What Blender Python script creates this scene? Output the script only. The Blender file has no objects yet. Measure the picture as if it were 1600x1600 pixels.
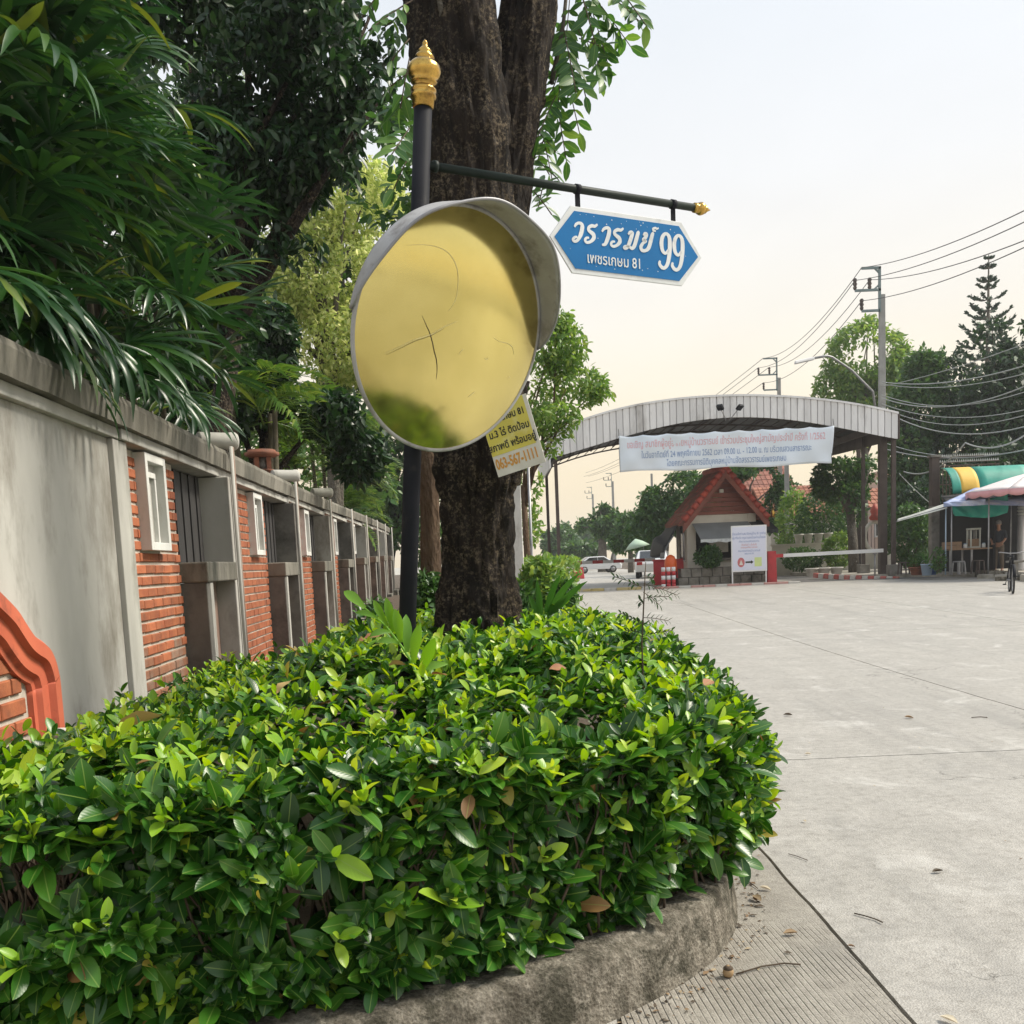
import bpy, bmesh, math, random
import numpy as np
from mathutils import Matrix, Vector, noise

random.seed(7)
RNG = np.random.default_rng(7)
S = bpy.context.scene
COL = S.collection
R = math.radians

# ------------------------------------------------------------------ camera
CAM_H = 1.5
PITCH, ROLL = 6.73, 2.5
cam = bpy.data.cameras.new('camera')
cam.lens = 36.0
cam.sensor_width = 36.0
cam.shift_y = 266 / 1600
cam.clip_start = 0.05
cam.clip_end = 3000
cam_ob = bpy.data.objects.new('camera', cam)
COL.objects.link(cam_ob)
CM = Matrix.Rotation(R(90 - PITCH), 3, 'X') @ Matrix.Rotation(R(-ROLL), 3, 'Z')
cam_ob.matrix_world = Matrix.Translation((0, 0, CAM_H)) @ CM.to_4x4()
S.camera = cam_ob

# ------------------------------------------------------------------ sky, sun, exposure
SUN_AZ, SUN_EL = 80.0, 48.0          # high on the right, softened by thin cloud
world = bpy.data.worlds.new('World')
S.world = world
world.use_nodes = True
wn = world.node_tree
wn.nodes.clear()
w_out = wn.nodes.new('ShaderNodeOutputWorld')
w_bg = wn.nodes.new('ShaderNodeBackground')
w_bg.inputs['Strength'].default_value = 0.1
sky = wn.nodes.new('ShaderNodeTexSky')
sky.sky_type = 'NISHITA'
sky.sun_disc = False
sky.sun_elevation = R(SUN_EL)
sky.sun_rotation = R(SUN_AZ)
sky.air_density = 1.0
sky.dust_density = 4.0
sky.ozone_density = 1.0
# thin even veil of cloud: colour depends on elevation only
tc = wn.nodes.new('ShaderNodeTexCoord')
sp = wn.nodes.new('ShaderNodeSeparateXYZ')
wn.links.new(tc.outputs['Generated'], sp.inputs[0])
vr = wn.nodes.new('ShaderNodeValToRGB')
wn.links.new(sp.outputs['Z'], vr.inputs[0])
el = vr.color_ramp.elements
el[0].position = 0.0
el[0].color = (1.0, 0.82, 0.54, 1)
el[1].position = 1.0
el[1].color = (0.74, 0.82, 0.92, 1)
for pos, c in ((0.08, (1.02, 0.86, 0.60, 1)), (0.14, (1.01, 0.90, 0.70, 1)), (0.21, (0.97, 0.91, 0.80, 1)), (0.32, (0.90, 0.90, 0.89, 1)), (0.48, (0.81, 0.86, 0.91, 1))):
    e = el.new(pos)
    e.color = c
vs = wn.nodes.new('ShaderNodeVectorMath')
vs.operation = 'SCALE'
vs.inputs['Scale'].default_value = 7.7
cl_n = wn.nodes.new('ShaderNodeTexNoise')          # faint uneven cloud, the same all round
cl_n.inputs['Scale'].default_value = 2.6
cl_n.inputs['Detail'].default_value = 6
cl_n.inputs['Distortion'].default_value = 0.6
cl_m = wn.nodes.new('ShaderNodeMapping')
cl_m.inputs['Scale'].default_value = (1, 1, 2.6)
wn.links.new(tc.outputs['Generated'], cl_m.inputs[0])
wn.links.new(cl_m.outputs[0], cl_n.inputs['Vector'])
cl_r = wn.nodes.new('ShaderNodeMapRange')
cl_r.inputs['From Min'].default_value = 0.3
cl_r.inputs['From Max'].default_value = 0.7
cl_r.inputs['To Min'].default_value = 0.955
cl_r.inputs['To Max'].default_value = 1.03
wn.links.new(cl_n.outputs['Fac'], cl_r.inputs[0])
cl_s = wn.nodes.new('ShaderNodeVectorMath')
cl_s.operation = 'SCALE'
wn.links.new(vr.outputs[0], cl_s.inputs[0])
wn.links.new(cl_r.outputs[0], cl_s.inputs['Scale'])
wn.links.new(cl_s.outputs[0], vs.inputs[0])
wm = wn.nodes.new('ShaderNodeMixRGB')
wm.inputs[0].default_value = 0.86
wn.links.new(sky.outputs[0], wm.inputs[1])
wn.links.new(vs.outputs[0], wm.inputs[2])
wn.links.new(wm.outputs[0], w_bg.inputs[0])
wn.links.new(w_bg.outputs[0], w_out.inputs[0])

sun = bpy.data.lights.new('sun', 'SUN')
sun.energy = 3.4
sun.angle = R(16)
sun.color = (1.0, 0.93, 0.80)
sun_ob = bpy.data.objects.new('sun', sun)
COL.objects.link(sun_ob)
sd = Vector((math.sin(R(SUN_AZ)) * math.cos(R(SUN_EL)), math.cos(R(SUN_AZ)) * math.cos(R(SUN_EL)), math.sin(R(SUN_EL))))
sun_ob.rotation_euler = (-sd).to_track_quat('-Z', 'Y').to_euler()
sun_ob.location = sd * 60

S.view_settings.view_transform = 'Standard'
S.view_settings.look = 'None'
S.view_settings.exposure = 0.58
S.view_settings.gamma = 1.0
S.view_settings.use_curve_mapping = False
S.render.engine = 'CYCLES'
S.cycles.max_bounces = 6
S.cycles.diffuse_bounces = 3
S.cycles.glossy_bounces = 3
S.cycles.transmission_bounces = 4
S.cycles.transparent_max_bounces = 6
S.cycles.volume_bounces = 0
S.cycles.use_denoising = True

# ------------------------------------------------------------------ measuring helpers
def ray(px, py):
    """direction through a pixel of the 1600 px photograph"""
    return CM @ Vector(((px - 800) / 1600, (1066 - py) / 1600, -1.0))
def PY(px, py, Y):
    """the point at distance Y in front of the camera that shows at a pixel"""
    d = ray(px, py)
    return Vector((0, 0, CAM_H)) + d * (Y / d.y)
CMI = np.array(CM.transposed())
def project(P):
    """world points (N,3) -> pixel x, y and depth"""
    L = (np.asarray(P) - np.array((0, 0, CAM_H))) @ CMI.T
    d = np.maximum(-L[:, 2], 1e-3)
    return 800 + 1600 * L[:, 0] / d, 1066 - 1600 * L[:, 1] / d, -L[:, 2]
def smooth(a, b, t):
    t = np.clip((np.asarray(t, float) - a) / (b - a), 0, 1)
    return t * t * (3 - 2 * t)
def gz(y):
    """height of the road: level by the camera, rising gently to the gate"""
    return float(0.30 * smooth(9, 36, y) - 0.22 * smooth(50, 110, y))

# ------------------------------------------------------------------ materials
MATS = {}
def nodes_of(name):
    m = bpy.data.materials.new(name)
    m.use_nodes = True
    nt = m.node_tree
    b = nt.nodes['Principled BSDF']
    return m, nt, b
def rgba(c):
    return (c[0], c[1], c[2], 1)
def noise_node(nt, vec, scale, detail=6, rough=0.6, dist=0.0):
    n = nt.nodes.new('ShaderNodeTexNoise')
    n.inputs['Scale'].default_value = scale
    n.inputs['Detail'].default_value = detail
    n.inputs['Roughness'].default_value = rough
    n.inputs['Distortion'].default_value = dist
    nt.links.new(vec, n.inputs['Vector'])
    return n
def ramp(nt, fac, stops):
    r = nt.nodes.new('ShaderNodeValToRGB')
    nt.links.new(fac, r.inputs[0])
    e = r.color_ramp.elements
    while len(e) < len(stops):
        e.new(0.5)
    for i, (p, c) in enumerate(stops):
        e[i].position = p
        e[i].color = rgba(c) if len(c) == 3 else c
    return r
def mixc(nt, fac, a, b, mode='MIX'):
    n = nt.nodes.new('ShaderNodeMixRGB')
    n.blend_type = mode
    for i, v in ((0, fac), (1, a), (2, b)):
        if isinstance(v, (int, float)):
            n.inputs[i].default_value = v
        elif isinstance(v, tuple):
            n.inputs[i].default_value = rgba(v)
        else:
            nt.links.new(v, n.inputs[i])
    return n.outputs[0]
def math_node(nt, op, a, b=None):
    n = nt.nodes.new('ShaderNodeMath')
    n.operation = op
    for i, v in ((0, a), (1, b)):
        if v is None:
            continue
        if isinstance(v, (int, float)):
            n.inputs[i].default_value = v
        else:
            nt.links.new(v, n.inputs[i])
    return n.outputs[0]
def coord(nt, kind='Object', scale=None):
    t = nt.nodes.new('ShaderNodeTexCoord')
    o = t.outputs[kind]
    if scale:
        mp = nt.nodes.new('ShaderNodeMapping')
        mp.inputs['Scale'].default_value = scale
        nt.links.new(o, mp.inputs[0])
        o = mp.outputs[0]
    return o
def world_pos(nt, scale=None):
    g = nt.nodes.new('ShaderNodeNewGeometry')
    o = g.outputs['Position']
    if scale:
        mp = nt.nodes.new('ShaderNodeMapping')
        mp.inputs['Scale'].default_value = scale
        nt.links.new(o, mp.inputs[0])
        o = mp.outputs[0]
    return o
def bump(nt, b, height, strength, dist=0.01):
    n = nt.nodes.new('ShaderNodeBump')
    n.inputs['Strength'].default_value = strength
    n.inputs['Distance'].default_value = dist
    nt.links.new(height, n.inputs['Height'])
    nt.links.new(n.outputs[0], b.inputs['Normal'])
    return n
def mat(name, c, c2=None, scale=6.0, rough=0.6, metal=0.0, bmp=0.0, bdist=0.01, stretch=None, grime=None, gscale=3.0, gamt=0.5, objvar=0.0, detail=6, spec=0.5, wpos=True):
    """procedural surface: two tones mixed by noise, an optional stain colour, fine relief, a shade of its own for each object"""
    if name in MATS:
        return MATS[name]
    m, nt, b = nodes_of(name)
    vec = world_pos(nt, stretch) if wpos else coord(nt, 'Object', stretch)
    n1 = noise_node(nt, vec, scale, detail)
    c2 = c2 or tuple(min(1, x * 0.78) for x in c)
    r1 = ramp(nt, n1.outputs['Fac'], [(0.32, c), (0.68, c2)])
    out = r1.outputs[0]
    if grime:
        n2 = noise_node(nt, vec, gscale, 8, 0.7)
        g = ramp(nt, n2.outputs['Fac'], [(0.62 - 0.28 * gamt, (0, 0, 0)), (0.80 - 0.2 * gamt, (1, 1, 1))])
        out = mixc(nt, g.outputs[0], out, grime)
    if objvar:
        oi = nt.nodes.new('ShaderNodeObjectInfo')
        v = nt.nodes.new('ShaderNodeMapRange')
        v.inputs['To Min'].default_value = 1 - objvar
        v.inputs['To Max'].default_value = 1 + objvar
        nt.links.new(oi.outputs['Random'], v.inputs[0])
        h = nt.nodes.new('ShaderNodeHueSaturation')
        nt.links.new(v.outputs[0], h.inputs['Value'])
        nt.links.new(out, h.inputs['Color'])
        out = h.outputs[0]
    nt.links.new(out, b.inputs['Base Color'])
    b.inputs['Roughness'].default_value = rough
    b.inputs['Metallic'].default_value = metal
    b.inputs['Specular IOR Level'].default_value = spec
    if bmp:
        n3 = noise_node(nt, vec, scale * 6, 6, 0.7)
        bump(nt, b, n3.outputs['Fac'], bmp, bdist)
    MATS[name] = m
    return m
def leaf_mat(name, stops, trans=0.3, rough=0.38, tcol=None, veins=False, spec=0.5):
    """foliage: each leaf takes its own tone; light passes through"""
    if name in MATS:
        return MATS[name]
    m, nt, b = nodes_of(name)
    g = nt.nodes.new('ShaderNodeNewGeometry')
    oi = nt.nodes.new('ShaderNodeObjectInfo')
    f = math_node(nt, 'FRACT', math_node(nt, 'ADD', g.outputs['Random Per Island'], oi.outputs['Random']))
    r = ramp(nt, f, stops)
    col = r.outputs[0]
    if veins:
        uv = nt.nodes.new('ShaderNodeUVMap')
        s = nt.nodes.new('ShaderNodeSeparateXYZ')
        nt.links.new(uv.outputs[0], s.inputs[0])
        u = math_node(nt, 'ABSOLUTE', math_node(nt, 'SUBTRACT', s.outputs['X'], 0.5))
        rib = ramp(nt, u, [(0.012, (1, 1, 1)), (0.035, (0, 0, 0))])
        col = mixc(nt, math_node(nt, 'MULTIPLY', rib.outputs[0], 0.45), col, (0.30, 0.42, 0.10))
        ph = math_node(nt, 'ADD', math_node(nt, 'MULTIPLY', s.outputs['Y'], 52.0), math_node(nt, 'MULTIPLY', u, -34.0))
        w = math_node(nt, 'SINE', ph)
        bump(nt, b, w, 0.05, 0.002)
    nt.links.new(col, b.inputs['Base Color'])
    b.inputs['Roughness'].default_value = rough
    b.inputs['Specular IOR Level'].default_value = spec
    t = nt.nodes.new('ShaderNodeBsdfTranslucent')
    hs = nt.nodes.new('ShaderNodeHueSaturation')
    hs.inputs['Hue'].default_value = 0.485
    hs.inputs['Saturation'].default_value = 1.1
    hs.inputs['Value'].default_value = 1.7
    nt.links.new(col, hs.inputs['Color'])
    nt.links.new(hs.outputs[0], t.inputs['Color'])
    mx = nt.nodes.new('ShaderNodeMixShader')
    mx.inputs[0].default_value = trans
    nt.links.new(b.outputs[0], mx.inputs[1])
    nt.links.new(t.outputs[0], mx.inputs[2])
    nt.links.new(mx.outputs[0], nt.nodes['Material Output'].inputs['Surface'])
    MATS[name] = m
    return m

# ------------------------------------------------------------------ object helpers
def tag(o, label=None, cat=None, group=None, kind=None):
    if label:
        o['label'] = label
    if cat:
        o['category'] = cat
    if group:
        o['group'] = group
    if kind:
        o['kind'] = kind
    return o
def empty(name, loc=(0, 0, 0), rz=0.0, label=None, cat=None, group=None):
    o = bpy.data.objects.new(name, None)
    o.empty_display_size = 0.2
    COL.objects.link(o)
    o.location = loc
    o.rotation_euler = (0, 0, rz)
    return tag(o, label, cat, group)
def link(name, me, parent=None, loc=None):
    o = bpy.data.objects.new(name, me)
    COL.objects.link(o)
    if parent is not None:
        o.parent = parent
    if loc is not None:
        o.location = loc
    return o
def copy_tree(o, parent=None):
    c = o.copy()
    COL.objects.link(c)
    c.parent = parent
    for ch in list(o.children):
        copy_tree(ch, c)
    return c

class MB:
    """collects shapes for ONE mesh object"""
    def __init__(self):
        self.v, self.f, self.mi, self.sm = [], [], [], []
        self.M = None
        self.cur = 0
    def add(self, vs, fs, smooth_=False):
        o = len(self.v)
        if self.M is not None:
            vs = [self.M @ Vector(p) for p in vs]
        self.v += [tuple(p) for p in vs]
        self.f += [tuple(i + o for i in f) for f in fs]
        self.mi += [self.cur] * len(fs)
        self.sm += [smooth_] * len(fs)
        return self
    def box(self, x0, x1, y0, y1, z0, z1):
        vs = [(x0, y0, z0), (x1, y0, z0), (x1, y1, z0), (x0, y1, z0), (x0, y0, z1), (x1, y0, z1), (x1, y1, z1), (x0, y1, z1)]
        return self.add(vs, [(0, 3, 2, 1), (4, 5, 6, 7), (0, 1, 5, 4), (1, 2, 6, 5), (2, 3, 7, 6), (3, 0, 4, 7)])
    def hexa(self, p):
        return self.add(p, [(0, 3, 2, 1), (4, 5, 6, 7), (0, 1, 5, 4), (1, 2, 6, 5), (2, 3, 7, 6), (3, 0, 4, 7)])
    def bar(self, a, b, w, h=None, up=(0, 0, 1)):
        """rectangular bar from a to b"""
        h = h or w
        a, b = Vector(a), Vector(b)
        d = (b - a).normalized()
        u = Vector(up)
        if abs(d.dot(u)) > 0.98:
            u = Vector((0, 1, 0))
        s = d.cross(u).normalized() * (w / 2)
        t = s.cross(d).normalized() * (h / 2)
        return self.hexa([a - s - t, a + s - t, b + s - t, b - s - t, a - s + t, a + s + t, b + s + t, b - s + t])
    def tube(self, pts, rad, n=8, cap=True, wob=0.0):
        pts = [Vector(p) for p in pts]
        if isinstance(rad, (int, float)):
            rad = [rad] * len(pts)
        vs, fs = [], []
        ref = Vector((0.31, 0.2, 0.93)).normalized()
        prev = None
        for i, p in enumerate(pts):
            d = (pts[min(i + 1, len(pts) - 1)] - pts[max(i - 1, 0)]).normalized()
            if prev is None:
                s = d.cross(ref)
                if s.length < 0.05:
                    s = d.cross(Vector((1, 0, 0)))
                s.normalize()
            else:
                s = (prev - d * prev.dot(d)).normalized()
            prev = s
            t = d.cross(s)
            for k in range(n):
                a = 2 * math.pi * k / n
                r = rad[i] * (1 + (random.uniform(-wob, wob) if wob else 0))
                vs.append(p + s * (math.cos(a) * r) + t * (math.sin(a) * r))
        for i in range(len(pts) - 1):
            for k in range(n):
                k2 = (k + 1) % n
                fs.append((i * n + k, i * n + k2, (i + 1) * n + k2, (i + 1) * n + k))
        if cap:
            fs.append(tuple(range(n - 1, -1, -1)))
            fs.append(tuple(range((len(pts) - 1) * n, len(pts) * n)))
        return self.add(vs, fs, True)
    def lathe(self, prof, n=24, c=(0, 0, 0), M=None):
        vs, fs = [], []
        for r, z in prof:
            for k in range(n):
                a = 2 * math.pi * k / n
                p = Vector((r * math.cos(a), r * math.sin(a), z))
                vs.append((M @ p if M else p) + Vector(c))
        for i in range(len(prof) - 1):
            for k in range(n):
                k2 = (k + 1) % n
                fs.append((i * n + k, i * n + k2, (i + 1) * n + k2, (i + 1) * n + k))
        fs.append(tuple(range(n - 1, -1, -1)))
        fs.append(tuple(range((len(prof) - 1) * n, len(prof) * n)))
        return self.add(vs, fs, True)
    def prism(self, poly, a0, a1, axis='y'):
        """polygon of (p,q) pushed along an axis: y -> (p, a, q); z -> (p, q, a); x -> (a, p, q)"""
        n = len(poly)
        mk = {'y': lambda p, q, a: (p, a, q), 'z': lambda p, q, a: (p, q, a), 'x': lambda p, q, a: (a, p, q)}[axis]
        vs = [mk(p, q, a0) for p, q in poly] + [mk(p, q, a1) for p, q in poly]
        fs = [tuple(range(n)), tuple(range(2 * n - 1, n - 1, -1))]
        fs += [(i, i + n, (i + 1) % n + n, (i + 1) % n) for i in range(n)]
        return self.add(vs, fs)
    def grid(self, fn, nu, nv, smooth_=True, wrap=False):
        vs = [fn(i / nu, j / nv) for j in range(nv + 1) for i in range(nu + 1)]
        fs = [(j * (nu + 1) + i, j * (nu + 1) + i + 1, (j + 1) * (nu + 1) + i + 1, (j + 1) * (nu + 1) + i) for j in range(nv) for i in range(nu)]
        return self.add(vs, fs, smooth_)
    def mesh(self, name, mats):
        me = bpy.data.meshes.new(name)
        me.from_pydata(self.v, [], self.f)
        for m in (mats if isinstance(mats, (list, tuple)) else [mats]):
            me.materials.append(m)
        me.polygons.foreach_set('material_index', self.mi)
        me.polygons.foreach_set('use_smooth', self.sm)
        bm = bmesh.new()
        bm.from_mesh(me)
        bmesh.ops.recalc_face_normals(bm, faces=bm.faces)
        bm.to_mesh(me)
        bm.free()
        me.update()
        return me
    def build(self, name, mats, parent=None, bevel=0.0, solid=0.0, loc=None):
        o = link(name, self.mesh(name, mats), parent, loc)
        if solid:
            md = o.modifiers.new('thickness', 'SOLIDIFY')
            md.thickness = solid
        if bevel:
            md = o.modifiers.new('edges', 'BEVEL')
            md.width = bevel
            md.segments = 2
            md.limit_method = 'ANGLE'
        return o

def text_mesh(body, size, mats, extrude=0.001, shear=0.0, spacing=1.0, align='CENTER', bold=0.0, name='lettering', sx=1.0):
    """lettering as a mesh lying in the xz plane, facing -y"""
    cu = bpy.data.curves.new(name, 'FONT')
    cu.body = body
    cu.size = size
    cu.shear = shear
    cu.extrude = extrude
    cu.offset = bold
    cu.space_character = spacing
    cu.align_x = align
    cu.align_y = 'CENTER'
    cu.resolution_u = 3
    to = bpy.data.objects.new(name, cu)
    COL.objects.link(to)
    dg = bpy.context.evaluated_depsgraph_get()
    me = bpy.data.meshes.new_from_object(to.evaluated_get(dg))
    bpy.data.objects.remove(to)
    bpy.data.curves.remove(cu)
    me.name = name
    me.transform(Matrix.Diagonal((sx, 1, 1, 1)))
    me.transform(Matrix.Rotation(math.pi / 2, 4, 'X'))
    me.materials.clear()
    me.materials.append(mats)
    return me

# ------------------------------------------------------------------ leaves
def leaf_template(rows=((0.0, 0.05), (0.18, 0.30), (0.45, 0.5), (0.75, 0.33), (1.0, 0.0)), width=0.42, fold=0.10, droop=0.12):
    """a leaf 1 long: midrib folded, blade curved; returns verts, faces, uvs per vert"""
    V, U, F, ids = [], [], [], []
    for t, w in rows:
        z = -droop * t * t
        if w < 0.02:
            ids.append((len(V),))
            V.append((0, t, z))
            U.append((0.5, t))
        else:
            b = len(V)
            ids.append((b, b + 1, b + 2))
            V += [(-w * width, t, z + fold * w), (0, t, z), (w * width, t, z + fold * w)]
            U += [(0.5 - w, t), (0.5, t), (0.5 + w, t)]
    for a, b in zip(ids, ids[1:]):
        if len(a) == 3 and len(b) == 3:
            F += [(a[0], a[1], b[1], b[0]), (a[1], a[2], b[2], b[1])]
        elif len(a) == 3:
            F += [(a[0], a[1], b[0]), (a[1], a[2], b[0])]
        else:
            F += [(a[0], b[1], b[0]), (a[0], b[2], b[1])]
    return np.array(V), F, np.array(U)
T_FULL = leaf_template(((0.0, 0.04), (0.10, 0.20), (0.28, 0.43), (0.5, 0.5), (0.70, 0.46), (0.86, 0.31), (0.955, 0.13), (1.0, 0.0)), 0.46, 0.16, 0.16)
T_MID = leaf_template(((0.0, 0.04), (0.22, 0.40), (0.5, 0.5), (0.78, 0.34), (1.0, 0.0)), 0.42, 0.12, 0.12)
T_LOW = (np.array([(0, 0, 0), (-0.25, 0.45, 0.05), (0, 1, -0.08), (0.25, 0.45, 0.05)]), [(0, 3, 2, 1)], np.array([(0.5, 0), (0, 0.5), (0.5, 1), (1, 0.5)]))
def unit(a):
    return a / np.maximum(np.linalg.norm(a, axis=1, keepdims=True), 1e-9)
def rand_dirs(n):
    return unit(RNG.normal(size=(n, 3)))
def leaf_frames(A, N):
    A = unit(A)
    N = unit(N - A * np.sum(N * A, axis=1, keepdims=True))
    B = np.cross(A, N)
    return A, N, B
def leaf_mesh(name, T, P, A, N, s, mats, mi=None):
    tv, tf, tu = T
    n, k = len(P), len(tv)
    A, N, B = leaf_frames(A, N)
    s = np.broadcast_to(np.asarray(s, float), (n,))
    V = P[:, None, :] + s[:, None, None] * (tv[None, :, 0:1] * B[:, None, :] + tv[None, :, 1:2] * A[:, None, :] + tv[None, :, 2:3] * N[:, None, :])
    me = bpy.data.meshes.new(name)
    lens = np.array([len(f) for f in tf])
    lt = np.concatenate([np.array(f) for f in tf])
    nl = len(lt)
    loops = (lt[None, :] + (np.arange(n) * k)[:, None]).ravel()
    me.vertices.add(n * k)
    me.vertices.foreach_set('co', V.ravel())
    me.loops.add(n * nl)
    me.loops.foreach_set('vertex_index', loops.astype(np.int32))
    me.polygons.add(n * len(tf))
    st = np.concatenate([[0], np.cumsum(lens)[:-1]])
    me.polygons.foreach_set('loop_start', (st[None, :] + (np.arange(n) * nl)[:, None]).ravel().astype(np.int32))
    me.update(calc_edges=True)
    uv = me.uv_layers.new(name='UVMap')
    uv.data.foreach_set('uv', np.tile(tu[lt], (n, 1)).ravel())
    for m in (mats if isinstance(mats, (list, tuple)) else [mats]):
        me.materials.append(m)
    if mi is not None:
        me.polygons.foreach_set('material_index', np.repeat(mi, len(tf)).astype(np.int32))
    me.polygons.foreach_set('use_smooth', np.ones(n * len(tf), bool))
    me.update()
    return me
def foliage(parent, T, P, A, N, s, mats, mi=None, singles=0, rest='leaves', single_name='leaf', single_T=None):
    """leaves of a plant: those that show largest are objects of their own, the rest is one mass"""
    n = len(P)
    s = np.broadcast_to(np.asarray(s, float), (n,)).copy()
    mi = np.zeros(n, int) if mi is None else np.asarray(mi)
    mats = mats if isinstance(mats, (list, tuple)) else [mats]
    pick = np.zeros(n, bool)
    off = np.array(parent.matrix_world.translation) if parent is not None else np.zeros(3)
    if singles:
        W = P + np.array(parent.location)
        x, y, d = project(W)
        ok = (x > 5) & (x < 1595) & (y > 5) & (y < 1595) & (d > 0.3)
        Nn = unit(N)
        view = unit(np.array((0, 0, CAM_H)) - W)
        face = np.abs(np.sum(Nn * view, axis=1))
        score = np.where(ok, s / np.maximum(d, 0.3) * (0.3 + face), -1)
        # take the nearest to the viewer in each small cell of the view, so that what is picked shows
        cell = 22.0
        key = (x // cell).astype(int) * 100 + (y // cell).astype(int)
        order = np.lexsort((d, key))
        first = np.zeros(n, bool)
        kk = key[order]
        f = np.ones(n, bool)
        f[1:] = kk[1:] != kk[:-1]
        first[order[f]] = True
        score = np.where(first, score, -1)
        idx = np.argsort(-score)[:singles]
        idx = idx[score[idx] > 0]
        pick[idx] = True
        Tm = single_T or T
        base = []
        for m in mats:
            base.append(leaf_mesh(single_name, Tm, np.zeros((1, 3)), np.array([[0, 1., 0]]), np.array([[0, 0, 1.]]), 1.0, m))
        Af, Nf, Bf = leaf_frames(A, N)
        for i in idx:
            o = bpy.data.objects.new(single_name, base[mi[i]])
            COL.objects.link(o)
            o.parent = parent
            M3 = Matrix(((Bf[i][0], Af[i][0], Nf[i][0]), (Bf[i][1], Af[i][1], Nf[i][1]), (Bf[i][2], Af[i][2], Nf[i][2])))
            o.matrix_basis = Matrix.Translation(P[i]) @ (M3 * float(s[i])).to_4x4()
    r = ~pick
    if r.any():
        o = link(rest, leaf_mesh(rest, T, P[r], A[r], N[r], s[r], mats, mi[r]), parent)
        o['kind'] = 'stuff'
    return pick
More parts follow.
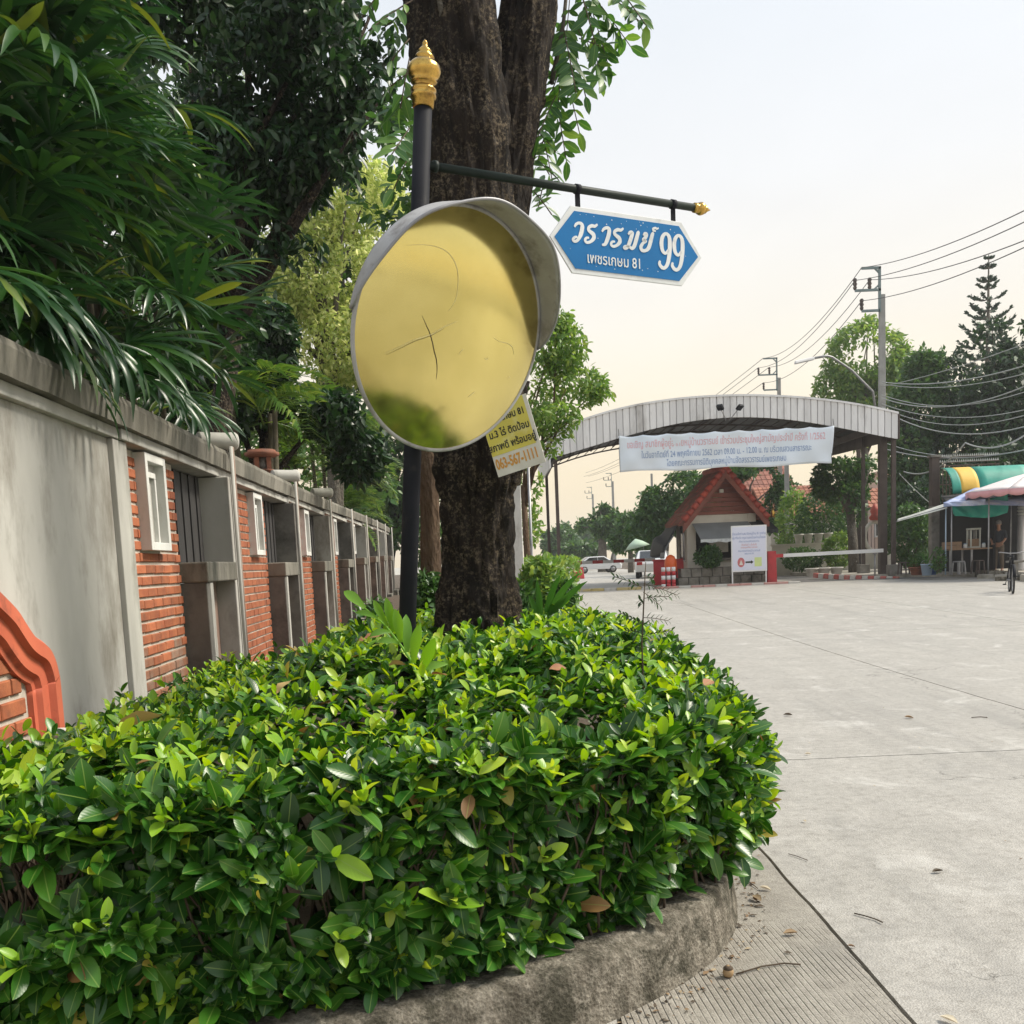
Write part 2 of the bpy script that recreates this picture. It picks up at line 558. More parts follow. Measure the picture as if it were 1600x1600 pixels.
# ================================================================== setting
def concrete_mat(name, base, dark, grooves=False, wash=1.0):
    m, nt, b = nodes_of(name)
    wp = world_pos(nt)
    big = noise_node(nt, wp, 0.35, 5, 0.6)
    mid = noise_node(nt, wp, 2.2, 8, 0.72, 0.4)
    fine = noise_node(nt, wp, 95, 3, 0.7)
    grit = noise_node(nt, wp, 17, 6, 0.75)
    c = ramp(nt, mid.outputs['Fac'], [(0.30, dark), (0.5, tuple((a * .6 + b_ * .4) for a, b_ in zip(base, dark))), (0.62, base)]).outputs[0]
    c = mixc(nt, ramp(nt, big.outputs['Fac'], [(0.35, (0, 0, 0)), (0.7, (1, 1, 1))]).outputs[0], c, tuple(x * 0.80 for x in base), 'MIX')
    vo = nt.nodes.new('ShaderNodeTexVoronoi')
    vo.inputs['Scale'].default_value = 130
    nt.links.new(wp, vo.inputs['Vector'])
    sp_ = ramp(nt, vo.outputs['Distance'], [(0.10, (0.55, 0.52, 0.48)), (0.42, (1, 1, 1))]).outputs[0]
    c = mixc(nt, 0.5, c, sp_, 'MULTIPLY')
    fr = ramp(nt, fine.outputs['Fac'], [(0.3, (0.72, 0.70, 0.68)), (0.7, (1.12, 1.1, 1.08))]).outputs[0]
    c = mixc(nt, 0.85, c, fr, 'MULTIPLY')
    c = mixc(nt, 0.8, c, ramp(nt, grit.outputs['Fac'], [(0.33, (0.66, 0.64, 0.61)), (0.5, (0.97, 0.97, 0.96)), (0.68, (1.14, 1.13, 1.11))]).outputs[0], 'MULTIPLY')
    # dark tyre and water streaks along the road
    st = noise_node(nt, world_pos(nt, (2.2, 0.12, 1)), 1.4, 4, 0.6)
    c = mixc(nt, ramp(nt, st.outputs['Fac'], [(0.52, (0, 0, 0)), (0.75, (0.45, 0.45, 0.45))]).outputs[0], c, tuple(x * 0.55 for x in dark))
    oil = noise_node(nt, wp, 0.9, 7, 0.65, 1.2)
    c = mixc(nt, ramp(nt, oil.outputs['Fac'], [(0.58, (0, 0, 0)), (0.72, (0.45, 0.45, 0.45))]).outputs[0], c, tuple(x * 0.42 for x in base))
    pale = noise_node(nt, wp, 1.7, 6, 0.7, 0.5)
    c = mixc(nt, ramp(nt, pale.outputs['Fac'], [(0.56, (0, 0, 0)), (0.68, (0.5, 0.5, 0.5))]).outputs[0], c, tuple(min(1, x * 1.28) for x in base))
    ck = nt.nodes.new('ShaderNodeTexVoronoi')
    ck.feature = 'DISTANCE_TO_EDGE'
    ck.inputs['Scale'].default_value = 0.42
    cn = noise_node(nt, wp, 2.5, 5, 0.6)
    cv = nt.nodes.new('ShaderNodeVectorMath')
    cv.operation = 'MULTIPLY_ADD'
    nt.links.new(cn.outputs['Color'], cv.inputs[0])
    cv.inputs[1].default_value = (0.8, 0.8, 0)
    nt.links.new(wp, cv.inputs[2])
    nt.links.new(cv.outputs[0], ck.inputs['Vector'])
    cm = math_node(nt, 'MULTIPLY', ramp(nt, ck.outputs['Distance'], [(0.0012, (1, 1, 1)), (0.004, (0, 0, 0))]).outputs[0], ramp(nt, big.outputs['Fac'], [(0.52, (0, 0, 0)), (0.56, (1, 1, 1))]).outputs[0])
    c = mixc(nt, math_node(nt, 'MULTIPLY', cm, 0.75), c, (0.07, 0.062, 0.05))
    nt.links.new(c, b.inputs['Base Color'])
    b.inputs['Roughness'].default_value = 0.5
    b.inputs['Specular IOR Level'].default_value = 0.5
    h = math_node(nt, 'ADD', math_node(nt, 'MULTIPLY', fine.outputs['Fac'], 0.5), math_node(nt, 'MULTIPLY', vo.outputs['Distance'], 0.5))
    if grooves:
        s = nt.nodes.new('ShaderNodeSeparateXYZ')
        nt.links.new(world_pos(nt), s.inputs[0])
        wob = noise_node(nt, wp, 1.6, 2)
        ph = math_node(nt, 'ADD', math_node(nt, 'MULTIPLY', math_node(nt, 'ADD', s.outputs['X'], math_node(nt, 'MULTIPLY', s.outputs['Y'], 0.06)), 270.0), math_node(nt, 'MULTIPLY', wob.outputs['Fac'], 3.0))
        g = math_node(nt, 'SINE', ph)
        gm = ramp(nt, noise_node(nt, wp, 2.6, 3).outputs['Fac'], [(0.38, (0, 0, 0)), (0.58, (1, 1, 1))])
        ym = nt.nodes.new('ShaderNodeMapRange')
        ym.inputs['From Min'].default_value = 4.05
        ym.inputs['From Max'].default_value = 3.65
        nt.links.new(s.outputs['Y'], ym.inputs[0])
        gg = math_node(nt, 'MULTIPLY', math_node(nt, 'MULTIPLY', math_node(nt, 'POWER', math_node(nt, 'MAXIMUM', g, 0.0), 5.0), -2.0), math_node(nt, 'MULTIPLY', gm.outputs[0], ym.outputs[0]))
        h = math_node(nt, 'ADD', h, gg)
    bump(nt, b, h, 0.8, 0.005)
    MATS[name] = m
    return m
M_CONC = concrete_mat('road_concrete', (0.46, 0.447, 0.42), (0.33, 0.317, 0.292))
M_GROOVE = concrete_mat('grooved_concrete', (0.38, 0.36, 0.32), (0.24, 0.22, 0.19), True)
M_DIRT = mat('dirt', (0.10, 0.075, 0.05), (0.055, 0.04, 0.028), 9, 0.95, bmp=0.7, bdist=0.02)
M_GROUND = mat('far_ground', (0.42, 0.40, 0.36), (0.33, 0.32, 0.27), 0.12, 0.95, bmp=0.4)
def kerb_mat():
    m, nt, b = nodes_of('kerb_concrete')
    wp = world_pos(nt)
    g1 = noise_node(nt, wp, 26, 9, 0.8)
    c = ramp(nt, g1.outputs['Fac'], [(0.36, (0.13, 0.113, 0.088)), (0.5, (0.235, 0.21, 0.17)), (0.64, (0.36, 0.33, 0.275))]).outputs[0]
    moss = noise_node(nt, wp, 5.5, 12, 0.78, 0.4)
    c = mixc(nt, ramp(nt, moss.outputs['Fac'], [(0.44, (0, 0, 0)), (0.58, (0.92, 0.92, 0.92))]).outputs[0], c, (0.042, 0.040, 0.027))
    drip = noise_node(nt, world_pos(nt, (14, 14, 1.6)), 1.0, 6, 0.7)
    c = mixc(nt, ramp(nt, drip.outputs['Fac'], [(0.50, (0, 0, 0)), (0.66, (0.75, 0.75, 0.75))]).outputs[0], c, (0.07, 0.06, 0.045))
    pit = nt.nodes.new('ShaderNodeTexVoronoi')
    pit.inputs['Scale'].default_value = 75
    nt.links.new(wp, pit.inputs['Vector'])
    c = mixc(nt, 0.8, c, ramp(nt, pit.outputs['Distance'], [(0.08, (0.45, 0.43, 0.40)), (0.32, (1, 1, 1))]).outputs[0], 'MULTIPLY')
    nt.links.new(c, b.inputs['Base Color'])
    b.inputs['Roughness'].default_value = 0.93
    b.inputs['Specular IOR Level'].default_value = 0.25
    g2 = noise_node(nt, wp, 90, 6, 0.75)
    bump(nt, b, math_node(nt, 'ADD', math_node(nt, 'ADD', g1.outputs['Fac'], g2.outputs['Fac']), pit.outputs['Distance']), 0.9, 0.008)
    MATS['kerb_concrete'] = m
    return m
M_KERB = kerb_mat()
M_ASPH = mat('drive_asphalt', (0.16, 0.155, 0.15), (0.11, 0.105, 0.10), 1.2, 0.85, bmp=0.4)
M_PAVE = mat('pavement_concrete', (0.42, 0.39, 0.34), (0.27, 0.25, 0.21), 1.6, 0.85, bmp=0.5, grime=(0.13, 0.12, 0.09), gscale=0.9, gamt=0.45)

# the ground: one sheet to the horizon
gb = MB()
xs = [-900, -300, -80, -30, -12, -4, 0, 4, 9, 16, 30, 80, 300, 900]
ys = [-900, -300, -60, -15, -4, 0, 4, 9, 12, 15, 18, 22, 26, 30, 33, 36, 40, 46, 50, 56, 64, 74, 86, 98, 110, 160, 300, 900]
nx, ny = len(xs), len(ys)
gb.add([(x, y, gz(y) - 0.10) for y in ys for x in xs], [(j * nx + i, j * nx + i + 1, (j + 1) * nx + i + 1, (j + 1) * nx + i) for j in range(ny - 1) for i in range(nx - 1)], True)
tag(gb.build('ground', M_GROUND), kind='structure')

# the concrete road: slabs with open joints between them
road = empty('road')
road['kind'] = 'structure'
rb = MB()
rys = [-80, -30, -12, -3, 3, 9, 12, 15, 18, 22, 26, 30, 33, 36, 40, 46, 50, 56, 64, 74, 86, 98, 110, 200, 420]
rb.add([(x, y, gz(y) - 0.05) for y in rys for x in (-9, 40)], [(2 * i, 2 * i + 1, 2 * i + 3, 2 * i + 2) for i in range(len(rys) - 1)], True)
rbo = rb.build('road_bed', M_DIRT, road)
JX = [-9.0, -3.2, 0.3, 1.22, 4.52, 8.82, 13.1, 17.4, 21.7, 26.0, 30.3]
JY = [-75, -45, -22.8, -12.8, -2.8, 7.22, 17.2, 27.2, 37.4, 47.5, 57.5, 67.5, 80, 95, 115, 150, 220, 400]
def slab(x0, x1, y0, y1, m):
    g = 0.008
    near_ = -3 <= y0 < 10 and x0 < 9
    n = 90 if near_ else max(2, int((min(y1, 60) - y0) / 1.5)) if y0 < 60 else 6
    b_ = MB()
    def edge(x, y, k):
        return 0.006 * noise.noise(Vector((x * 3.1, y * 2.3, k))) + 0.004 * noise.noise(Vector((x * 17, y * 15, k)))
    yy = [y0 + g + (y1 - y0 - 2 * g) * i / n for i in range(n + 1)]
    nx_ = 40 if near_ else 6
    def xx(i, y):
        t = i / nx_
        x = x0 + g + (x1 - x0 - 2 * g) * t
        return x + (edge(x0, y, 1) if i == 0 else edge(x1, y, 1) if i == nx_ else 0)
    def yv(j, x):
        y = yy[j]
        return y + (edge(x, y0, 5) if j == 0 else edge(x, y1, 5) if j == n else 0)
    top = [(xx(i, yy[j]), yv(j, xx(i, yy[j])), gz(yy[j])) for j in range(n + 1) for i in range(nx_ + 1)]
    w = nx_ + 1
    fs = [(j * w + i, j * w + i + 1, (j + 1) * w + i + 1, (j + 1) * w + i) for j in range(n) for i in range(nx_)]
    ring = [i for i in range(w)] + [j * w + nx_ for j in range(1, n + 1)] + [n * w + i for i in range(nx_ - 1, -1, -1)] + [j * w for j in range(n - 1, 0, -1)]
    o_ = len(top)
    vs = top + [(top[i][0], top[i][1], top[i][2] - 0.045) for i in ring]
    m_ = len(ring)
    fs += [(ring[k], o_ + k, o_ + (k + 1) % m_, ring[(k + 1) % m_]) for k in range(m_)]
    b_.add(vs, fs)
    return b_.build('slab', m, road)
for i in range(len(JX) - 1):
    for j in range(len(JY) - 1):
        if JX[i] >= 17 and JY[j] >= 17 or JX[i] >= 13 and JY[j] >= 37 or (JY[j] > 110 and JX[i] > 9):
            continue
        if JX[i] < 0 and JY[j] > 2 and JX[i] < -3:
            continue
        slab(JX[i], JX[i + 1], JY[j], JY[j + 1], M_GROOVE if JX[i] == 0.3 and JY[j] < 0 else M_CONC)

# ------------------------------------------------------------------ planter: rounded kerb and soil
KERB = [(-4.0, 2.36), (-2.6, 2.44), (-1.7, 2.54), (-1.2, 2.62), (-0.9, 2.69), (-0.62, 2.77), (-0.35, 2.87), (-0.1, 2.98), (0.12, 3.11), (0.33, 3.28), (0.52, 3.47), (0.67, 3.67), (0.79, 3.90), (0.87, 4.18), (0.92, 4.5), (0.945, 5.0), (0.95, 6.0), (0.94, 8.0), (0.92, 12.0), (0.88, 18.0), (0.80, 26.0), (0.7, 33.0)]
def kerb_frame():
    pts = [Vector((x, y, 0)) for x, y in KERB]
    # resample smoothly
    out = []
    for i in range(len(pts) - 1):
        p0, p1, p2, p3 = pts[max(i - 1, 0)], pts[i], pts[i + 1], pts[min(i + 2, len(pts) - 1)]
        L = (p2 - p1).length
        k = max(2, min(40, int(L / 0.05))) if p1.y < 6.5 else max(2, int(L / 0.5))
        for a in range(k):
            t = a / k
            out.append(0.5 * ((2 * p1) + (p2 - p0) * t + (2 * p0 - 5 * p1 + 4 * p2 - p3) * t * t + (-p0 + 3 * p1 - 3 * p2 + p3) * t ** 3))
    out.append(pts[-1])
    return out
KP = kerb_frame()
kb = MB()
prof = [(-0.045, -0.05), (-0.04, 0.0), (-0.032, 0.05), (-0.024, 0.10), (-0.016, 0.15), (-0.010, 0.185), (-0.004, 0.203), (0.010, 0.212), (0.035, 0.216), (0.07, 0.219), (0.11, 0.219), (0.148, 0.216), (0.158, 0.205), (0.16, 0.08)]
rows = []
for i, p in enumerate(KP):
    d = (KP[min(i + 1, len(KP) - 1)] - KP[max(i - 1, 0)]).normalized()
    nrm = Vector((-d.y, d.x, 0))               # towards the bed
    row = []
    for k, (o, z) in enumerate(prof):
        q = p + nrm * o
        nn = noise.fractal(Vector((q.x * 9, q.y * 9, z * 11)), 1.0, 2.0, 4)
        chip = max(0, noise.noise(Vector((q.x * 4, q.y * 4, 3.3)))) * (1 if k in (6, 7) else 0.4 if k in (5, 8) else 0)
        q = q - nrm * (0.003 * nn) + nrm * 0.022 * chip
        row.append((q.x, q.y, max(-0.05, z + 0.002 * nn - 0.018 * chip) + gz(q.y)))
    rows.append(row)
k = len(prof)
kb.add([v for r_ in rows for v in r_], [(i * k + j, i * k + j + 1, (i + 1) * k + j + 1, (i + 1) * k + j) for i in range(len(rows) - 1) for j in range(k - 1)], True)
tag(kb.build('planter_kerb', M_KERB), kind='structure')
sb = MB()
inner = []
for i, p in enumerate(KP):
    d = (KP[min(i + 1, len(KP) - 1)] - KP[max(i - 1, 0)]).normalized()
    inner.append(p + Vector((-d.y, d.x, 0)) * 0.14)
vs, fs = [], []
for i, q in enumerate(inner):
    xl = -2.0 - 0.0595 * q.y if q.y > 2.8 else -4.5
    for j in range(9):
        t = j / 8
        x = q.x + (xl - q.x) * t
        y = q.y if t == 0 else q.y + 0.0
        vs.append((x, y, gz(y) + 0.17 + 0.13 * math.sin(t * math.pi / 2) + 0.03 * noise.noise(Vector((x * 2, y * 2, 0)))))
for i in range(len(inner) - 1):
    for j in range(8):
        fs.append((i * 9 + j, i * 9 + j + 1, (i + 1) * 9 + j + 1, (i + 1) * 9 + j))
sb.add(vs, fs, True)
tag(sb.build('soil_bed', M_DIRT), kind='structure')
# garden ground behind the wall
gdn = MB()
gdn.add([(-60, 2, 0.3), (-2.3, 2, 0.3), (-4.4, 38, 0.55), (-4.4, 120, 0.5), (-60, 120, 0.5)], [(0, 1, 2, 3, 4)])
tag(gdn.build('garden_ground', M_DIRT), kind='structure')
# ================================================================== boundary wall
WALL_AZ = -3.4057
wu = Vector((math.sin(R(WALL_AZ)), math.cos(R(WALL_AZ)), 0))
wnrm = Vector((wu.y, -wu.x, 0))
WALL_D = 2.0
W0 = -WALL_D * wnrm
M_PLAST = mat('grey_plaster', (0.50, 0.49, 0.455), (0.36, 0.35, 0.32), 1.6, 0.85, bmp=0.35, bdist=0.006, grime=(0.15, 0.13, 0.10), gscale=1.5, gamt=0.5, stretch=(1, 1, 0.45), detail=10)
M_PLASTD = mat('dark_plaster', (0.19, 0.18, 0.16), (0.10, 0.095, 0.085), 2.2, 0.9, bmp=0.4, bdist=0.006, grime=(0.05, 0.048, 0.04), gscale=1.8, gamt=0.5)  # darker plaster tone for recess backs, box sides, alternate piers and the lantern core
M_CAP = mat('weathered_cap', (0.24, 0.225, 0.19), (0.13, 0.12, 0.095), 3.0, 0.92, bmp=0.6, bdist=0.01, grime=(0.03, 0.032, 0.022), gscale=2.0, gamt=0.55, stretch=(1, 1, 0.35))
M_TRIM = mat('pale_trim', (0.50, 0.49, 0.45), (0.36, 0.35, 0.32), 2.4, 0.8, bmp=0.2, grime=(0.16, 0.15, 0.12), gscale=2.5, gamt=0.3, stretch=(1, 1, 0.3))
M_WHITE = mat('white_paint', (0.74, 0.74, 0.71), (0.55, 0.55, 0.52), 3.0, 0.6, bmp=0.12, grime=(0.33, 0.31, 0.27), gscale=4, gamt=0.3, stretch=(1, 1, 0.4))
M_BRICK = mat('orange_brick', (0.44, 0.145, 0.06), (0.31, 0.085, 0.036), 7, 0.85, bmp=0.5, bdist=0.006, grime=(0.20, 0.075, 0.04), gscale=6, gamt=0.4, objvar=0.22)
M_BRICKW = mat('weathered_brick', (0.33, 0.15, 0.08), (0.22, 0.09, 0.05), 7, 0.9, bmp=0.5, bdist=0.006, grime=(0.28, 0.22, 0.17), gscale=3, gamt=0.5, objvar=0.2)
M_MORTAR = mat('mortar', (0.58, 0.53, 0.46), (0.42, 0.38, 0.32), 9, 0.95, bmp=0.6, bdist=0.008)
M_CORAL = mat('coral_paint', (0.66, 0.17, 0.09), (0.56, 0.13, 0.07), 3, 0.6, bmp=0.15, grime=(0.24, 0.07, 0.045), gscale=5, gamt=0.3)
M_SLAT = mat('dark_timber', (0.05, 0.047, 0.047), (0.028, 0.026, 0.026), 6, 0.7, bmp=0.4, stretch=(1, 1, 0.12))
M_MARBLE = mat('stained_render', (0.27, 0.19, 0.15), (0.15, 0.085, 0.06), 3.0, 0.85, bmp=0.3, grime=(0.33, 0.29, 0.25), gscale=4, gamt=0.45, stretch=(1, 1, 0.45))
M_TERRA = mat('terracotta', (0.27, 0.10, 0.055), (0.16, 0.06, 0.035), 6, 0.85, bmp=0.3, grime=(0.09, 0.05, 0.035), gscale=5, gamt=0.45)

wall = empty('boundary_wall', W0, math.atan2(wu.y, wu.x), 'long grey garden wall with brick panels, white slot windows and weathered coping', 'wall')
Z0, ZCAP0, ZCAP1 = 0.25, 2.345, 2.585
def wz(L):
    return gz(L) * 0.9
# local x: along the wall away from the camera; local -y: out towards the road
MB().box(1.0, 6.45, 0.0, 0.22, Z0 - .2, ZCAP0).build('plaster_panel', M_PLAST, wall)
MB().box(1.0, 6.55, -0.045, 0.26, ZCAP0 + .002, ZCAP0 + 0.07).build('coping_moulding', M_TRIM, wall, bevel=0.006)
MB().box(6.452, 6.72, -0.035, 0.24, Z0 - .2, ZCAP0 - 0.002).build('pilaster', M_TRIM, wall, bevel=0.006)
def coping(L0, L1):
    b_ = MB()
    n = max(2, int((L1 - L0) / 0.12))
    vs, fs = [], []
    pf = [(-0.10, ZCAP0 + 0.072), (-0.115, ZCAP0 + 0.20), (-0.10, ZCAP1), (0.06, ZCAP1 + 0.02), (0.28, ZCAP1), (0.28, ZCAP0 + 0.072)]
    for i in range(n + 1):
        x = L0 + (L1 - L0) * i / n
        for (y, z) in pf:
            w_ = 0.012 * noise.fractal(Vector((x * 4, y * 9, z * 7)), 1, 2, 3)
            vs.append((x, y + w_, z + w_ + wz(x)))
    k_ = len(pf)
    for i in range(n):
        for j in range(k_):
            fs.append((i * k_ + j, i * k_ + (j + 1) % k_, (i + 1) * k_ + (j + 1) % k_, (i + 1) * k_ + j))
    fs.append(tuple(range(k_)))
    fs.append(tuple(n * k_ + j for j in range(k_ - 1, -1, -1)))
    b_.add(vs, fs)
    return b_.build('coping', M_CAP, wall)
coping(1.0, 9.4)

BL, BH, BJ = 0.225, 0.079, 0.013
brick_meshes = []
def brick_mesh(l, h, d=0.05, m=M_BRICK):
    b_ = MB()
    c = 0.005
    b_.hexa([(-l / 2, -d + c, -h / 2), (l / 2, -d + c, -h / 2), (l / 2, 0, -h / 2), (-l / 2, 0, -h / 2), (-l / 2, -d + c, h / 2), (l / 2, -d + c, h / 2), (l / 2, 0, h / 2), (-l / 2, 0, h / 2)])
    b_.add([(-l / 2, -d + c, -h / 2), (l / 2, -d + c, -h / 2), (l / 2, -d + c, h / 2), (-l / 2, -d + c, h / 2), (-l / 2 + c, -d, -h / 2 + c), (l / 2 - c, -d, -h / 2 + c), (l / 2 - c, -d, h / 2 - c), (-l / 2 + c, -d, h / 2 - c)],
           [(0, 1, 5, 4), (1, 2, 6, 5), (2, 3, 7, 6), (3, 0, 4, 7), (4, 5, 6, 7)])
    return b_
FULLB = brick_mesh(BL - 0.008, BH - BJ * 1.6).mesh('brick', M_BRICK)
FULLBW = brick_mesh(BL - 0.008, BH - BJ * 1.6).mesh('brick', M_BRICKW)
def brick_panel(L0, L1, z0, z1, hole, separate, parent, y=0.05):
    """mortar bed with brick courses standing proud of it; a window opening is left free"""
    pan = MB().box(L0, L1, y, 0.2, z0, z1).build('brick_panel', M_MORTAR, parent)
    mass = MB()
    nrow = int((z1 - z0) / BH)
    for r_ in range(nrow):
        z = z0 + (r_ + 0.5) * BH
        off = (BL / 2 if r_ % 2 else 0)
        x = L0 - off
        while x < L1 - 0.02:
            a, c = max(x, L0) + 0.004, min(x + BL, L1) - 0.004
            x += BL
            if c - a < 0.035:
                continue
            if hole and a < hole[1] and c > hole[0] and z + BH / 2 > hole[2] and z - BH / 2 < hole[3]:
                segs = []
                if hole[0] - a > 0.03:
                    segs.append((a, hole[0] - 0.003))
                if c - hole[1] > 0.03:
                    segs.append((hole[1] + 0.003, c))
            else:
                segs = [(a, c)]
            for a2, c2 in segs:
                dy = random.uniform(-0.005, 0.004)
                if separate:
                    low = z < 0.95 + 0.2 * noise.noise(Vector((a2 * 2, z * 2, 1)))
                    o = bpy.data.objects.new('brick', FULLBW if low else FULLB)
                    COL.objects.link(o)
                    o.parent = pan
                    o.location = ((a2 + c2) / 2, y + 0.036 + dy * .6, z + random.uniform(-.002, .002))
                    o.scale = ((c2 - a2) / (BL - 0.008), 1, 1)
                    o.rotation_euler = (0, random.uniform(-.008, .008), random.uniform(-.01, .01))
                else:
                    h2 = BH / 2 - BJ * 0.8
                    mass.box(a2, c2, y - 0.014 + dy * .6, y + 0.01, z - h2, z + h2)
    if not separate:
        mo = mass.build('brickwork', M_BRICK, pan)
        mo['kind'] = 'stuff'
    return pan
def slot_window(L0, L1, z0, z1, parent):
    """white concrete box frame standing out of the brick, a slit inside"""
    y0, t = -0.035, 0.055
    fr = MB()
    fr.box(L0, L0 + t, y0, 0.05, z0, z1)
    fr.box(L1 - t, L1, y0, 0.05, z0, z1)
    fr.box(L0 + t, L1 - t, y0, 0.05, z0, z0 + t)
    fr.box(L0 + t, L1 - t, y0, 0.05, z1 - t, z1)
    w_ = fr.build('window', M_WHITE, parent, bevel=0.004)
    c = (L0 + L1) / 2
    inn = MB()
    inn.box(c - 0.10, c - 0.07, 0.0, 0.07, z0 + t + .002, z1 - t - .10)
    inn.box(c + 0.07, c + 0.10, 0.0, 0.07, z0 + t + .002, z1 - t - .10)
    inn.box(c - 0.10, c + 0.10, 0.0, 0.07, z1 - t - 0.098, z1 - t - 0.06)
    inn.build('inner_frame', M_WHITE, w_, bevel=0.003)
    MB().box(L0 + t, L1 - t, 0.03, 0.06, z0 + t, z1 - t).build('back_panel', M_TRIM, w_)
    return w_
def bay(L, k):
    h = wz(L)
    near = k == 0
    bl0, bl1 = (6.722, 8.1) if near else (L - 1.248, L + 1.35)
    a = L + 0.36
    win = (a, a + 0.50, 1.68 + h, ZCAP0 + h - .012)
    brick_panel(bl0, bl1, Z0 + h, ZCAP0 + h - 0.004, win, near, wall)
    slot_window(*win, wall)
    # recess with dark boards above, box with a sunk panel below
    r0, r1 = bl1, L + 2.45
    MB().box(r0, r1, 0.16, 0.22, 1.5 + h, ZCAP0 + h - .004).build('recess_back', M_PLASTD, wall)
    nb = 9
    for q in range(nb):
        x0 = r0 + 0.01 + (r1 - r0 - 0.02) * q / nb
        x1 = r0 + 0.01 + (r1 - r0 - 0.02) * (q + 1) / nb - 0.012
        d_ = 0.01 * (q % 2)
        MB().box(x0, x1, 0.10 + d_, 0.155, 1.60 + h, ZCAP0 + h - .01).build('board', M_SLAT, wall)
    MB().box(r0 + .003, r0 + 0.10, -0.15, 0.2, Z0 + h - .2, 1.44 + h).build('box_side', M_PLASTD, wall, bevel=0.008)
    MB().box(r0 + 0.102, r0 + 0.20, -0.155, -0.02, Z0 + h - .2, 1.438 + h).build('box_jamb', M_TRIM, wall, bevel=0.006)
    MB().box(r0 - 0.01, r1 - .002, -0.17, 0.2, 1.442 + h, 1.60 + h).build('box_lintel', M_CAP, wall, bevel=0.012)
    MB().box(r0 + 0.202, r1 - .003, 0.02, 0.08, Z0 + h - .2, 1.44 + h).build('sunk_panel', M_MARBLE, wall)
    # pier standing out between bays
    p0, p1 = L + 2.45, L + 2.65
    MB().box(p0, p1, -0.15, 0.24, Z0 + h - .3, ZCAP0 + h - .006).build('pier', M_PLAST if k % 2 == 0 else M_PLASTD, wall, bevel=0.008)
    for dx in (0.09, 0.15):
        MB().tube([(L + 2.45 + dx, -0.175, Z0 + h - .2), (L + 2.45 + dx, -0.175, ZCAP1 + h + 0.02)], 0.017, 10).build('drain_pipe', M_TRIM if dx < .1 else M_MARBLE, wall)
    MB().box((6.56 if near else L - 1.24), L + 2.65, -0.06, 0.24, ZCAP0 + h + .003, ZCAP0 + h + 0.07).build('coping_moulding', M_TRIM, wall, bevel=0.006)
    # stepped plinth
    MB().box(L + 1.7, L + 2.66, -0.30, -.152, Z0 + h - .3, Z0 + h + 0.17).build('plinth', M_CAP, wall, bevel=0.01)
    if k:
        coping(L - 1.249, L + 2.648)
for k_ in range(8):
    bay(6.75 + 3.9 * k_, k_)
# rolled stone ends lying across the coping
def roll_cap(L, z, nm='roll_cap'):
    b_ = MB()
    ax = Vector((0.55, -0.83, 0)).normalized()
    M_ = Matrix.Translation((L, -0.05, z)) @ ax.to_track_quat('Z', 'Y').to_matrix().to_4x4()
    b_.M = M_ @ Matrix.Scale(0.82, 4)
    b_.lathe([(0.08, -0.24), (0.088, -0.22), (0.09, 0.10), (0.098, 0.13), (0.098, 0.17), (0.085, 0.19), (0.058, 0.19), (0.05, 0.08)], 20)
    o = b_.build(nm, M_TRIM, wall)
    return o
roll_cap(9.45, ZCAP1 + 0.09 + wz(10))
roll_cap(13.35, ZCAP1 + 0.09 + wz(14))
roll_cap(17.25, ZCAP1 + 0.10 + wz(18))
# coral painted lobed niche with brick inside, on the plaster panel near the camera
NICHE = [(0.68, 0.4), (0.68, 0.98), (0.672, 1.06), (0.645, 1.13), (0.60, 1.185), (0.54, 1.22), (0.47, 1.245), (0.41, 1.275), (0.34, 1.33), (0.26, 1.395), (0.14, 1.46), (0.0, 1.53)]
def niche_outline():
    """smooth half outline from the foot of the jamb to the top: (distance from the axis, height) with inward normals"""
    P_ = [Vector(p) for p in NICHE]
    out = []
    for i in range(len(P_) - 1):
        p0, p1, p2, p3 = P_[max(0, i - 1)], P_[i], P_[i + 1], P_[min(len(P_) - 1, i + 2)]
        for k in range(6):
            t = k / 6
            out.append(0.5 * ((2 * p1) + (p2 - p0) * t + (2 * p0 - 5 * p1 + 4 * p2 - p3) * t * t + (-p0 + 3 * p1 - 3 * p2 + p3) * t ** 3))
    out.append(P_[-1])
    nr = []
    for i in range(len(out)):
        d = (out[min(i + 1, len(out) - 1)] - out[max(i - 1, 0)]).normalized()
        nr.append(Vector((-d.y, d.x)))
    for _ in range(8):
        nr = [(nr[max(0, i - 1)] + nr[i] * 2 + nr[min(len(nr) - 1, i + 1)]).normalized() for i in range(len(nr))]
    return out, nr
NC = 4.42
fo, fn = niche_outline()
bandb = MB()
steps = [(0.0, 0.0), (0.0, -0.085), (0.02, -0.105), (0.085, -0.105), (0.10, -0.075), (0.165, -0.07), (0.18, -0.045), (0.205, -0.04), (0.205, 0.0)]
for side in (1, -1):
    rws = []
    for o_, y_ in steps:
        rws.append([(NC + side * max(0, p.x + n__.x * o_), y_, p.y + n__.y * o_) for p, n__ in zip(fo, fn)])
    n_ = len(fo)
    for i in range(len(rws) - 1):
        bandb.add(rws[i] + rws[i + 1], [(j, j + 1, n_ + j + 1, n_ + j) for j in range(n_ - 1)], True)
nf = bandb.build('niche_frame', M_CORAL, wall)
npan = MB().box(NC - 0.52, NC + 0.52, -0.012, -0.004, 0.4, 1.33).build('niche_panel', M_MORTAR, wall)
rr = 0
z = 0.44
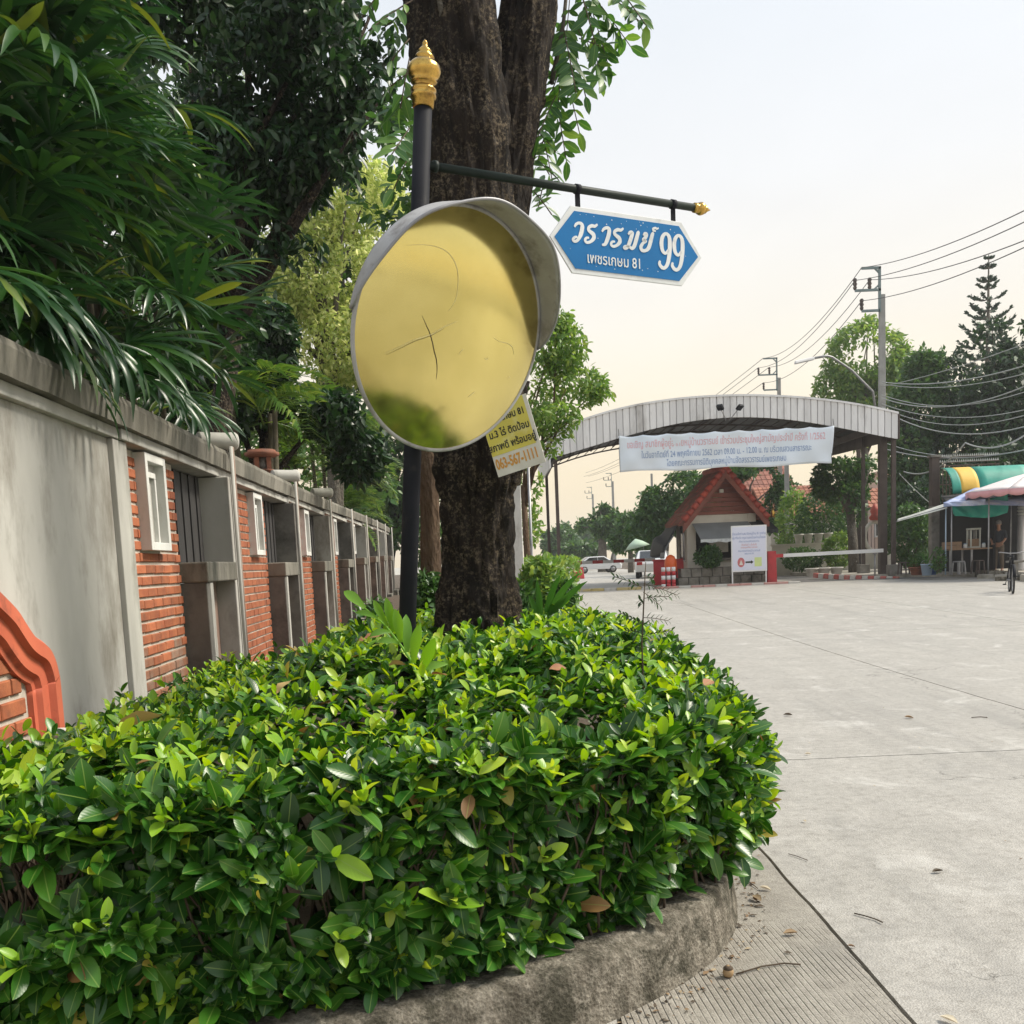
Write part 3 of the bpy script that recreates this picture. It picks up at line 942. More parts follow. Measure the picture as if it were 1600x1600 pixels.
while z < 1.28:
    hw = 0.49 if z < 0.98 else max(0.1, 0.49 - (z - 0.95) * 1.1)
    x = NC - 0.52 - (0.13 if rr % 2 else 0)
    while x < NC + 0.52:
        a, c = max(x, NC - hw) + .006, min(x + 0.27, NC + hw) - .006
        if c - a > 0.05:
            o = bpy.data.objects.new('brick', FULLB)
            COL.objects.link(o)
            o.parent = npan
            o.location = ((a + c) / 2, 0.022, z)
            o.scale = ((c - a) / (BL - .008), 1, 1.25)
        x += 0.27
    z += 0.099
    rr += 1
# terracotta lantern pedestal behind the second roll
lan = empty('terracotta_lantern', W0 + wu * 13.4 - wnrm * 0.25 + Vector((0, 0, ZCAP1 + wz(13.4))), 0.3, 'terracotta garden lantern with flat cap on top of the wall under the trees', 'lantern')
lan.scale = (0.8, 0.8, 0.8)
MB().lathe([(0.20, 0), (0.20, 0.05), (0.13, 0.09), (0.11, 0.16), (0.15, 0.2), (0.18, 0.23)], 14).build('base', M_TERRA, lan)
for a in range(4):
    t = math.pi / 4 + a * math.pi / 2
    MB().box(-0.035, 0.035, -0.035, 0.035, 0.231, 0.42).build('post', M_TERRA, lan, loc=(0.13 * math.cos(t), 0.13 * math.sin(t), 0))
MB().lathe([(0.19, 0.421), (0.26, 0.445), (0.275, 0.47), (0.27, 0.50), (0.22, 0.515), (0.215, 0.54)], 8).build('cap', M_TERRA, lan)
MB().lathe([(0.085, 0.231), (0.10, 0.30), (0.07, 0.42)], 10).build('lamp_core', M_PLASTD, lan)
# small white ornament at the foot of the niche
orn = empty('white_ornament', W0 + wu * 4.72 + wnrm * 0.22 + Vector((0, 0, 0)), 0, 'small white round garden ornament before the coral niche at the left edge', 'ornament')
MB().lathe([(0.05, 0.0), (0.05, 0.62), (0.03, 0.66)], 14).build('stem', M_WHITE, orn)
tb = MB()
tb.tube([(0.07 * math.cos(a), 0, 0.74 + 0.07 * math.sin(a)) for a in np.linspace(0, 2 * math.pi, 19)], 0.03, 10)
tb.build('ring', M_WHITE, orn)
# ================================================================== sign post, street sign, traffic mirror
M_BLACK = mat('black_paint', (0.012, 0.013, 0.017), (0.018, 0.019, 0.024), 5, 0.6, bmp=0.08, grime=(0.04, 0.038, 0.036), gscale=9, gamt=0.12, spec=0.08)
M_GREENBLK = mat('dark_green_paint', (0.014, 0.022, 0.018), (0.022, 0.03, 0.026), 5, 0.5, bmp=0.1, spec=0.15)
M_GOLD = mat('worn_gold', (0.62, 0.40, 0.10), (0.36, 0.21, 0.06), 14, 0.2, metal=1.0, bmp=0.3, bdist=0.004, grime=(0.11, 0.06, 0.025), gscale=16, gamt=0.45)
M_BLUE = mat('blue_sign', (0.010, 0.155, 0.40), (0.009, 0.135, 0.35), 4, 0.5, bmp=0.05, grime=(0.04, 0.2, 0.45), gscale=22, gamt=0.02, spec=0.2)
M_SIGNW = mat('sign_white', (0.72, 0.74, 0.74), (0.58, 0.6, 0.6), 5, 0.5, bmp=0.05, grime=(0.42, 0.44, 0.44), gscale=9, gamt=0.3)
M_GALV = mat('grey_metal', (0.34, 0.34, 0.35), (0.22, 0.22, 0.23), 6, 0.5, metal=0.5, bmp=0.15)
M_VISOR = mat('visor_grey', (0.40, 0.40, 0.41), (0.28, 0.275, 0.27), 5, 0.6, bmp=0.25, bdist=0.004, grime=(0.09, 0.075, 0.055), gscale=4, gamt=0.4)

pb, pt = PY(637, 960, 4.5), PY(661, 168, 4.5)
pdir = (pt - pb).normalized()
foot = pb - pdir * ((pb.z - 0.25) / pdir.z)
post = empty('street_sign_post', foot, 0, 'tall black round post with gold finial and a side arm behind the hedge', 'sign post')
def pl(p):
    return Vector(p) - foot
MB().tube([pl(foot), pl(foot + (pt - foot) * 0.5), pl(pt)], 0.038, 24).build('pole', M_BLACK, post)
fb = MB()
fb.M = Matrix.Translation(pl(pt)) @ pdir.to_track_quat('Z', 'Y').to_matrix().to_4x4()
fb.lathe([(0.040, -0.005), (0.045, 0.0), (0.046, 0.030), (0.052, 0.033), (0.055, 0.042), (0.050, 0.052), (0.053, 0.060), (0.055, 0.068), (0.047, 0.075), (0.040, 0.085), (0.050, 0.092), (0.056, 0.098), (0.050, 0.105), (0.063, 0.118), (0.070, 0.140), (0.066, 0.160), (0.052, 0.176), (0.034, 0.186), (0.042, 0.192), (0.036, 0.204), (0.026, 0.212), (0.030, 0.218), (0.020, 0.230), (0.010, 0.240), (0.013, 0.248), (0.006, 0.260), (0.001, 0.268)], 28)
fb.build('finial', M_GOLD, post)
AZ = R(61.5)
ad = Vector((math.sin(AZ), math.cos(AZ), 0))
A0 = Vector((-0.269, 4.5, 3.157))
MB().tube([pl(A0 - ad * 0.01), pl(A0 + ad * 1.42)], 0.0175, 16).build('arm', M_GREENBLK, post)
MB().tube([pl(A0 + ad * 0.036), pl(A0 + ad * 0.055)], 0.024, 16).build('arm_collar', M_GREENBLK, post)
f2 = MB()
f2.M = Matrix.Translation(pl(A0 + ad * 1.42)) @ ad.to_track_quat('Z', 'Y').to_matrix().to_4x4()
f2.lathe([(0.018, -0.004), (0.023, 0.0), (0.024, 0.012), (0.018, 0.016), (0.027, 0.026), (0.031, 0.040), (0.027, 0.054), (0.016, 0.062), (0.02, 0.068), (0.010, 0.080), (0.004, 0.094), (0.001, 0.1)], 18)
f2.build('arm_finial', M_GOLD, post)
for s_ in (0.752, 1.292):
    h = MB()
    h.tube([pl(A0 + ad * (s_ - 0.012)), pl(A0 + ad * (s_ + 0.012))], 0.022, 14)
    c = A0 + ad * s_
    h.bar(pl(c + Vector((0, 0, -0.015))), pl(c + Vector((0, 0, -0.105))), 0.024, 0.006, up=ad.cross(Vector((0, 0, 1))))
    h.build('hanger', M_BLACK, post)

# the blue street name sign hanging from the arm
sign = empty('street_name_sign', A0 + ad * 1.025 + Vector((0, 0, -0.225)), math.pi / 2 - AZ, 'blue hexagonal street name sign with white border hanging from the black arm', 'street sign')
hexo = [(-0.43, 0.005), (-0.315, 0.148), (0.312, 0.148), (0.432, -0.005), (0.308, -0.148), (-0.318, -0.145)]
MB().prism(hexo, -0.004, 0.004).build('border', M_SIGNW, sign, bevel=0.002)
hexi = [(x * 0.945, z * 0.855) for x, z in hexo]
MB().prism(hexi, -0.0065, -0.0042).build('panel', M_BLUE, sign)
def put_text(parent, body, size, m, x, y, z, **kw):
    o = link('lettering', text_mesh(body, size, m, **kw), parent, (x, y, z))
    return o
# hand-painted looped italic lettering and tall numerals, as strokes of changing width
def zs(x, y):
    """photograph detail -> sign coordinates"""
    d = ray(850 + x * 0.16875, 300 + y * 0.16875)
    o = Vector((0, 0, CAM_H))
    nn = Vector((ad.y, -ad.x, 0))
    q = o + d * ((Vector(sign.location) - o).dot(nn) / d.dot(nn)) - Vector(sign.location)
    return Vector((q.dot(ad), q.z))
def stroke(b_, pts):
    P_ = [(zs(x, y), (w + 4) * 0.16875 * 0.00305) for x, y, w in pts]
    fine = []
    for i in range(len(P_) - 1):
        (p0, _), (p1, w1), (p2, w2), (p3, _) = P_[max(0, i - 1)], P_[i], P_[i + 1], P_[min(len(P_) - 1, i + 2)]
        for k in range(6):
            t = k / 6
            fine.append((0.5 * ((2 * p1) + (p2 - p0) * t + (2 * p0 - 5 * p1 + 4 * p2 - p3) * t * t + (-p0 + 3 * p1 - 3 * p2 + p3) * t ** 3), w1 + (w2 - w1) * t))
    fine.append(P_[-1])
    n = len(fine)
    vs = []
    for i, (p, w) in enumerate(fine):
        d = (fine[min(i + 1, n - 1)][0] - fine[max(i - 1, 0)][0]).normalized()
        s_ = Vector((-d.y, d.x)) * (w / 2)
        for yy in (-0.0085, -0.0068):
            vs += [(p.x - s_.x, yy, p.y - s_.y), (p.x + s_.x, yy, p.y + s_.y)]
    fs = []
    for i in range(n - 1):
        a_, c_ = i * 4, (i + 1) * 4
        fs += [(a_, a_ + 1, c_ + 1, c_), (a_ + 2, c_ + 2, c_ + 3, a_ + 3), (a_, c_, c_ + 2, a_ + 2), (a_ + 1, a_ + 3, c_ + 3, c_ + 1)]
    fs += [(0, 2, 3, 1), ((n - 1) * 4, (n - 1) * 4 + 1, (n - 1) * 4 + 3, (n - 1) * 4 + 2)]
    b_.add(vs, fs)
RO = [(408, 428, 12), (384, 430, 18), (372, 452, 22), (390, 472, 20), (426, 462, 22), (452, 430, 34), (448, 398, 36), (424, 376, 30), (404, 356, 26), (408, 332, 24), (434, 318, 26), (462, 322, 22), (486, 304, 12)]
NINE = [(1066, 640, 14), (1060, 668, 30), (1080, 700, 30), (1108, 706, 26), (1134, 670, 34), (1150, 590, 40), (1156, 490, 42), (1148, 420, 36), (1118, 390, 22), (1088, 420, 34), (1078, 480, 40), (1088, 545, 34), (1116, 572, 22), (1142, 540, 18)]
for glyph in (
    [(300, 420, 12), (276, 424, 18), (260, 446, 22), (278, 462, 20), (308, 444, 24), (334, 390, 36), (346, 330, 36), (338, 302, 28), (314, 292, 20), (288, 304, 20), (274, 328, 12)],
    RO,
    [(528, 372, 12), (544, 348, 20), (572, 336, 24), (594, 352, 34), (590, 400, 36), (574, 452, 34), (556, 488, 26), (528, 494, 12)],
    [(x + 240, y + 36, w) for x, y, w in RO],
    [(772, 398, 14), (786, 378, 22), (808, 384, 30), (800, 420, 34), (782, 474, 34), (764, 514, 26), (740, 528, 20), (730, 516, 14), (748, 504, 14), (780, 512, 20), (806, 526, 26), (828, 500, 34), (846, 440, 36), (862, 386, 32), (874, 374, 14)],
    [(912, 408, 14), (924, 388, 20), (942, 396, 24), (930, 426, 30), (908, 448, 22), (936, 458, 18), (906, 480, 24), (888, 516, 32), (900, 544, 28), (932, 546, 24), (960, 520, 34), (978, 460, 36), (994, 400, 32), (1006, 380, 14)],
    [(1026, 366, 10), (1004, 362, 16), (1002, 344, 16), (1024, 338, 16), (1034, 346, 14), (1052, 338, 8)],
    NINE,
    [(x + 118, y + 17, w) for x, y, w in NINE]):
    b_ = MB()
    stroke(b_, glyph)
    b_.build('letter', M_SIGNW, sign)
put_text(sign, 'เพชรเกษม 81', 0.066, M_SIGNW, -0.085, -0.0075, -0.073, bold=0.0004, sx=0.86)
random.seed(3)
sp_ = MB()
for _ in range(26):
    x, z = random.uniform(-0.34, 0.36), random.choice([random.uniform(0.085, 0.12), random.uniform(-0.12, -0.085), random.uniform(-.1, .1)])
    r_ = random.uniform(0.0012, 0.003)
    sp_.prism([(x + r_ * math.cos(a), z + r_ * math.sin(a)) for a in (0, 1.2, 2.5, 3.7, 5)], -0.0072, -0.0066)
so = sp_.build('paint_chips', M_SIGNW, sign)
so['kind'] = 'stuff'

# the cracked convex traffic mirror
mc = PY(704, 520, 4.33)
maz, mel = R(42), R(-19)
mn = Vector((math.sin(maz) * math.cos(mel), -math.cos(maz) * math.cos(mel), math.sin(mel)))
ms = Vector((0, 0, 1)).cross(mn).normalized()
mu = mn.cross(ms)
mirror = empty('traffic_mirror', mc, 0, 'round yellowed convex traffic mirror with cracks and a grey visor on the black post', 'traffic mirror')
mirror.matrix_world = Matrix.Translation(mc) @ Matrix((ms, mu, mn)).transposed().to_4x4()
MR = 0.472
SAG = 0.095
RS = (MR * MR + SAG * SAG) / (2 * SAG)
def dome(x, y):
    rr_ = x * x + y * y
    wav = 0.0022 * noise.noise(Vector((x * 3.2, y * 3.2, 4.0)))
    return math.sqrt(max(0.0, RS * RS - rr_)) - (RS - SAG) + 0.01 + wav * max(0, 1 - rr_ / (MR * MR))
m, nt, b = nodes_of('yellowed_mirror')
oc = coord(nt)
n1 = noise_node(nt, oc, 1.7, 5, 0.55, 0.3)
n2 = noise_node(nt, oc, 60, 3, 0.6)
n3 = noise_node(nt, oc, 6.0, 4, 0.6)
cc = ramp(nt, n1.outputs['Fac'], [(0.3, (0.62, 0.52, 0.165)), (0.7, (0.82, 0.70, 0.27))]).outputs[0]
cc = mixc(nt, math_node(nt, 'MULTIPLY', n2.outputs['Fac'], 0.16), cc, (0.42, 0.32, 0.12))
nt.links.new(cc, b.inputs['Base Color'])
b.inputs['Metallic'].default_value = 0.96
rg = ramp(nt, n3.outputs['Fac'], [(0.3, (0.13, 0.13, 0.13)), (0.75, (0.24, 0.24, 0.24))])
nt.links.new(rg.outputs[0], b.inputs['Roughness'])
b.inputs['Coat Weight'].default_value = 0.1
b.inputs['Coat Roughness'].default_value = 0.25
bump(nt, b, n3.outputs['Fac'], 0.03, 0.004)
M_MIRROR = m
fm = MB()
def dm(u_, v_):
    a = u_ * 2 * math.pi
    r_ = MR * v_
    x, y = r_ * math.cos(a), r_ * math.sin(a)
    return (x, y, dome(x, y))
fm.grid(dm, 96, 40)
fm.build('mirror_face', M_MIRROR, mirror)
rim = MB()
rim.tube([(1.0 * (MR + 0.003) * math.cos(a), (MR + 0.006) * math.sin(a), 0.006) for a in np.linspace(0, 2 * math.pi, 97)], 0.009, 10, cap=False)
rim.build('rim', M_VISOR, mirror)
bk = MB()
bk.lathe([(MR + 0.004, 0.0), (MR - 0.01, -0.02), (MR * 0.8, -0.045), (MR * 0.4, -0.06), (0.02, -0.065)], 64)
bk.build('back_shell', M_VISOR, mirror)
# visor: a strip rolled round the upper rim, deepest at the top
vb = MB()
VA0, VA1 = R(-2), R(176)
def vis(u_, v_):
    a = VA0 + (VA1 - VA0) * u_
    # deepest towards the upper right
    e = math.sin(math.pi * (u_ ** 0.82))
    depth = 0.17 * min(1.0, e ** 0.75 * 1.05)
    r_ = MR + 0.016 + 0.004 * math.sin(9 * a) * v_ + 0.020 * v_ * e
    return (r_ * math.cos(a), r_ * math.sin(a), -0.015 + (depth + 0.015) * v_)
vb.grid(vis, 96, 8)
vb.build('visor', M_VISOR, mirror, solid=0.006)
lip = MB()
lip.tube([vis(t, 1.0) for t in np.linspace(0, 1, 90)], 0.0065, 8)
lip.build('visor_lip', M_GALV, mirror)
# clamp to the post
cl = MB()
inv = mirror.matrix_world.inverted()
pp = foot + pdir * ((mc.z - foot.z) / pdir.z)
for dz in (-0.12, 0.12):
    q = pp + pdir * dz
    cl.bar(inv @ q, (inv @ q) * 0.0 + Vector(((inv @ q).x * 0.35, (inv @ q).y, -0.055)), 0.03, 0.02)
cl.build('bracket', M_BLACK, mirror)
# cracks in the yellowed surface
M_CRACK = mat('crack_dark', (0.04, 0.025, 0.01), (0.07, 0.045, 0.015), 20, 0.8)
M_CRACKL = mat('crack_pale', (0.75, 0.68, 0.38), (0.55, 0.46, 0.2), 20, 0.5)
def on_face(px, py):
    """where a sight line meets the mirror plane, in mirror coordinates"""
    d = ray(px, py)
    o = Vector((0, 0, CAM_H))
    t = (mc + mn * 0.06 - o).dot(mn) / d.dot(mn)
    q = inv @ (o + d * t)
    return q.x, q.y
def crack(pxs, w, m_, dz=0.0004, smooth_=True):
    pts = [Vector(on_face(*p)) for p in pxs]
    fine = []
    for i in range(len(pts) - 1):
        p0, p1, p2, p3 = pts[max(0, i - 1)], pts[i], pts[i + 1], pts[min(len(pts) - 1, i + 2)]
        for k in range(8):
            t = k / 8
            fine.append(0.5 * ((2 * p1) + (p2 - p0) * t + (2 * p0 - 5 * p1 + 4 * p2 - p3) * t * t + (-p0 + 3 * p1 - 3 * p2 + p3) * t ** 3) + Vector((random.uniform(-.0006, .0006), random.uniform(-.0006, .0006))))
    fine.append(pts[-1])
    b_ = MB()
    n = len(fine)
    b_.tube([(p.x, p.y, dome(p.x, p.y) + dz) for p in fine], [w * (0.25 + 0.75 * math.sin(math.pi * (i + 0.6) / (n + 0.2))) for i in range(n)], 5)
    return b_.build('crack', m_, mirror)
def z3(x, y):
    return (530 + x * 0.375, 40 + y * 0.375)
crack([z3(*p) for p in ((330, 1205), (345, 1245), (360, 1285), (372, 1340), (384, 1390), (388, 1430), (387, 1468))], 0.0022, M_CRACK)
crack([z3(*p) for p in ((195, 1368), (250, 1335), (300, 1305), (360, 1282), (410, 1250), (465, 1225))], 0.0016, M_CRACKL, 0.0009)
crack([z3(*p) for p in ((200, 1374), (255, 1340), (305, 1310), (360, 1287), (412, 1256))], 0.0011, M_CRACK, 0.0003)
crack([z3(*p) for p in ((300, 918), (370, 915), (430, 930), (465, 965), (480, 1020), (475, 1080), (460, 1140), (430, 1185))], 0.0013, M_CRACKL, 0.0006)
crack([z3(*p) for p in ((620, 1295), (650, 1312), (690, 1322), (715, 1340), (722, 1368))], 0.0013, M_CRACKL, 0.0006)
crack([z3(*p) for p in ((525, 1545), (540, 1530), (553, 1520))], 0.0013, M_CRACKL, 0.0008)
crack([z3(*p) for p in ((583, 1378), (592, 1385), (600, 1376))], 0.0012, M_CRACKL, 0.0008)
crack([z3(*p) for p in ((700, 1470), (712, 1462))], 0.001, M_CRACKL, 0.0008)
crack([z3(*p) for p in ((490, 1340), (478, 1352), (470, 1364))], 0.0008, M_CRACKL, 0.0008)
# ================================================================== hedge
L_MATURE = leaf_mat('hedge_leaf', [(0.0, (0.011, 0.050, 0.006)), (0.35, (0.020, 0.088, 0.009)), (0.7, (0.038, 0.135, 0.013)), (1.0, (0.075, 0.20, 0.02))], 0.2, 0.33, veins=True)
L_YOUNG = leaf_mat('young_hedge_leaf', [(0.0, (0.15, 0.33, 0.02)), (0.5, (0.26, 0.45, 0.03)), (1.0, (0.44, 0.54, 0.06))], 0.32, 0.36, veins=True)
L_OLD = leaf_mat('old_hedge_leaf', [(0.0, (0.34, 0.30, 0.05)), (0.5, (0.30, 0.17, 0.05)), (1.0, (0.20, 0.11, 0.045))], 0.2, 0.5, veins=True)
M_TWIG = mat('twig', (0.10, 0.07, 0.045), (0.06, 0.045, 0.03), 20, 0.9, bmp=0.4)
random.seed(11)
RNG = np.random.default_rng(11)
hedge = empty('hedge', (0, 0, 0), 0, 'clipped glossy green hedge filling the kerbed corner bed', 'hedge')
def hedge_front(x):
    """y of the hedge face nearest the road at x"""
    return np.interp(x, [-4.0, -2.6, -1.7, -0.9, -0.35, 0.12, 0.45, 0.72, 0.90, 1.02, 1.12], [2.40, 2.46, 2.56, 2.72, 2.90, 3.13, 3.39, 3.68, 3.95, 4.3, 4.9])
def hedge_right(y):
    return np.interp(y, [3.4, 3.7, 4.0, 4.4, 5.0, 6.5, 8.0], [0.54, 0.77, 0.93, 1.04, 1.04, 1.0, 0.95])
def hedge_left(y):
    return -2.0 - 0.0595 * np.asarray(y) + 0.28
def hedge_top(x, y):
    f = hedge_front(x)
    d = y - f
    base = 0.92 + 0.0 * x
    back = 0.84 + 0.28 * smooth(-1.6, -0.75, x) - 0.13 * smooth(0.3, 1.0, x)
    z = base + (back - base) * smooth(0.2, 1.7, d)
    edge = smooth(0.0, 0.16, np.minimum(d, np.maximum(hedge_right(y) - x, 0)))
    return z - 0.06 * (1 - edge)
def shoots(P, N, gap, size, tip_young, pairs=4, spread=0.5):
    """leafy shoot tips: pairs of leaves set crosswise down each stem"""
    n = len(P)
    ax = unit(N * 0.75 + np.array((0, 0, 0.45)) + rand_dirs(n) * spread)
    ref = rand_dirs(n)
    s1 = unit(np.cross(ax, ref))
    s2 = np.cross(ax, s1)
    Ps, As, Ns, Ss, Ms = [], [], [], [], []
    young = RNG.random(n) < tip_young
    vig = RNG.uniform(0.72, 1.12, n)
    for k in range(pairs):
        rad = s1 if k % 2 == 0 else s2
        for sg in (1, -1):
            el_ = np.radians({0: 58, 1: 36, 2: 14, 3: -6, 4: -18}[k] + RNG.normal(0, 13, n))
            r_ = unit(rad * sg + RNG.normal(0, 0.18, (n, 3)))
            a = np.cos(el_)[:, None] * r_ + np.sin(el_)[:, None] * ax
            nn = np.cos(el_)[:, None] * ax - np.sin(el_)[:, None] * r_
            Ps.append(P - ax * (gap * k)[:, None] * 1.0 if not np.isscalar(gap) else P - ax * gap * k)
            As.append(a)
            Ns.append(nn)
            Ss.append(np.minimum(size * vig * RNG.uniform(0.7, 1.2, n) * {0: 0.55, 1: 0.85, 2: 1.0, 3: 1.0, 4: 1.0}[k] * RNG.uniform(0.8, 1.2, n), size * 1.15))
            yg = young & ((k == 0) | ((k == 1) & (RNG.random(n) < 0.55)))
            old = RNG.random(n) < (0.006 if k < 2 else 0.016)
            Ms.append(np.where(old, 2, np.where(yg, 1, 0)))
    keep = RNG.random(n * pairs * 2) < 0.93
    return [np.concatenate(q)[keep] for q in (Ps, As, Ns, Ss, Ms)]
parts_ = []
# top
n = 5200
x = RNG.uniform(-2.6, 1.12, n)
y = 2.3 + RNG.random(n) ** 1.25 * 5.4
ok = (y > hedge_front(x)) & (x < hedge_right(y)) & (x > hedge_left(y))
x, y = x[ok], y[ok]
lump = np.array([noise.fractal(Vector((a * 2.6, c * 2.6, 0.5)), 1, 2, 3) for a, c in zip(x, y)])
keep_ = lump > -0.42
x, y, lump = x[keep_], y[keep_], lump[keep_]
z = hedge_top(x, y) + 0.06 * lump + RNG.uniform(-0.05, 0.03, len(x)) + np.where(RNG.random(len(x)) < 0.04, RNG.uniform(0.02, 0.09, len(x)), 0)
Nt = np.tile((0., 0., 1.), (len(x), 1)) + np.stack([RNG.normal(0, .25, len(x)), RNG.normal(-0.1, .25, len(x)), np.zeros(len(x))], 1)
parts_.append(shoots(np.stack([x, y, z], 1), unit(Nt), 0.028, 0.098, 0.72))
# front and right faces
def face_pts(n, depth0, depth1):
    x = RNG.uniform(-2.3, 1.08, n)
    t = RNG.random(n)
    yf = hedge_front(x)
    zt = hedge_top(x, yf + 0.12)
    zb = 0.24
    z = zb + (zt - zb) * t
    dx = 0.02
    sl = (hedge_front(x + dx) - hedge_front(x - dx)) / (2 * dx)
    N = unit(np.stack([sl, -np.ones(n), 0.15 + 0 * sl], 1))
    bulge = 0.07 * np.sin(t * math.pi) + 0.10 * np.array([noise.fractal(Vector((a * 2.4, c * 2.4, 7.5)), 1, 2, 3) for a, c in zip(x, z)])
    P = np.stack([x, yf + 0.10, z], 1) - N * ((1 - t) ** 1.5 * 0.10 * smooth(0.0, 0.7, x))[:, None] + N * (bulge - RNG.uniform(depth0, depth1, n))[:, None]
    hole = np.array([noise.fractal(Vector((a * 5.5, c * 5.5, 2.5)), 1, 2, 2) for a, c in zip(x, z)])
    ok_ = hole > -0.22
    return P[ok_], N[ok_], t[ok_]
P, N, t = face_pts(1750, -0.03, 0.08)
parts_.append(shoots(P, N, 0.03, 0.113, 0.22, spread=0.65))
P, N, t = face_pts(800, 0.12, 0.24)
parts_.append(shoots(P, N, 0.032, 0.105, 0.05, spread=0.9))
n = 1400
y = RNG.uniform(3.75, 7.6, n)
t = RNG.random(n)
xr = hedge_right(y)
zt = hedge_top(xr - 0.1, y)
z = 0.26 + (zt - 0.26) * t
N = unit(np.stack([np.ones(n), -0.25 * np.ones(n), 0.15 * np.ones(n)], 1))
P = np.stack([xr - 0.06 - 0.17 * (1 - t) ** 1.2 + 0.02 * np.sin(t * math.pi) - RNG.uniform(-0.02, 0.12, n), y, z], 1)
parts_.append(shoots(P, N, 0.028, 0.103, 0.3, spread=0.6))
HP, HA, HN, HS, HM = [np.concatenate([p[i] for p in parts_]) for i in range(5)]
foliage(hedge, T_FULL, HP, HA, HN, HS, [L_MATURE, L_YOUNG, L_OLD], HM, singles=300)
tw = MB()
for _ in range(420):
    x0 = random.uniform(-2.3, 0.85)
    y0 = float(hedge_front(x0)) + random.uniform(0.15, 0.6)
    if x0 > float(hedge_right(y0)) - .1:
        continue
    z0 = 0.2
    pts = [Vector((x0, y0, z0))]
    d = Vector((random.uniform(-.35, .35), random.uniform(-.6, .15), 1)).normalized()
    zt = float(hedge_top(x0, y0)) - 0.24
    while pts[-1].z < zt and len(pts) < 9:
        d = (d + Vector((random.uniform(-.35, .35), random.uniform(-.35, .3), random.uniform(-.1, .3)))).normalized()
        q = pts[-1] + d * 0.13
        q.x = min(q.x, float(hedge_right(q.y)) - .06)
        q.y = max(q.y, float(hedge_front(q.x)) + .09)
        pts.append(q)
    tw.tube(pts, [0.006 * (1 - 0.6 * i / len(pts)) for i in range(len(pts))], 5)
o = tw.build('stems', M_TWIG, hedge)
o['kind'] = 'stuff'
# ------------------------------------------------------------------ dead leaves lying on the hedge
L_DRY = leaf_mat('dry_leaf', [(0.0, (0.52, 0.39, 0.17)), (0.5, (0.46, 0.32, 0.13)), (1.0, (0.60, 0.47, 0.24))], 0.12, 0.7, veins=True)
L_DRYR = leaf_mat('dry_red_leaf', [(0.0, (0.30, 0.12, 0.06)), (1.0, (0.36, 0.17, 0.08))], 0.12, 0.7, veins=True)
T_BIG = leaf_template(((0.0, 0.03), (0.08, 0.16), (0.2, 0.34), (0.35, 0.47), (0.5, 0.5), (0.65, 0.44), (0.8, 0.28), (0.92, 0.12), (1.0, 0.0)), 0.55, 0.22, 0.18)
def dead_leaf(px, py, Y, size, yaw, tilt, m, label, T=T_BIG):
    p = PY(px, py, Y)
    o = link('dead_leaf', leaf_mesh('dead_leaf', T, np.zeros((1, 3)), np.array([[0, 1., 0]]), np.array([[0, 0, 1.]]), size, m))
    co = o.data.vertices
    for v in co:
        v.co.z += size * 0.10 * noise.noise(Vector((v.co.x / size * 3, v.co.y / size * 3, px)))
    o.location = p
    o.rotation_euler = (tilt[0], tilt[1], yaw)
    tag(o, label, 'leaf', 'dead leaves caught on the hedge')
dead_leaf(182, 1150, 3.9, 0.21, R(-105), (R(35), R(-25)), L_DRY, 'large curled tan dead leaf caught on the hedge beside the coral niche')
dead_leaf(560, 1004, 5.2, 0.13, R(-70), (R(25), R(20)), L_DRYR, 'brown dead leaf below the palm seedling left of the black post')
dead_leaf(600, 1042, 4.25, 0.10, R(-60), (R(10), R(-30)), L_DRY, 'pale dead leaf under the palm seedling fronds on the hedge')
dead_leaf(432, 1084, 4.0, 0.09, R(-40), (R(40), R(0)), L_DRY, 'small tan dead leaf on the hedge before the brick panel')
dead_leaf(858, 1046, 4.1, 0.075, R(-70), (R(10), R(40)), L_DRYR, 'small reddish dead leaf on the hedge right of the tree')
dead_leaf(1100, 1072, 4.15, 0.085, R(-30), (R(20), R(25)), L_DRYR, 'reddish dead leaf near the right corner of the hedge')

# ================================================================== trees by the post
M_BARK = None
def bark_mat(name, a, bcol, lichen, amt, scale=7.0):
    m, nt, b = nodes_of(name)
    wp = coord(nt, 'Object', (1, 1, 0.34))
    n1 = noise_node(nt, wp, scale, 8, 0.7, 0.6)
    n2 = noise_node(nt, coord(nt), 6.0, 9, 0.8)
    n4 = noise_node(nt, coord(nt), 48.0, 4, 0.7)
    c = ramp(nt, n1.outputs['Fac'], [(0.32, bcol), (0.6, a)]).outputs[0]
    f = math_node(nt, 'MULTIPLY', ramp(nt, n2.outputs['Fac'], [(0.56 - amt * .2, (0, 0, 0)), (0.66, (1, 1, 1))]).outputs[0], ramp(nt, n4.outputs['Fac'], [(0.46, (0, 0, 0)), (0.6, (1, 1, 1))]).outputs[0])
    c = mixc(nt, f, c, lichen)
    nt.links.new(c, b.inputs['Base Color'])
    b.inputs['Roughness'].default_value = 0.9
    b.inputs['Specular IOR Level'].default_value = 0.25
    v = nt.nodes.new('ShaderNodeTexVoronoi')
    v.inputs['Scale'].default_value = scale * 4
    nt.links.new(wp, v.inputs['Vector'])
    n6 = noise_node(nt, wp, scale * 9, 6, 0.75, 0.5)
    h = math_node(nt, 'ADD', math_node(nt, 'ADD', n1.outputs['Fac'], math_node(nt, 'MULTIPLY', n6.outputs['Fac'], 0.6)), math_node(nt, 'MULTIPLY', v.outputs['Distance'], 0.7))
    bump(nt, b, h, 1.0, 0.05)
    MATS[name] = m
    return m
M_BARK = bark_mat('dark_bark', (0.030, 0.022, 0.017), (0.007, 0.006, 0.0055), (0.23, 0.18, 0.12), 0.45)
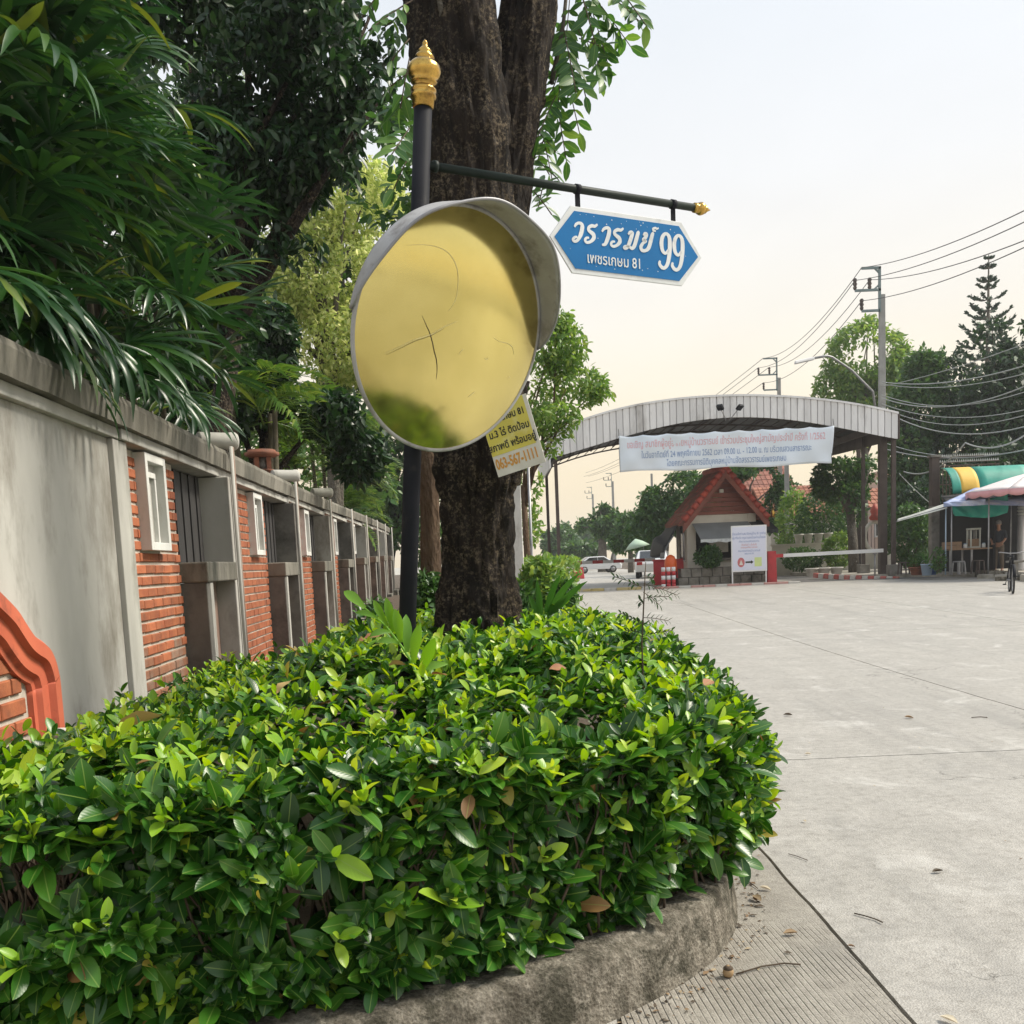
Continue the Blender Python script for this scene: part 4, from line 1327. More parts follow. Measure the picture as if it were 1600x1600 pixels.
M_BARK2 = bark_mat('brown_bark', (0.17, 0.11, 0.07), (0.08, 0.05, 0.032), (0.24, 0.18, 0.12), 0.2, 10)
M_BARKG = bark_mat('grey_bark', (0.16, 0.14, 0.115), (0.075, 0.065, 0.055), (0.26, 0.25, 0.21), 0.3)
def trunk_tube(b_, pts, rad, n=110, m=44, rough=0.10, seed=0.0, flute=0.0):
    """tapered trunk with ridged bark relief"""
    pts = [Vector(p) for p in pts]
    fine, fr = [], []
    for i in range(len(pts) - 1):
        p0, p1, p2, p3 = pts[max(0, i - 1)], pts[i], pts[i + 1], pts[min(len(pts) - 1, i + 2)]
        for k in range(m):
            t = k / m
            fine.append(0.5 * ((2 * p1) + (p2 - p0) * t + (2 * p0 - 5 * p1 + 4 * p2 - p3) * t * t + (-p0 + 3 * p1 - 3 * p2 + p3) * t ** 3))
            fr.append(rad[i] + (rad[i + 1] - rad[i]) * (t * t * (3 - 2 * t)))
    fine.append(pts[-1])
    fr.append(rad[-1])
    vs, fs = [], []
    for i, p in enumerate(fine):
        for k in range(n):
            a = 2 * math.pi * k / n
            c, s_ = math.cos(a), math.sin(a)
            q = Vector((c * 1.6, s_ * 1.6, p.z * 1.1 + seed))
            r_ = fr[i] * (1 + rough * noise.fractal(q * 1.3, 1, 2, 3) + rough * 0.55 * noise.noise(Vector((c * 9, s_ * 9, p.z * 6 + seed))) - rough * 0.75 * abs(noise.noise(Vector((c * 13, s_ * 13, p.z * 4.5 + seed)))) + rough * 0.28 * noise.noise(Vector((c * 30, s_ * 30, p.z * 16 + seed))) + flute * math.cos(3 * a + 1.1))
            vs.append((p.x + c * r_, p.y + s_ * r_, p.z))
    for i in range(len(fine) - 1):
        for k in range(n):
            k2 = (k + 1) % n
            fs.append((i * n + k, i * n + k2, (i + 1) * n + k2, (i + 1) * n + k))
    b_.add(vs, fs, True)
TY = 5.8
tbase = PY(746, 975, TY)
tree = empty('roadside_tree', (tbase.x, TY, 0.25), 0, 'big forked tree with dark rough bark rising behind the traffic mirror', 'tree')
def tl(px, py, Y=TY, dz=0):
    return PY(px, py, Y) - Vector((tbase.x, TY, 0.25))
tb = MB()
def w2r(px, Y=TY):
    return px / 1600 * Y / 2
b0 = tl(746, 985)
trunk_tube(tb, [(b0.x, 0, -0.1), (b0.x, 0, 0.5), tl(746, 960), tl(745, 880), tl(744, 790), tl(744, 720), tl(748, 600)], [w2r(165), w2r(150), w2r(128), w2r(112), w2r(116), w2r(138), w2r(150)], rough=0.18, seed=1.0, flute=0.03)
trunk_tube(tb, [tl(742, 700), tl(738, 560), tl(735, 420), tl(727, 250), tl(712, 80), tl(695, -120), tl(670, -420)], [w2r(120), w2r(134), w2r(142), w2r(128), w2r(128), w2r(130), w2r(120)], rough=0.16, seed=5.0, flute=0.04)
trunk_tube(tb, [tl(760, 720, 5.9), tl(765, 600, 5.92), tl(770, 440, 5.95), tl(782, 300, 6.0), tl(806, 140, 6.05), tl(828, 0, 6.1), tl(850, -200, 6.2), tl(900, -500, 6.4)], [w2r(70), w2r(92), w2r(106), w2r(96), w2r(90), w2r(86), w2r(80), w2r(60)], rough=0.16, seed=9.0)
# stub of a lost limb at the lower right
trunk_tube(tb, [tl(768, 760, 5.75), tl(786, 735, 5.74), tl(800, 718, 5.74), tl(808, 700, 5.74)], [w2r(80), w2r(64), w2r(44), w2r(30)], n=32, m=8, rough=0.2, seed=3)
tb.build('trunk', M_BARK, tree)
for pts, r0 in (
    ([(852, 60, 6.2), (872, -40, 6.3), (905, -180, 6.4)], 0.02),
    ([(862, 130, 6.1), (880, 40, 6.2), (890, -60, 6.3)], 0.014),
    ([(685, 60, 5.65), (690, 20, 5.6), (676, -60, 5.5)], 0.018)):
    MB().tube([tl(*p) for p in pts], [r0, r0 * .8, r0 * .6], 8).build('branch', M_BARKG, tree)
L_TREE = leaf_mat('tree_leaf', [(0.0, (0.03, 0.10, 0.022)), (0.5, (0.05, 0.14, 0.03)), (0.85, (0.09, 0.20, 0.035)), (1.0, (0.16, 0.28, 0.05))], 0.35, 0.4, veins=True)
def sprays(segs, leaf, per_m, seed=1, spread=1.0, jit=0.03):
    """compound leaves: leaflets in pairs down hanging rachises; segs = [(start, end, sag)]"""
    Pp, Aa, Nn, Ss = [], [], [], []
    rach = []
    for a, b_, sag in segs:
        a, b_ = Vector(a), Vector(b_)
        L = (b_ - a).length
        n = max(3, int(L * per_m))
        d = (b_ - a).normalized()
        side = d.cross(Vector((random.uniform(-.4, .4), random.uniform(-.4, .4), 1))).normalized()
        up = side.cross(d)
        pr = []
        for i in range(n + 1):
            t = i / n
            p = a.lerp(b_, t) - Vector((0, 0, sag * t * t))
            pr.append(p)
            if i == 0:
                continue
            for sg in ((1, -1) if i < n else (0,)):
                ax = (side * sg * spread + d * 0.55 + Vector((random.gauss(0, .2), random.gauss(0, .2), random.gauss(-.25, .25)))).normalized()
                nm = (up + Vector((random.gauss(0, .35), random.gauss(0, .35), random.gauss(0, .2)))).normalized()
                Pp.append(p)
                Aa.append(ax)
                Nn.append(nm)
                Ss.append(leaf * random.uniform(0.7, 1.2) * (0.7 if i == 1 else 1))
        rach.append(pr)
    return np.array(Pp), np.array(Aa), np.array(Nn), np.array(Ss), rach
random.seed(21)
segs = []
def hang(px, py, ex, ey, Y=6.2, k=1):
    segs.append((tl(px, py, Y), tl(ex, ey, Y + random.uniform(-.25, .25)), random.uniform(0, .04)))
for q in ((905, -20, 930, 60), (915, -30, 965, 50), (930, -25, 1000, 25), (920, 0, 950, 95), (890, 0, 880, 110), (880, 40, 900, 140), (900, 40, 945, 130), (880, 80, 870, 180), (900, 90, 915, 150), (875, 110, 850, 170), (885, 120, 905, 200), (868, 150, 840, 210), (870, 160, 885, 250), (860, 180, 838, 255), (850, 220, 862, 270), (840, 250, 858, 262), (840, 205, 868, 232), (835, 300, 862, 330), (960, -30, 1010, 40), (840, 330, 850, 280), (940, 10, 985, 70), (870, 20, 850, 90), (862, 70, 838, 140), (895, -30, 925, 20), (825, 240, 850, 215), (905, 60, 950, 75), (925, 60, 940, 120)):
    hang(*q)
for q in ((640, 60, 612, 90), (645, 110, 610, 130), (640, 150, 605, 180), (640, 200, 612, 240), (640, 20, 600, 30), (636, 250, 615, 290), (640, 90, 625, 160), (645, 0, 575, 40), (600, -20, 565, 20)):
    hang(*q, Y=5.5)
P, A, N, s_, rach = sprays(segs, 0.11, 20)
foliage(tree, T_MID, P, A, N, s_, L_TREE, singles=260)
rb_ = MB()
for pr in rach:
    rb_.tube(pr, 0.0035, 4)
rb_.build('leaf_stalks', M_TWIG, tree)['kind'] = 'stuff'
# epiphyte leaves on the trunk
def crown_sample(blobs, n, seed, thr=-0.05, fs=1.0, shell=0.5):
    """points spread through lobed volumes, thinned by noise so that gaps stay open"""
    rg = np.random.default_rng(seed)
    w = np.array([b_[3] * b_[4] * b_[5] for b_ in blobs]) ** 0.8
    w = w / w.sum()
    out = []
    got = 0
    while got < n:
        m_ = n * 2
        pick = rg.choice(len(blobs), m_, p=w)
        B = np.array(blobs)[pick]
        d = unit(rg.normal(size=(m_, 3)))
        r_ = rg.random(m_) ** (1 / 3 * (1 - shell) + 0.12 * shell)
        p = B[:, :3] + d * r_[:, None] * B[:, 3:6]
        val = np.array([noise.fractal(Vector(q) * fs + Vector((seed, 0, 0)), 1, 2, 3) for q in p])
        p = p[val > thr]
        out.append(p)
        got += len(p)
    return np.concatenate(out)[:n]
def leafy_crown(parent, blobs, n, size, m_, seed, T=T_LOW, thr=-0.05, fs=1.0, shell=0.5, droop=0.5, singles=0, name='crown'):
    P = crown_sample(blobs, n, seed, thr, fs, shell)
    rg = np.random.default_rng(seed + 100)
    A = unit(rg.normal(size=(n, 3)) + np.array((0, 0, -droop)))
    N = unit(rg.normal(size=(n, 3)) * 0.8 + np.array((0, -0.1, 0.9)))
    s_ = size * rg.uniform(0.65, 1.3, n)
    foliage(parent, T, P, A, N, s_, m_, singles=singles, rest=name)
def limb_tree(parent, trunk_pts, trunk_r, ends, m_, n=14, r_end=0.02):
    b_ = MB()
    b_.tube(trunk_pts, trunk_r, n, wob=0.05)
    top = Vector(trunk_pts[-1])
    for e in ends:
        e = Vector(e)
        st = Vector(trunk_pts[-1]).lerp(Vector(trunk_pts[-2]), random.uniform(0, .6))
        mid = st.lerp(e, 0.5) + Vector((random.uniform(-.15, .15), random.uniform(-.15, .15), random.uniform(0, .25))) * (e - st).length * 0.5
        b_.tube([st, mid, e], [trunk_r[-1] * .6, trunk_r[-1] * .38, r_end], 7)
    return b_.build('trunk', m_, parent)
def tree_at(name, label, px, base_py, Y, blobs_px, n, size, lm, bm, seed, zbase=None, trunk_w=0.2, group=None, ends=6, T=T_LOW, thr=-0.05, fs=0.6, shell=0.5, singles=0, droop=0.5, lean=(0, 0)):
    """tree whose crown lobes are given as (px, py, rx px, ry px, dY): sizes in photograph pixels at distance Y"""
    k = Y / 1600
    b = PY(px, base_py, Y)
    zb = gz(Y) if zbase is None else zbase
    t = empty(name, (b.x, Y, zb), 0, label, 'tree', group)
    blobs = []
    for (bx, by, rx, ry, dY) in blobs_px:
        c = PY(bx, by, Y + dY) - Vector((b.x, Y, zb))
        blobs.append((c.x, c.y, c.z, rx * k, max(rx, ry) * k * 0.9, ry * k))
    random.seed(seed)
    low = min(b_[2] - b_[5] * 0.3 for b_ in blobs)
    cen = np.mean(np.array(blobs)[:, :3], axis=0)
    top = Vector((cen[0] * .6 + lean[0], cen[1] * .6, max(0.5, low + 0.35 * (cen[2] - low))))
    en = []
    for i in range(ends):
        b_ = blobs[i % len(blobs)]
        en.append((b_[0] + random.uniform(-.5, .5) * b_[3], b_[1] + random.uniform(-.5, .5) * b_[4], b_[2] + random.uniform(-.2, .6) * b_[5]))
    limb_tree(t, [(0, 0, -0.2), (top.x * .3, top.y * .3, top.z * 0.5), tuple(top)], [trunk_w, trunk_w * .8, trunk_w * .65], en, bm, r_end=trunk_w * 0.08)
    leafy_crown(t, blobs, n, size, lm, seed, T, thr, fs, shell, droop, singles)
    return t
# ================================================================== notice nailed to the tree
M_YELLOW = mat('yellow_sheet', (0.70, 0.62, 0.10), (0.62, 0.53, 0.10), 5, 0.6, bmp=0.1, grime=(0.74, 0.70, 0.35), gscale=8, gamt=0.3)
M_INK = mat('black_ink', (0.02, 0.02, 0.016), (0.03, 0.028, 0.02), 8, 0.6)
M_ORANGEINK = mat('faded_orange_ink', (0.66, 0.33, 0.05), (0.60, 0.28, 0.06), 8, 0.6)
M_SHEETW = mat('sheet_white', (0.72, 0.70, 0.64), (0.60, 0.57, 0.50), 8, 0.6)
nc = PY(800, 681, 5.42)
notice = empty('notice_sheet', nc, 0, 'tilted yellow advertising sheet with black lettering fixed to the tree trunk', 'notice')
notice.rotation_euler = (R(4), R(-14), R(-14))
MB().box(-0.132, 0.132, -0.003, 0.003, -0.18, 0.18).build('sheet', M_SHEETW, notice)
MB().box(-0.131, 0.112, -0.0045, -0.0032, -0.072, 0.178).build('print_field', M_YELLOW, notice)
put_text(notice, 'เพชรเกษม 81', 0.048, M_INK, 0.0, -0.0052, 0.105, bold=0.001, sx=0.78)
put_text(notice, 'ม.3 ไร่ ติดป้อม', 0.050, M_INK, -0.005, -0.0052, 0.032, bold=0.001, sx=0.78)
put_text(notice, 'สภาพดี พร้อมอยู่', 0.050, M_INK, -0.008, -0.0052, -0.034, bold=0.001, sx=0.78)
put_text(notice, '063-567-1111', 0.074, M_ORANGEINK, -0.008, -0.0040, -0.120, bold=0.0022, sx=0.56)
# ================================================================== garden behind the wall
random.seed(31)
RNG = np.random.default_rng(31)
L_PALM = leaf_mat('fan_palm_leaf', [(0.0, (0.012, 0.045, 0.013)), (0.6, (0.020, 0.068, 0.016)), (0.93, (0.04, 0.105, 0.018)), (1.0, (0.16, 0.20, 0.03))], 0.2, 0.32)
M_STEM = mat('palm_stem', (0.10, 0.085, 0.05), (0.055, 0.045, 0.03), 12, 0.9, bmp=0.4)
def frond_mesh(seed, nl, length, span, droop):
    random.seed(seed)
    b_ = MB()
    b_.tube([(0, -0.42, -0.10), (0, -0.2, -0.02), (0, 0, 0)], 0.006, 5)
    for i in range(nl):
        a = R(-span + 2 * span * (i + 0.5) / nl + random.uniform(-4, 4))
        L = length * (1 - 0.22 * abs(a) / R(span)) * random.uniform(0.88, 1.1)
        dr = droop * random.uniform(0.6, 1.5)
        bend = random.uniform(-.12, .12)
        d = Vector((math.sin(a), math.cos(a), 0))
        s_ = Vector((math.cos(a), -math.sin(a), 0))
        w0 = length * 0.042
        vs, fs = [], []
        n = 8
        for k in range(n + 1):
            t = k / n
            w = w0 * (0.35 + 1.5 * t) if t < 0.35 else w0 * (0.875 + 0.25 * (t - .35)) if t < 0.72 else w0 * 0.97 * max(0.02, (1 - t) / 0.28) ** 0.7
            c = d * (L * (t - 0.28 * dr * t * t * t)) + s_ * (bend * L * t * t) + Vector((0, 0, 0.10 * L * t - dr * L * 0.85 * t ** 2.2))
            vs += [c - s_ * w + Vector((0, 0, w * 0.55)), c, c + s_ * w + Vector((0, 0, w * 0.55))]
        for k in range(n):
            o_ = k * 3
            fs += [(o_, o_ + 1, o_ + 4, o_ + 3), (o_ + 1, o_ + 2, o_ + 5, o_ + 4)]
        b_.add(vs, fs, True)
    return b_.mesh('frond', L_PALM)
FR = [frond_mesh(50 + i, random.choice([9, 11, 12, 14]), random.uniform(0.50, 0.66), random.uniform(78, 110), random.uniform(0.25, 0.75)) for i in range(9)]
def fan_palm(px, Y, zs, n, label, spread, seed, zlo, zhi):
    random.seed(seed)
    bx_ = min(PY(px, 700, Y).x, -2.0 - 0.0595 * Y - 0.55)
    t = empty('fan_palm', (bx_, Y, 0.3), 0, label, 'palm', 'fan palms behind the wall')
    for k in range(5):
        a = random.uniform(0, 6.28)
        q = Vector((math.cos(a), math.sin(a), 0)) * random.uniform(.05, .25)
        MB().tube([q, q * 1.2 + Vector((0, 0, zhi * .5)), q * 1.3 + Vector((random.uniform(-.1, .1), random.uniform(-.1, .1), zhi * .9))], [0.03, 0.026, 0.02], 8).build('stem', M_STEM, t)
    for i in range(n):
        me = random.choice(FR)
        az = random.uniform(0, 6.28) if random.random() < 0.25 else R(random.gauss(-62, 55))
        z = random.uniform(zlo, zhi)
        el_ = R(random.uniform(-28, 38) + 18 * (z - zlo) / (zhi - zlo))
        d = Vector((math.cos(az) * math.cos(el_), math.sin(az) * math.cos(el_), math.sin(el_)))
        up = (Vector((0, 0, 1)) - d * d.z).normalized()
        sd_ = d.cross(up)
        roll = R(random.gauss(0, 25))
        up2 = up * math.cos(roll) + sd_ * math.sin(roll)
        sd2 = d.cross(up2)
        r_ = random.uniform(0.25, spread)
        p = Vector((d.x, d.y, 0)).normalized() * r_ + Vector((random.uniform(-.15, .15), random.uniform(-.15, .15), z))
        # keep the fans over the wall, not through it
        o = bpy.data.objects.new('frond', me)
        COL.objects.link(o)
        o.parent = t
        o.matrix_basis = Matrix.Translation(p) @ Matrix((sd2, d, up2)).transposed().to_4x4() @ Matrix.Scale(random.uniform(.85, 1.2), 4)
    return t
fan_palm(-60, 5.6, 0, 75, 'fan palm with drooping dark fronds over the wall at the left edge', 0.75, 61, 2.35, 4.9)
fan_palm(110, 6.4, 0, 85, 'fan palm with long dark fronds hanging over the coping above the plaster panel', 0.80, 62, 2.5, 4.9)
fan_palm(215, 7.4, 0, 80, 'fan palm whose lowest fronds hang over the coping above the first slot window', 0.85, 63, 2.7, 4.8)
fan_palm(60, 8.4, 0, 60, 'tall fan palm in the dark behind the front palms', 0.9, 64, 3.2, 6.0)
fan_palm(265, 9.6, 0, 55, 'fan palm in the shade beside the dark broadleaf tree', 0.8, 65, 2.7, 4.6)

# fronds of the front palms that hang over the coping
random.seed(66)
front = [o for o in COL.objects if o.name.startswith('fan_palm')]
for (pal, L, off, z, az, el_, sc) in ((0, 4.75, -0.05, 2.86, -70, -18, 1.0), (0, 5.15, 0.02, 2.90, -50, -30, 1.05), (0, 5.45, -0.10, 2.95, -20, -22, 1.0), (1, 5.9, -0.05, 2.90, -75, -26, 0.95), (1, 6.5, -0.02, 2.92, -45, -34, 1.0), (1, 7.1, -0.05, 2.86, -60, -20, 1.0), (2, 7.7, -0.02, 2.90, -30, -36, 1.05), (2, 8.3, -0.04, 2.92, -60, -28, 1.0), (2, 8.9, -0.06, 2.9, -40, -30, 1.0), (0, 5.0, -0.25, 3.15, -55, 5, 1.1), (1, 6.2, -0.2, 3.2, -65, 0, 1.1)):
    t = front[pal]
    p = W0 + wu * L + wnrm * off + Vector((0, 0, z)) - Vector(t.location)
    az, el_ = R(az), R(el_)
    d = Vector((math.cos(az) * math.cos(el_), math.sin(az) * math.cos(el_), math.sin(el_)))
    up = (Vector((0, 0, 1)) - d * d.z).normalized()
    o = bpy.data.objects.new('frond', random.choice(FR))
    COL.objects.link(o)
    o.parent = t
    o.matrix_basis = Matrix.Translation(p) @ Matrix((d.cross(up), d, up)).transposed().to_4x4() @ Matrix.Scale(sc, 4)
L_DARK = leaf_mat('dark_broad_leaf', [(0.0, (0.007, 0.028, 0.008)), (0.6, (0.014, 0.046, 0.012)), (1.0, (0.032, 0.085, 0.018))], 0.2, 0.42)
L_MIDG = leaf_mat('mid_green_leaf', [(0.0, (0.03, 0.085, 0.02)), (0.6, (0.05, 0.125, 0.028)), (1.0, (0.09, 0.17, 0.035))], 0.3, 0.45)
L_GOLD = leaf_mat('yellow_green_leaf', [(0.0, (0.22, 0.31, 0.08)), (0.6, (0.42, 0.48, 0.17)), (1.0, (0.68, 0.70, 0.36))], 0.5, 0.5)
L_LIGHT = leaf_mat('light_green_leaf', [(0.0, (0.09, 0.19, 0.035)), (0.6, (0.14, 0.25, 0.05)), (1.0, (0.25, 0.33, 0.08))], 0.4, 0.45)
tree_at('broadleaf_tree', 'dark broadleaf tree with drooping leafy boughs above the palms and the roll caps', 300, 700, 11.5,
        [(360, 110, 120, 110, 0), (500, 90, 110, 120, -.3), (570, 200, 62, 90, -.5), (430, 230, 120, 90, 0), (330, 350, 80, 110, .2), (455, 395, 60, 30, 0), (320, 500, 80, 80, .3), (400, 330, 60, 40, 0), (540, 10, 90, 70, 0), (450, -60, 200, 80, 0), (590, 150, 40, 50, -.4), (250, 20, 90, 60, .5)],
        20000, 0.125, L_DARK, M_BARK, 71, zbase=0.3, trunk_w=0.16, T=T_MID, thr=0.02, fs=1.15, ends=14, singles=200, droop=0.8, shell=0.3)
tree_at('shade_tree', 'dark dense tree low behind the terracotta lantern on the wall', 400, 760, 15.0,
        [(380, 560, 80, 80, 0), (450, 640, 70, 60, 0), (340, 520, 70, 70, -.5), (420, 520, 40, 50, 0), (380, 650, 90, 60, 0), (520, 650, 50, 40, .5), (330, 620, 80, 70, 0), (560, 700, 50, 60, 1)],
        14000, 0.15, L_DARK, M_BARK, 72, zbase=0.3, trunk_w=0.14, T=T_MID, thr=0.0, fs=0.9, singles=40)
tree_at('gold_leaf_tree', 'sunlit pale yellow-green tree seen between the dark tree and the mirror', 520, 760, 21.0,
        [(480, 320, 70, 70, 0), (570, 330, 70, 80, 0), (500, 430, 90, 80, 0), (580, 450, 70, 90, 0), (430, 480, 70, 60, 0), (540, 540, 80, 60, 0), (610, 560, 60, 70, 0), (470, 270, 40, 30, 0), (400, 400, 60, 60, 0)],
        26000, 0.115, L_GOLD, M_BARKG, 73, zbase=0.3, trunk_w=0.16, T=T_MID, thr=-0.05, fs=0.9, ends=18)
tree_at('plumeria_tree', 'small tree with long leaves and bare crooked branches left of the mirror', 520, 760, 24.0,
        [(560, 300, 40, 30, 0), (540, 380, 40, 35, 0), (590, 420, 35, 30, 0), (520, 470, 40, 30, 0), (600, 520, 40, 40, 0), (545, 600, 50, 40, 0)],
        1100, 0.36, L_MIDG, M_BARKG, 74, zbase=0.3, trunk_w=0.11, T=T_MID, thr=-0.1, fs=1.0, ends=20)
tree_at('background_tree', 'tall dark tree closing the garden far behind the wall', 250, 760, 32.0,
        [(150, 300, 200, 160, 0), (60, 500, 200, 150, 0), (300, 560, 160, 140, 0), (420, 680, 140, 90, 0), (540, 740, 90, 70, 0), (200, 120, 180, 100, 0)],
        12000, 0.34, L_MIDG, M_BARK, 75, zbase=0.4, trunk_w=0.25, T=T_LOW, thr=-0.1, fs=0.35)
tree_at('background_tree', 'mid green tree at the far end of the wall behind the black post', 600, 800, 44.0,
        [(600, 700, 70, 60, 0), (660, 760, 60, 60, 0), (560, 790, 60, 50, 0), (700, 640, 60, 70, 0), (640, 840, 60, 40, 0)],
        9000, 0.34, L_MIDG, M_BARK, 76, zbase=0.4, trunk_w=0.22, thr=-0.08, fs=0.4)
# feathery palms leaning over the wall
L_ARECA = leaf_mat('areca_leaf', [(0.0, (0.05, 0.12, 0.022)), (0.6, (0.09, 0.18, 0.03)), (1.0, (0.22, 0.29, 0.06))], 0.3, 0.35)
def areca_mesh(seed, L=1.3, nl=26):
    random.seed(seed)
    b_ = MB()
    pr = [Vector((0, L * t * (1 - .18 * t * t), L * (0.42 * t - 0.75 * t * t))) for t in np.linspace(0, 1, 12)]
    b_.tube(pr, [0.014 * (1 - .8 * i / 11) for i in range(12)], 5)
    for i in range(nl):
        t = 0.12 + 0.88 * i / nl
        p = pr[int(t * 11)].lerp(pr[min(11, int(t * 11) + 1)], t * 11 % 1)
        for sg in (1, -1):
            ll = L * 0.36 * math.sin(math.pi * min(1, 0.18 + t * 0.8)) ** 0.6 * random.uniform(.85, 1.1)
            d = Vector((sg * 0.8, 0.62, random.uniform(-.05, .25))).normalized()
            w = 0.017 * L
            wv = Vector((0, 1, 0)).cross(d).normalized().cross(d) * w
            q1 = p + d * ll * .5
            q2 = p + d * ll + Vector((0, 0, -ll * .35))
            b_.add([p, q1 - wv, q2, q1 + wv], [(0, 1, 2, 3)], True)
    return b_.mesh('frond', L_ARECA)
AR = [areca_mesh(90 + i, random.uniform(1.1, 1.5)) for i in range(4)]
def areca(px, py, Y, n, label, seed, sc=1.0):
    random.seed(seed)
    b = PY(px, py, Y)
    b.x = min(b.x, -2.0 - 0.0595 * Y - 0.5)
    t = empty('areca_palm', (b.x, Y, 0.35), 0, label, 'palm', 'feathery palms behind the wall')
    h = b.z - 0.35
    for k in range(3):
        q = Vector((random.uniform(-.2, .2), random.uniform(-.2, .2), 0))
        MB().tube([q, q + Vector((0, 0, h * .5)), q * 1.4 + Vector((0, 0, h))], [.05, .045, .035], 8).build('stem', M_STEM, t)
    for i in range(n):
        a = random.uniform(0, 6.28)
        e = R(random.uniform(-20, 55))
        o = bpy.data.objects.new('frond', random.choice(AR))
        COL.objects.link(o)
        o.parent = t
        o.location = (random.uniform(-.2, .2), random.uniform(-.2, .2), h + random.uniform(-.35, .25))
        o.rotation_euler = Vector((math.cos(a) * math.cos(e), math.sin(a) * math.cos(e), math.sin(e))).to_track_quat('Y', 'Z').to_euler()
        o.scale = (sc,) * 3
areca(535, 690, 17, 24, 'feathery yellow-green palm leaning over the wall behind the terracotta lantern', 81)
areca(575, 660, 22, 26, 'feathery palm with bright fronds over the far bays of the wall', 82, 1.15)
areca(600, 745, 27, 22, 'low feathery palm at the far end of the wall', 83, 1.1)
areca(480, 640, 14.5, 14, 'dark feathery palm between the two roll caps', 84)
areca(640, 800, 26, 18, 'small feathery palm beside the black post at the end of the wall', 85, 0.9)

# ================================================================== planting in the bed behind the hedge
def bush(name, label, c, r_, n, size, lm, seed, cat='bush', T=T_MID, group=None):
    t = empty(name, c, 0, label, cat, group)
    random.seed(seed)
    b_ = MB()
    for k in range(9):
        a = random.uniform(0, 6.28)
        b_.tube([(0.05 * math.cos(a), 0.05 * math.sin(a), 0), (r_[0] * .4 * math.cos(a), r_[1] * .4 * math.sin(a), r_[2] * .7), (r_[0] * .7 * math.cos(a), r_[1] * .7 * math.sin(a), r_[2] * 1.2)], [0.014, .01, .004], 5)
    b_.build('stems', M_TWIG, t)['kind'] = 'stuff'
    leafy_crown(t, [(0, 0, r_[2], r_[0], r_[1], r_[2])], n, size, lm, seed, T, thr=-0.25, fs=2.5, shell=0.7, droop=0.1, singles=0, name='leaves')
    return t
def bush_px(label, px, py, Y, rx, ry, n, size, lm, seed, **kw):
    b = PY(px, py, Y)
    zb = gz(Y) + 0.25
    k = Y / 1600
    rz_ = (b.z - zb + ry * k) / 2
    return bush(kw.pop('name', 'bush'), label, (b.x, Y, zb), (rx * k, rx * k, rz_), n, size, lm, seed, **kw)
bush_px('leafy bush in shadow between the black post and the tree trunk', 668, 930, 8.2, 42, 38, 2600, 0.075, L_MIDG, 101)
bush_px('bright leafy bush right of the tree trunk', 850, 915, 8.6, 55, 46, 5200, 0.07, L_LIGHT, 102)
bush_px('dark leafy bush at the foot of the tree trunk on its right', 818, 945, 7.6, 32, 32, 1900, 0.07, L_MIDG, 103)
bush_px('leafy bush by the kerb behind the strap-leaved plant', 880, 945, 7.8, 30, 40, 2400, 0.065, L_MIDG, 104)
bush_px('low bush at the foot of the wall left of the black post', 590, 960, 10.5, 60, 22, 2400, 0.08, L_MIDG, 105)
# clipped hedge farther along
fh = empty('hedge', PY(850, 862, 17) * 1.0, 0, 'square clipped hedge farther along behind the tree', 'hedge')
fh.location.z = gz(17) + .2
n = 4200
P = RNG.uniform(-1, 1, (n, 3)) * np.array((0.42, 2.2, 0.62)) + np.array((0, 0, 0.62))
ax = RNG.integers(0, 3, n)
for k in range(3):
    sel = ax == k
    P[sel, k] = np.where(RNG.random(sel.sum()) < .5, -1, 1) * np.array((0.42, 2.2, 0.62))[k] * RNG.uniform(.9, 1.02, sel.sum()) + (0.62 if k == 2 else 0)
foliage(fh, T_LOW, P, rand_dirs(n), unit(rand_dirs(n) + np.array((0, -.2, .6))), RNG.uniform(.06, .11, n), L_LIGHT)
# second trunk and posts behind the big tree
t2 = empty('slender_tree', (PY(672, 900, 8.4).x, 8.4, 0.3), 0, 'slim brown trunk standing just left of the big tree', 'tree')
tb = MB()
def t2l(px, py):
    return PY(px, py, 8.4) - Vector(t2.location)
trunk_tube(tb, [(0, 0, -.1), t2l(674, 900), t2l(672, 800), t2l(668, 700), t2l(662, 560), t2l(655, 380)], [0.11, 0.085, 0.08, 0.08, 0.075, 0.06], n=28, m=14, rough=0.08, seed=4)
tb.build('trunk', M_BARK2, t2)
k_ = 8.4 / 1600
cs = [t2l(*p) for p in ((655, 330), (620, 300), (690, 260), (640, 220))]
leafy_crown(t2, [(c.x, c.y, c.z, .35, .35, .28) for c in cs], 700, 0.10, L_MIDG, 107, T_MID, thr=-0.1, fs=2)
whp = empty('concrete_post', (PY(809, 870, 13).x, 13, gz(13) + .1), 0, 'square white concrete post right of the tree trunk', 'post')
zt = PY(809, 690, 13).z
MB().box(-.07, .07, -.07, .07, 0, zt - gz(13) - .1).build('shaft', M_WHITE, whp, bevel=0.008)
MB().box(-.085, .085, -.085, .085, zt - gz(13) - .098, zt - gz(13) - .04).build('cap', M_WHITE, whp, bevel=0.008)
gp = empty('grey_pipe', (PY(831, 870, 12.4).x, 12.4, gz(12) + .1), 0, 'thin grey pipe standing right of the white concrete post', 'pipe')
MB().tube([(0, 0, 0), (0, 0, PY(831, 730, 12.4).z - gz(12) - .1)], 0.017, 10).build('pipe_shaft', M_GALV, gp)
MB().lathe([(.05, 0), (.05, .02), (.02, .03)], 12).build('foot_plate', M_GALV, gp)
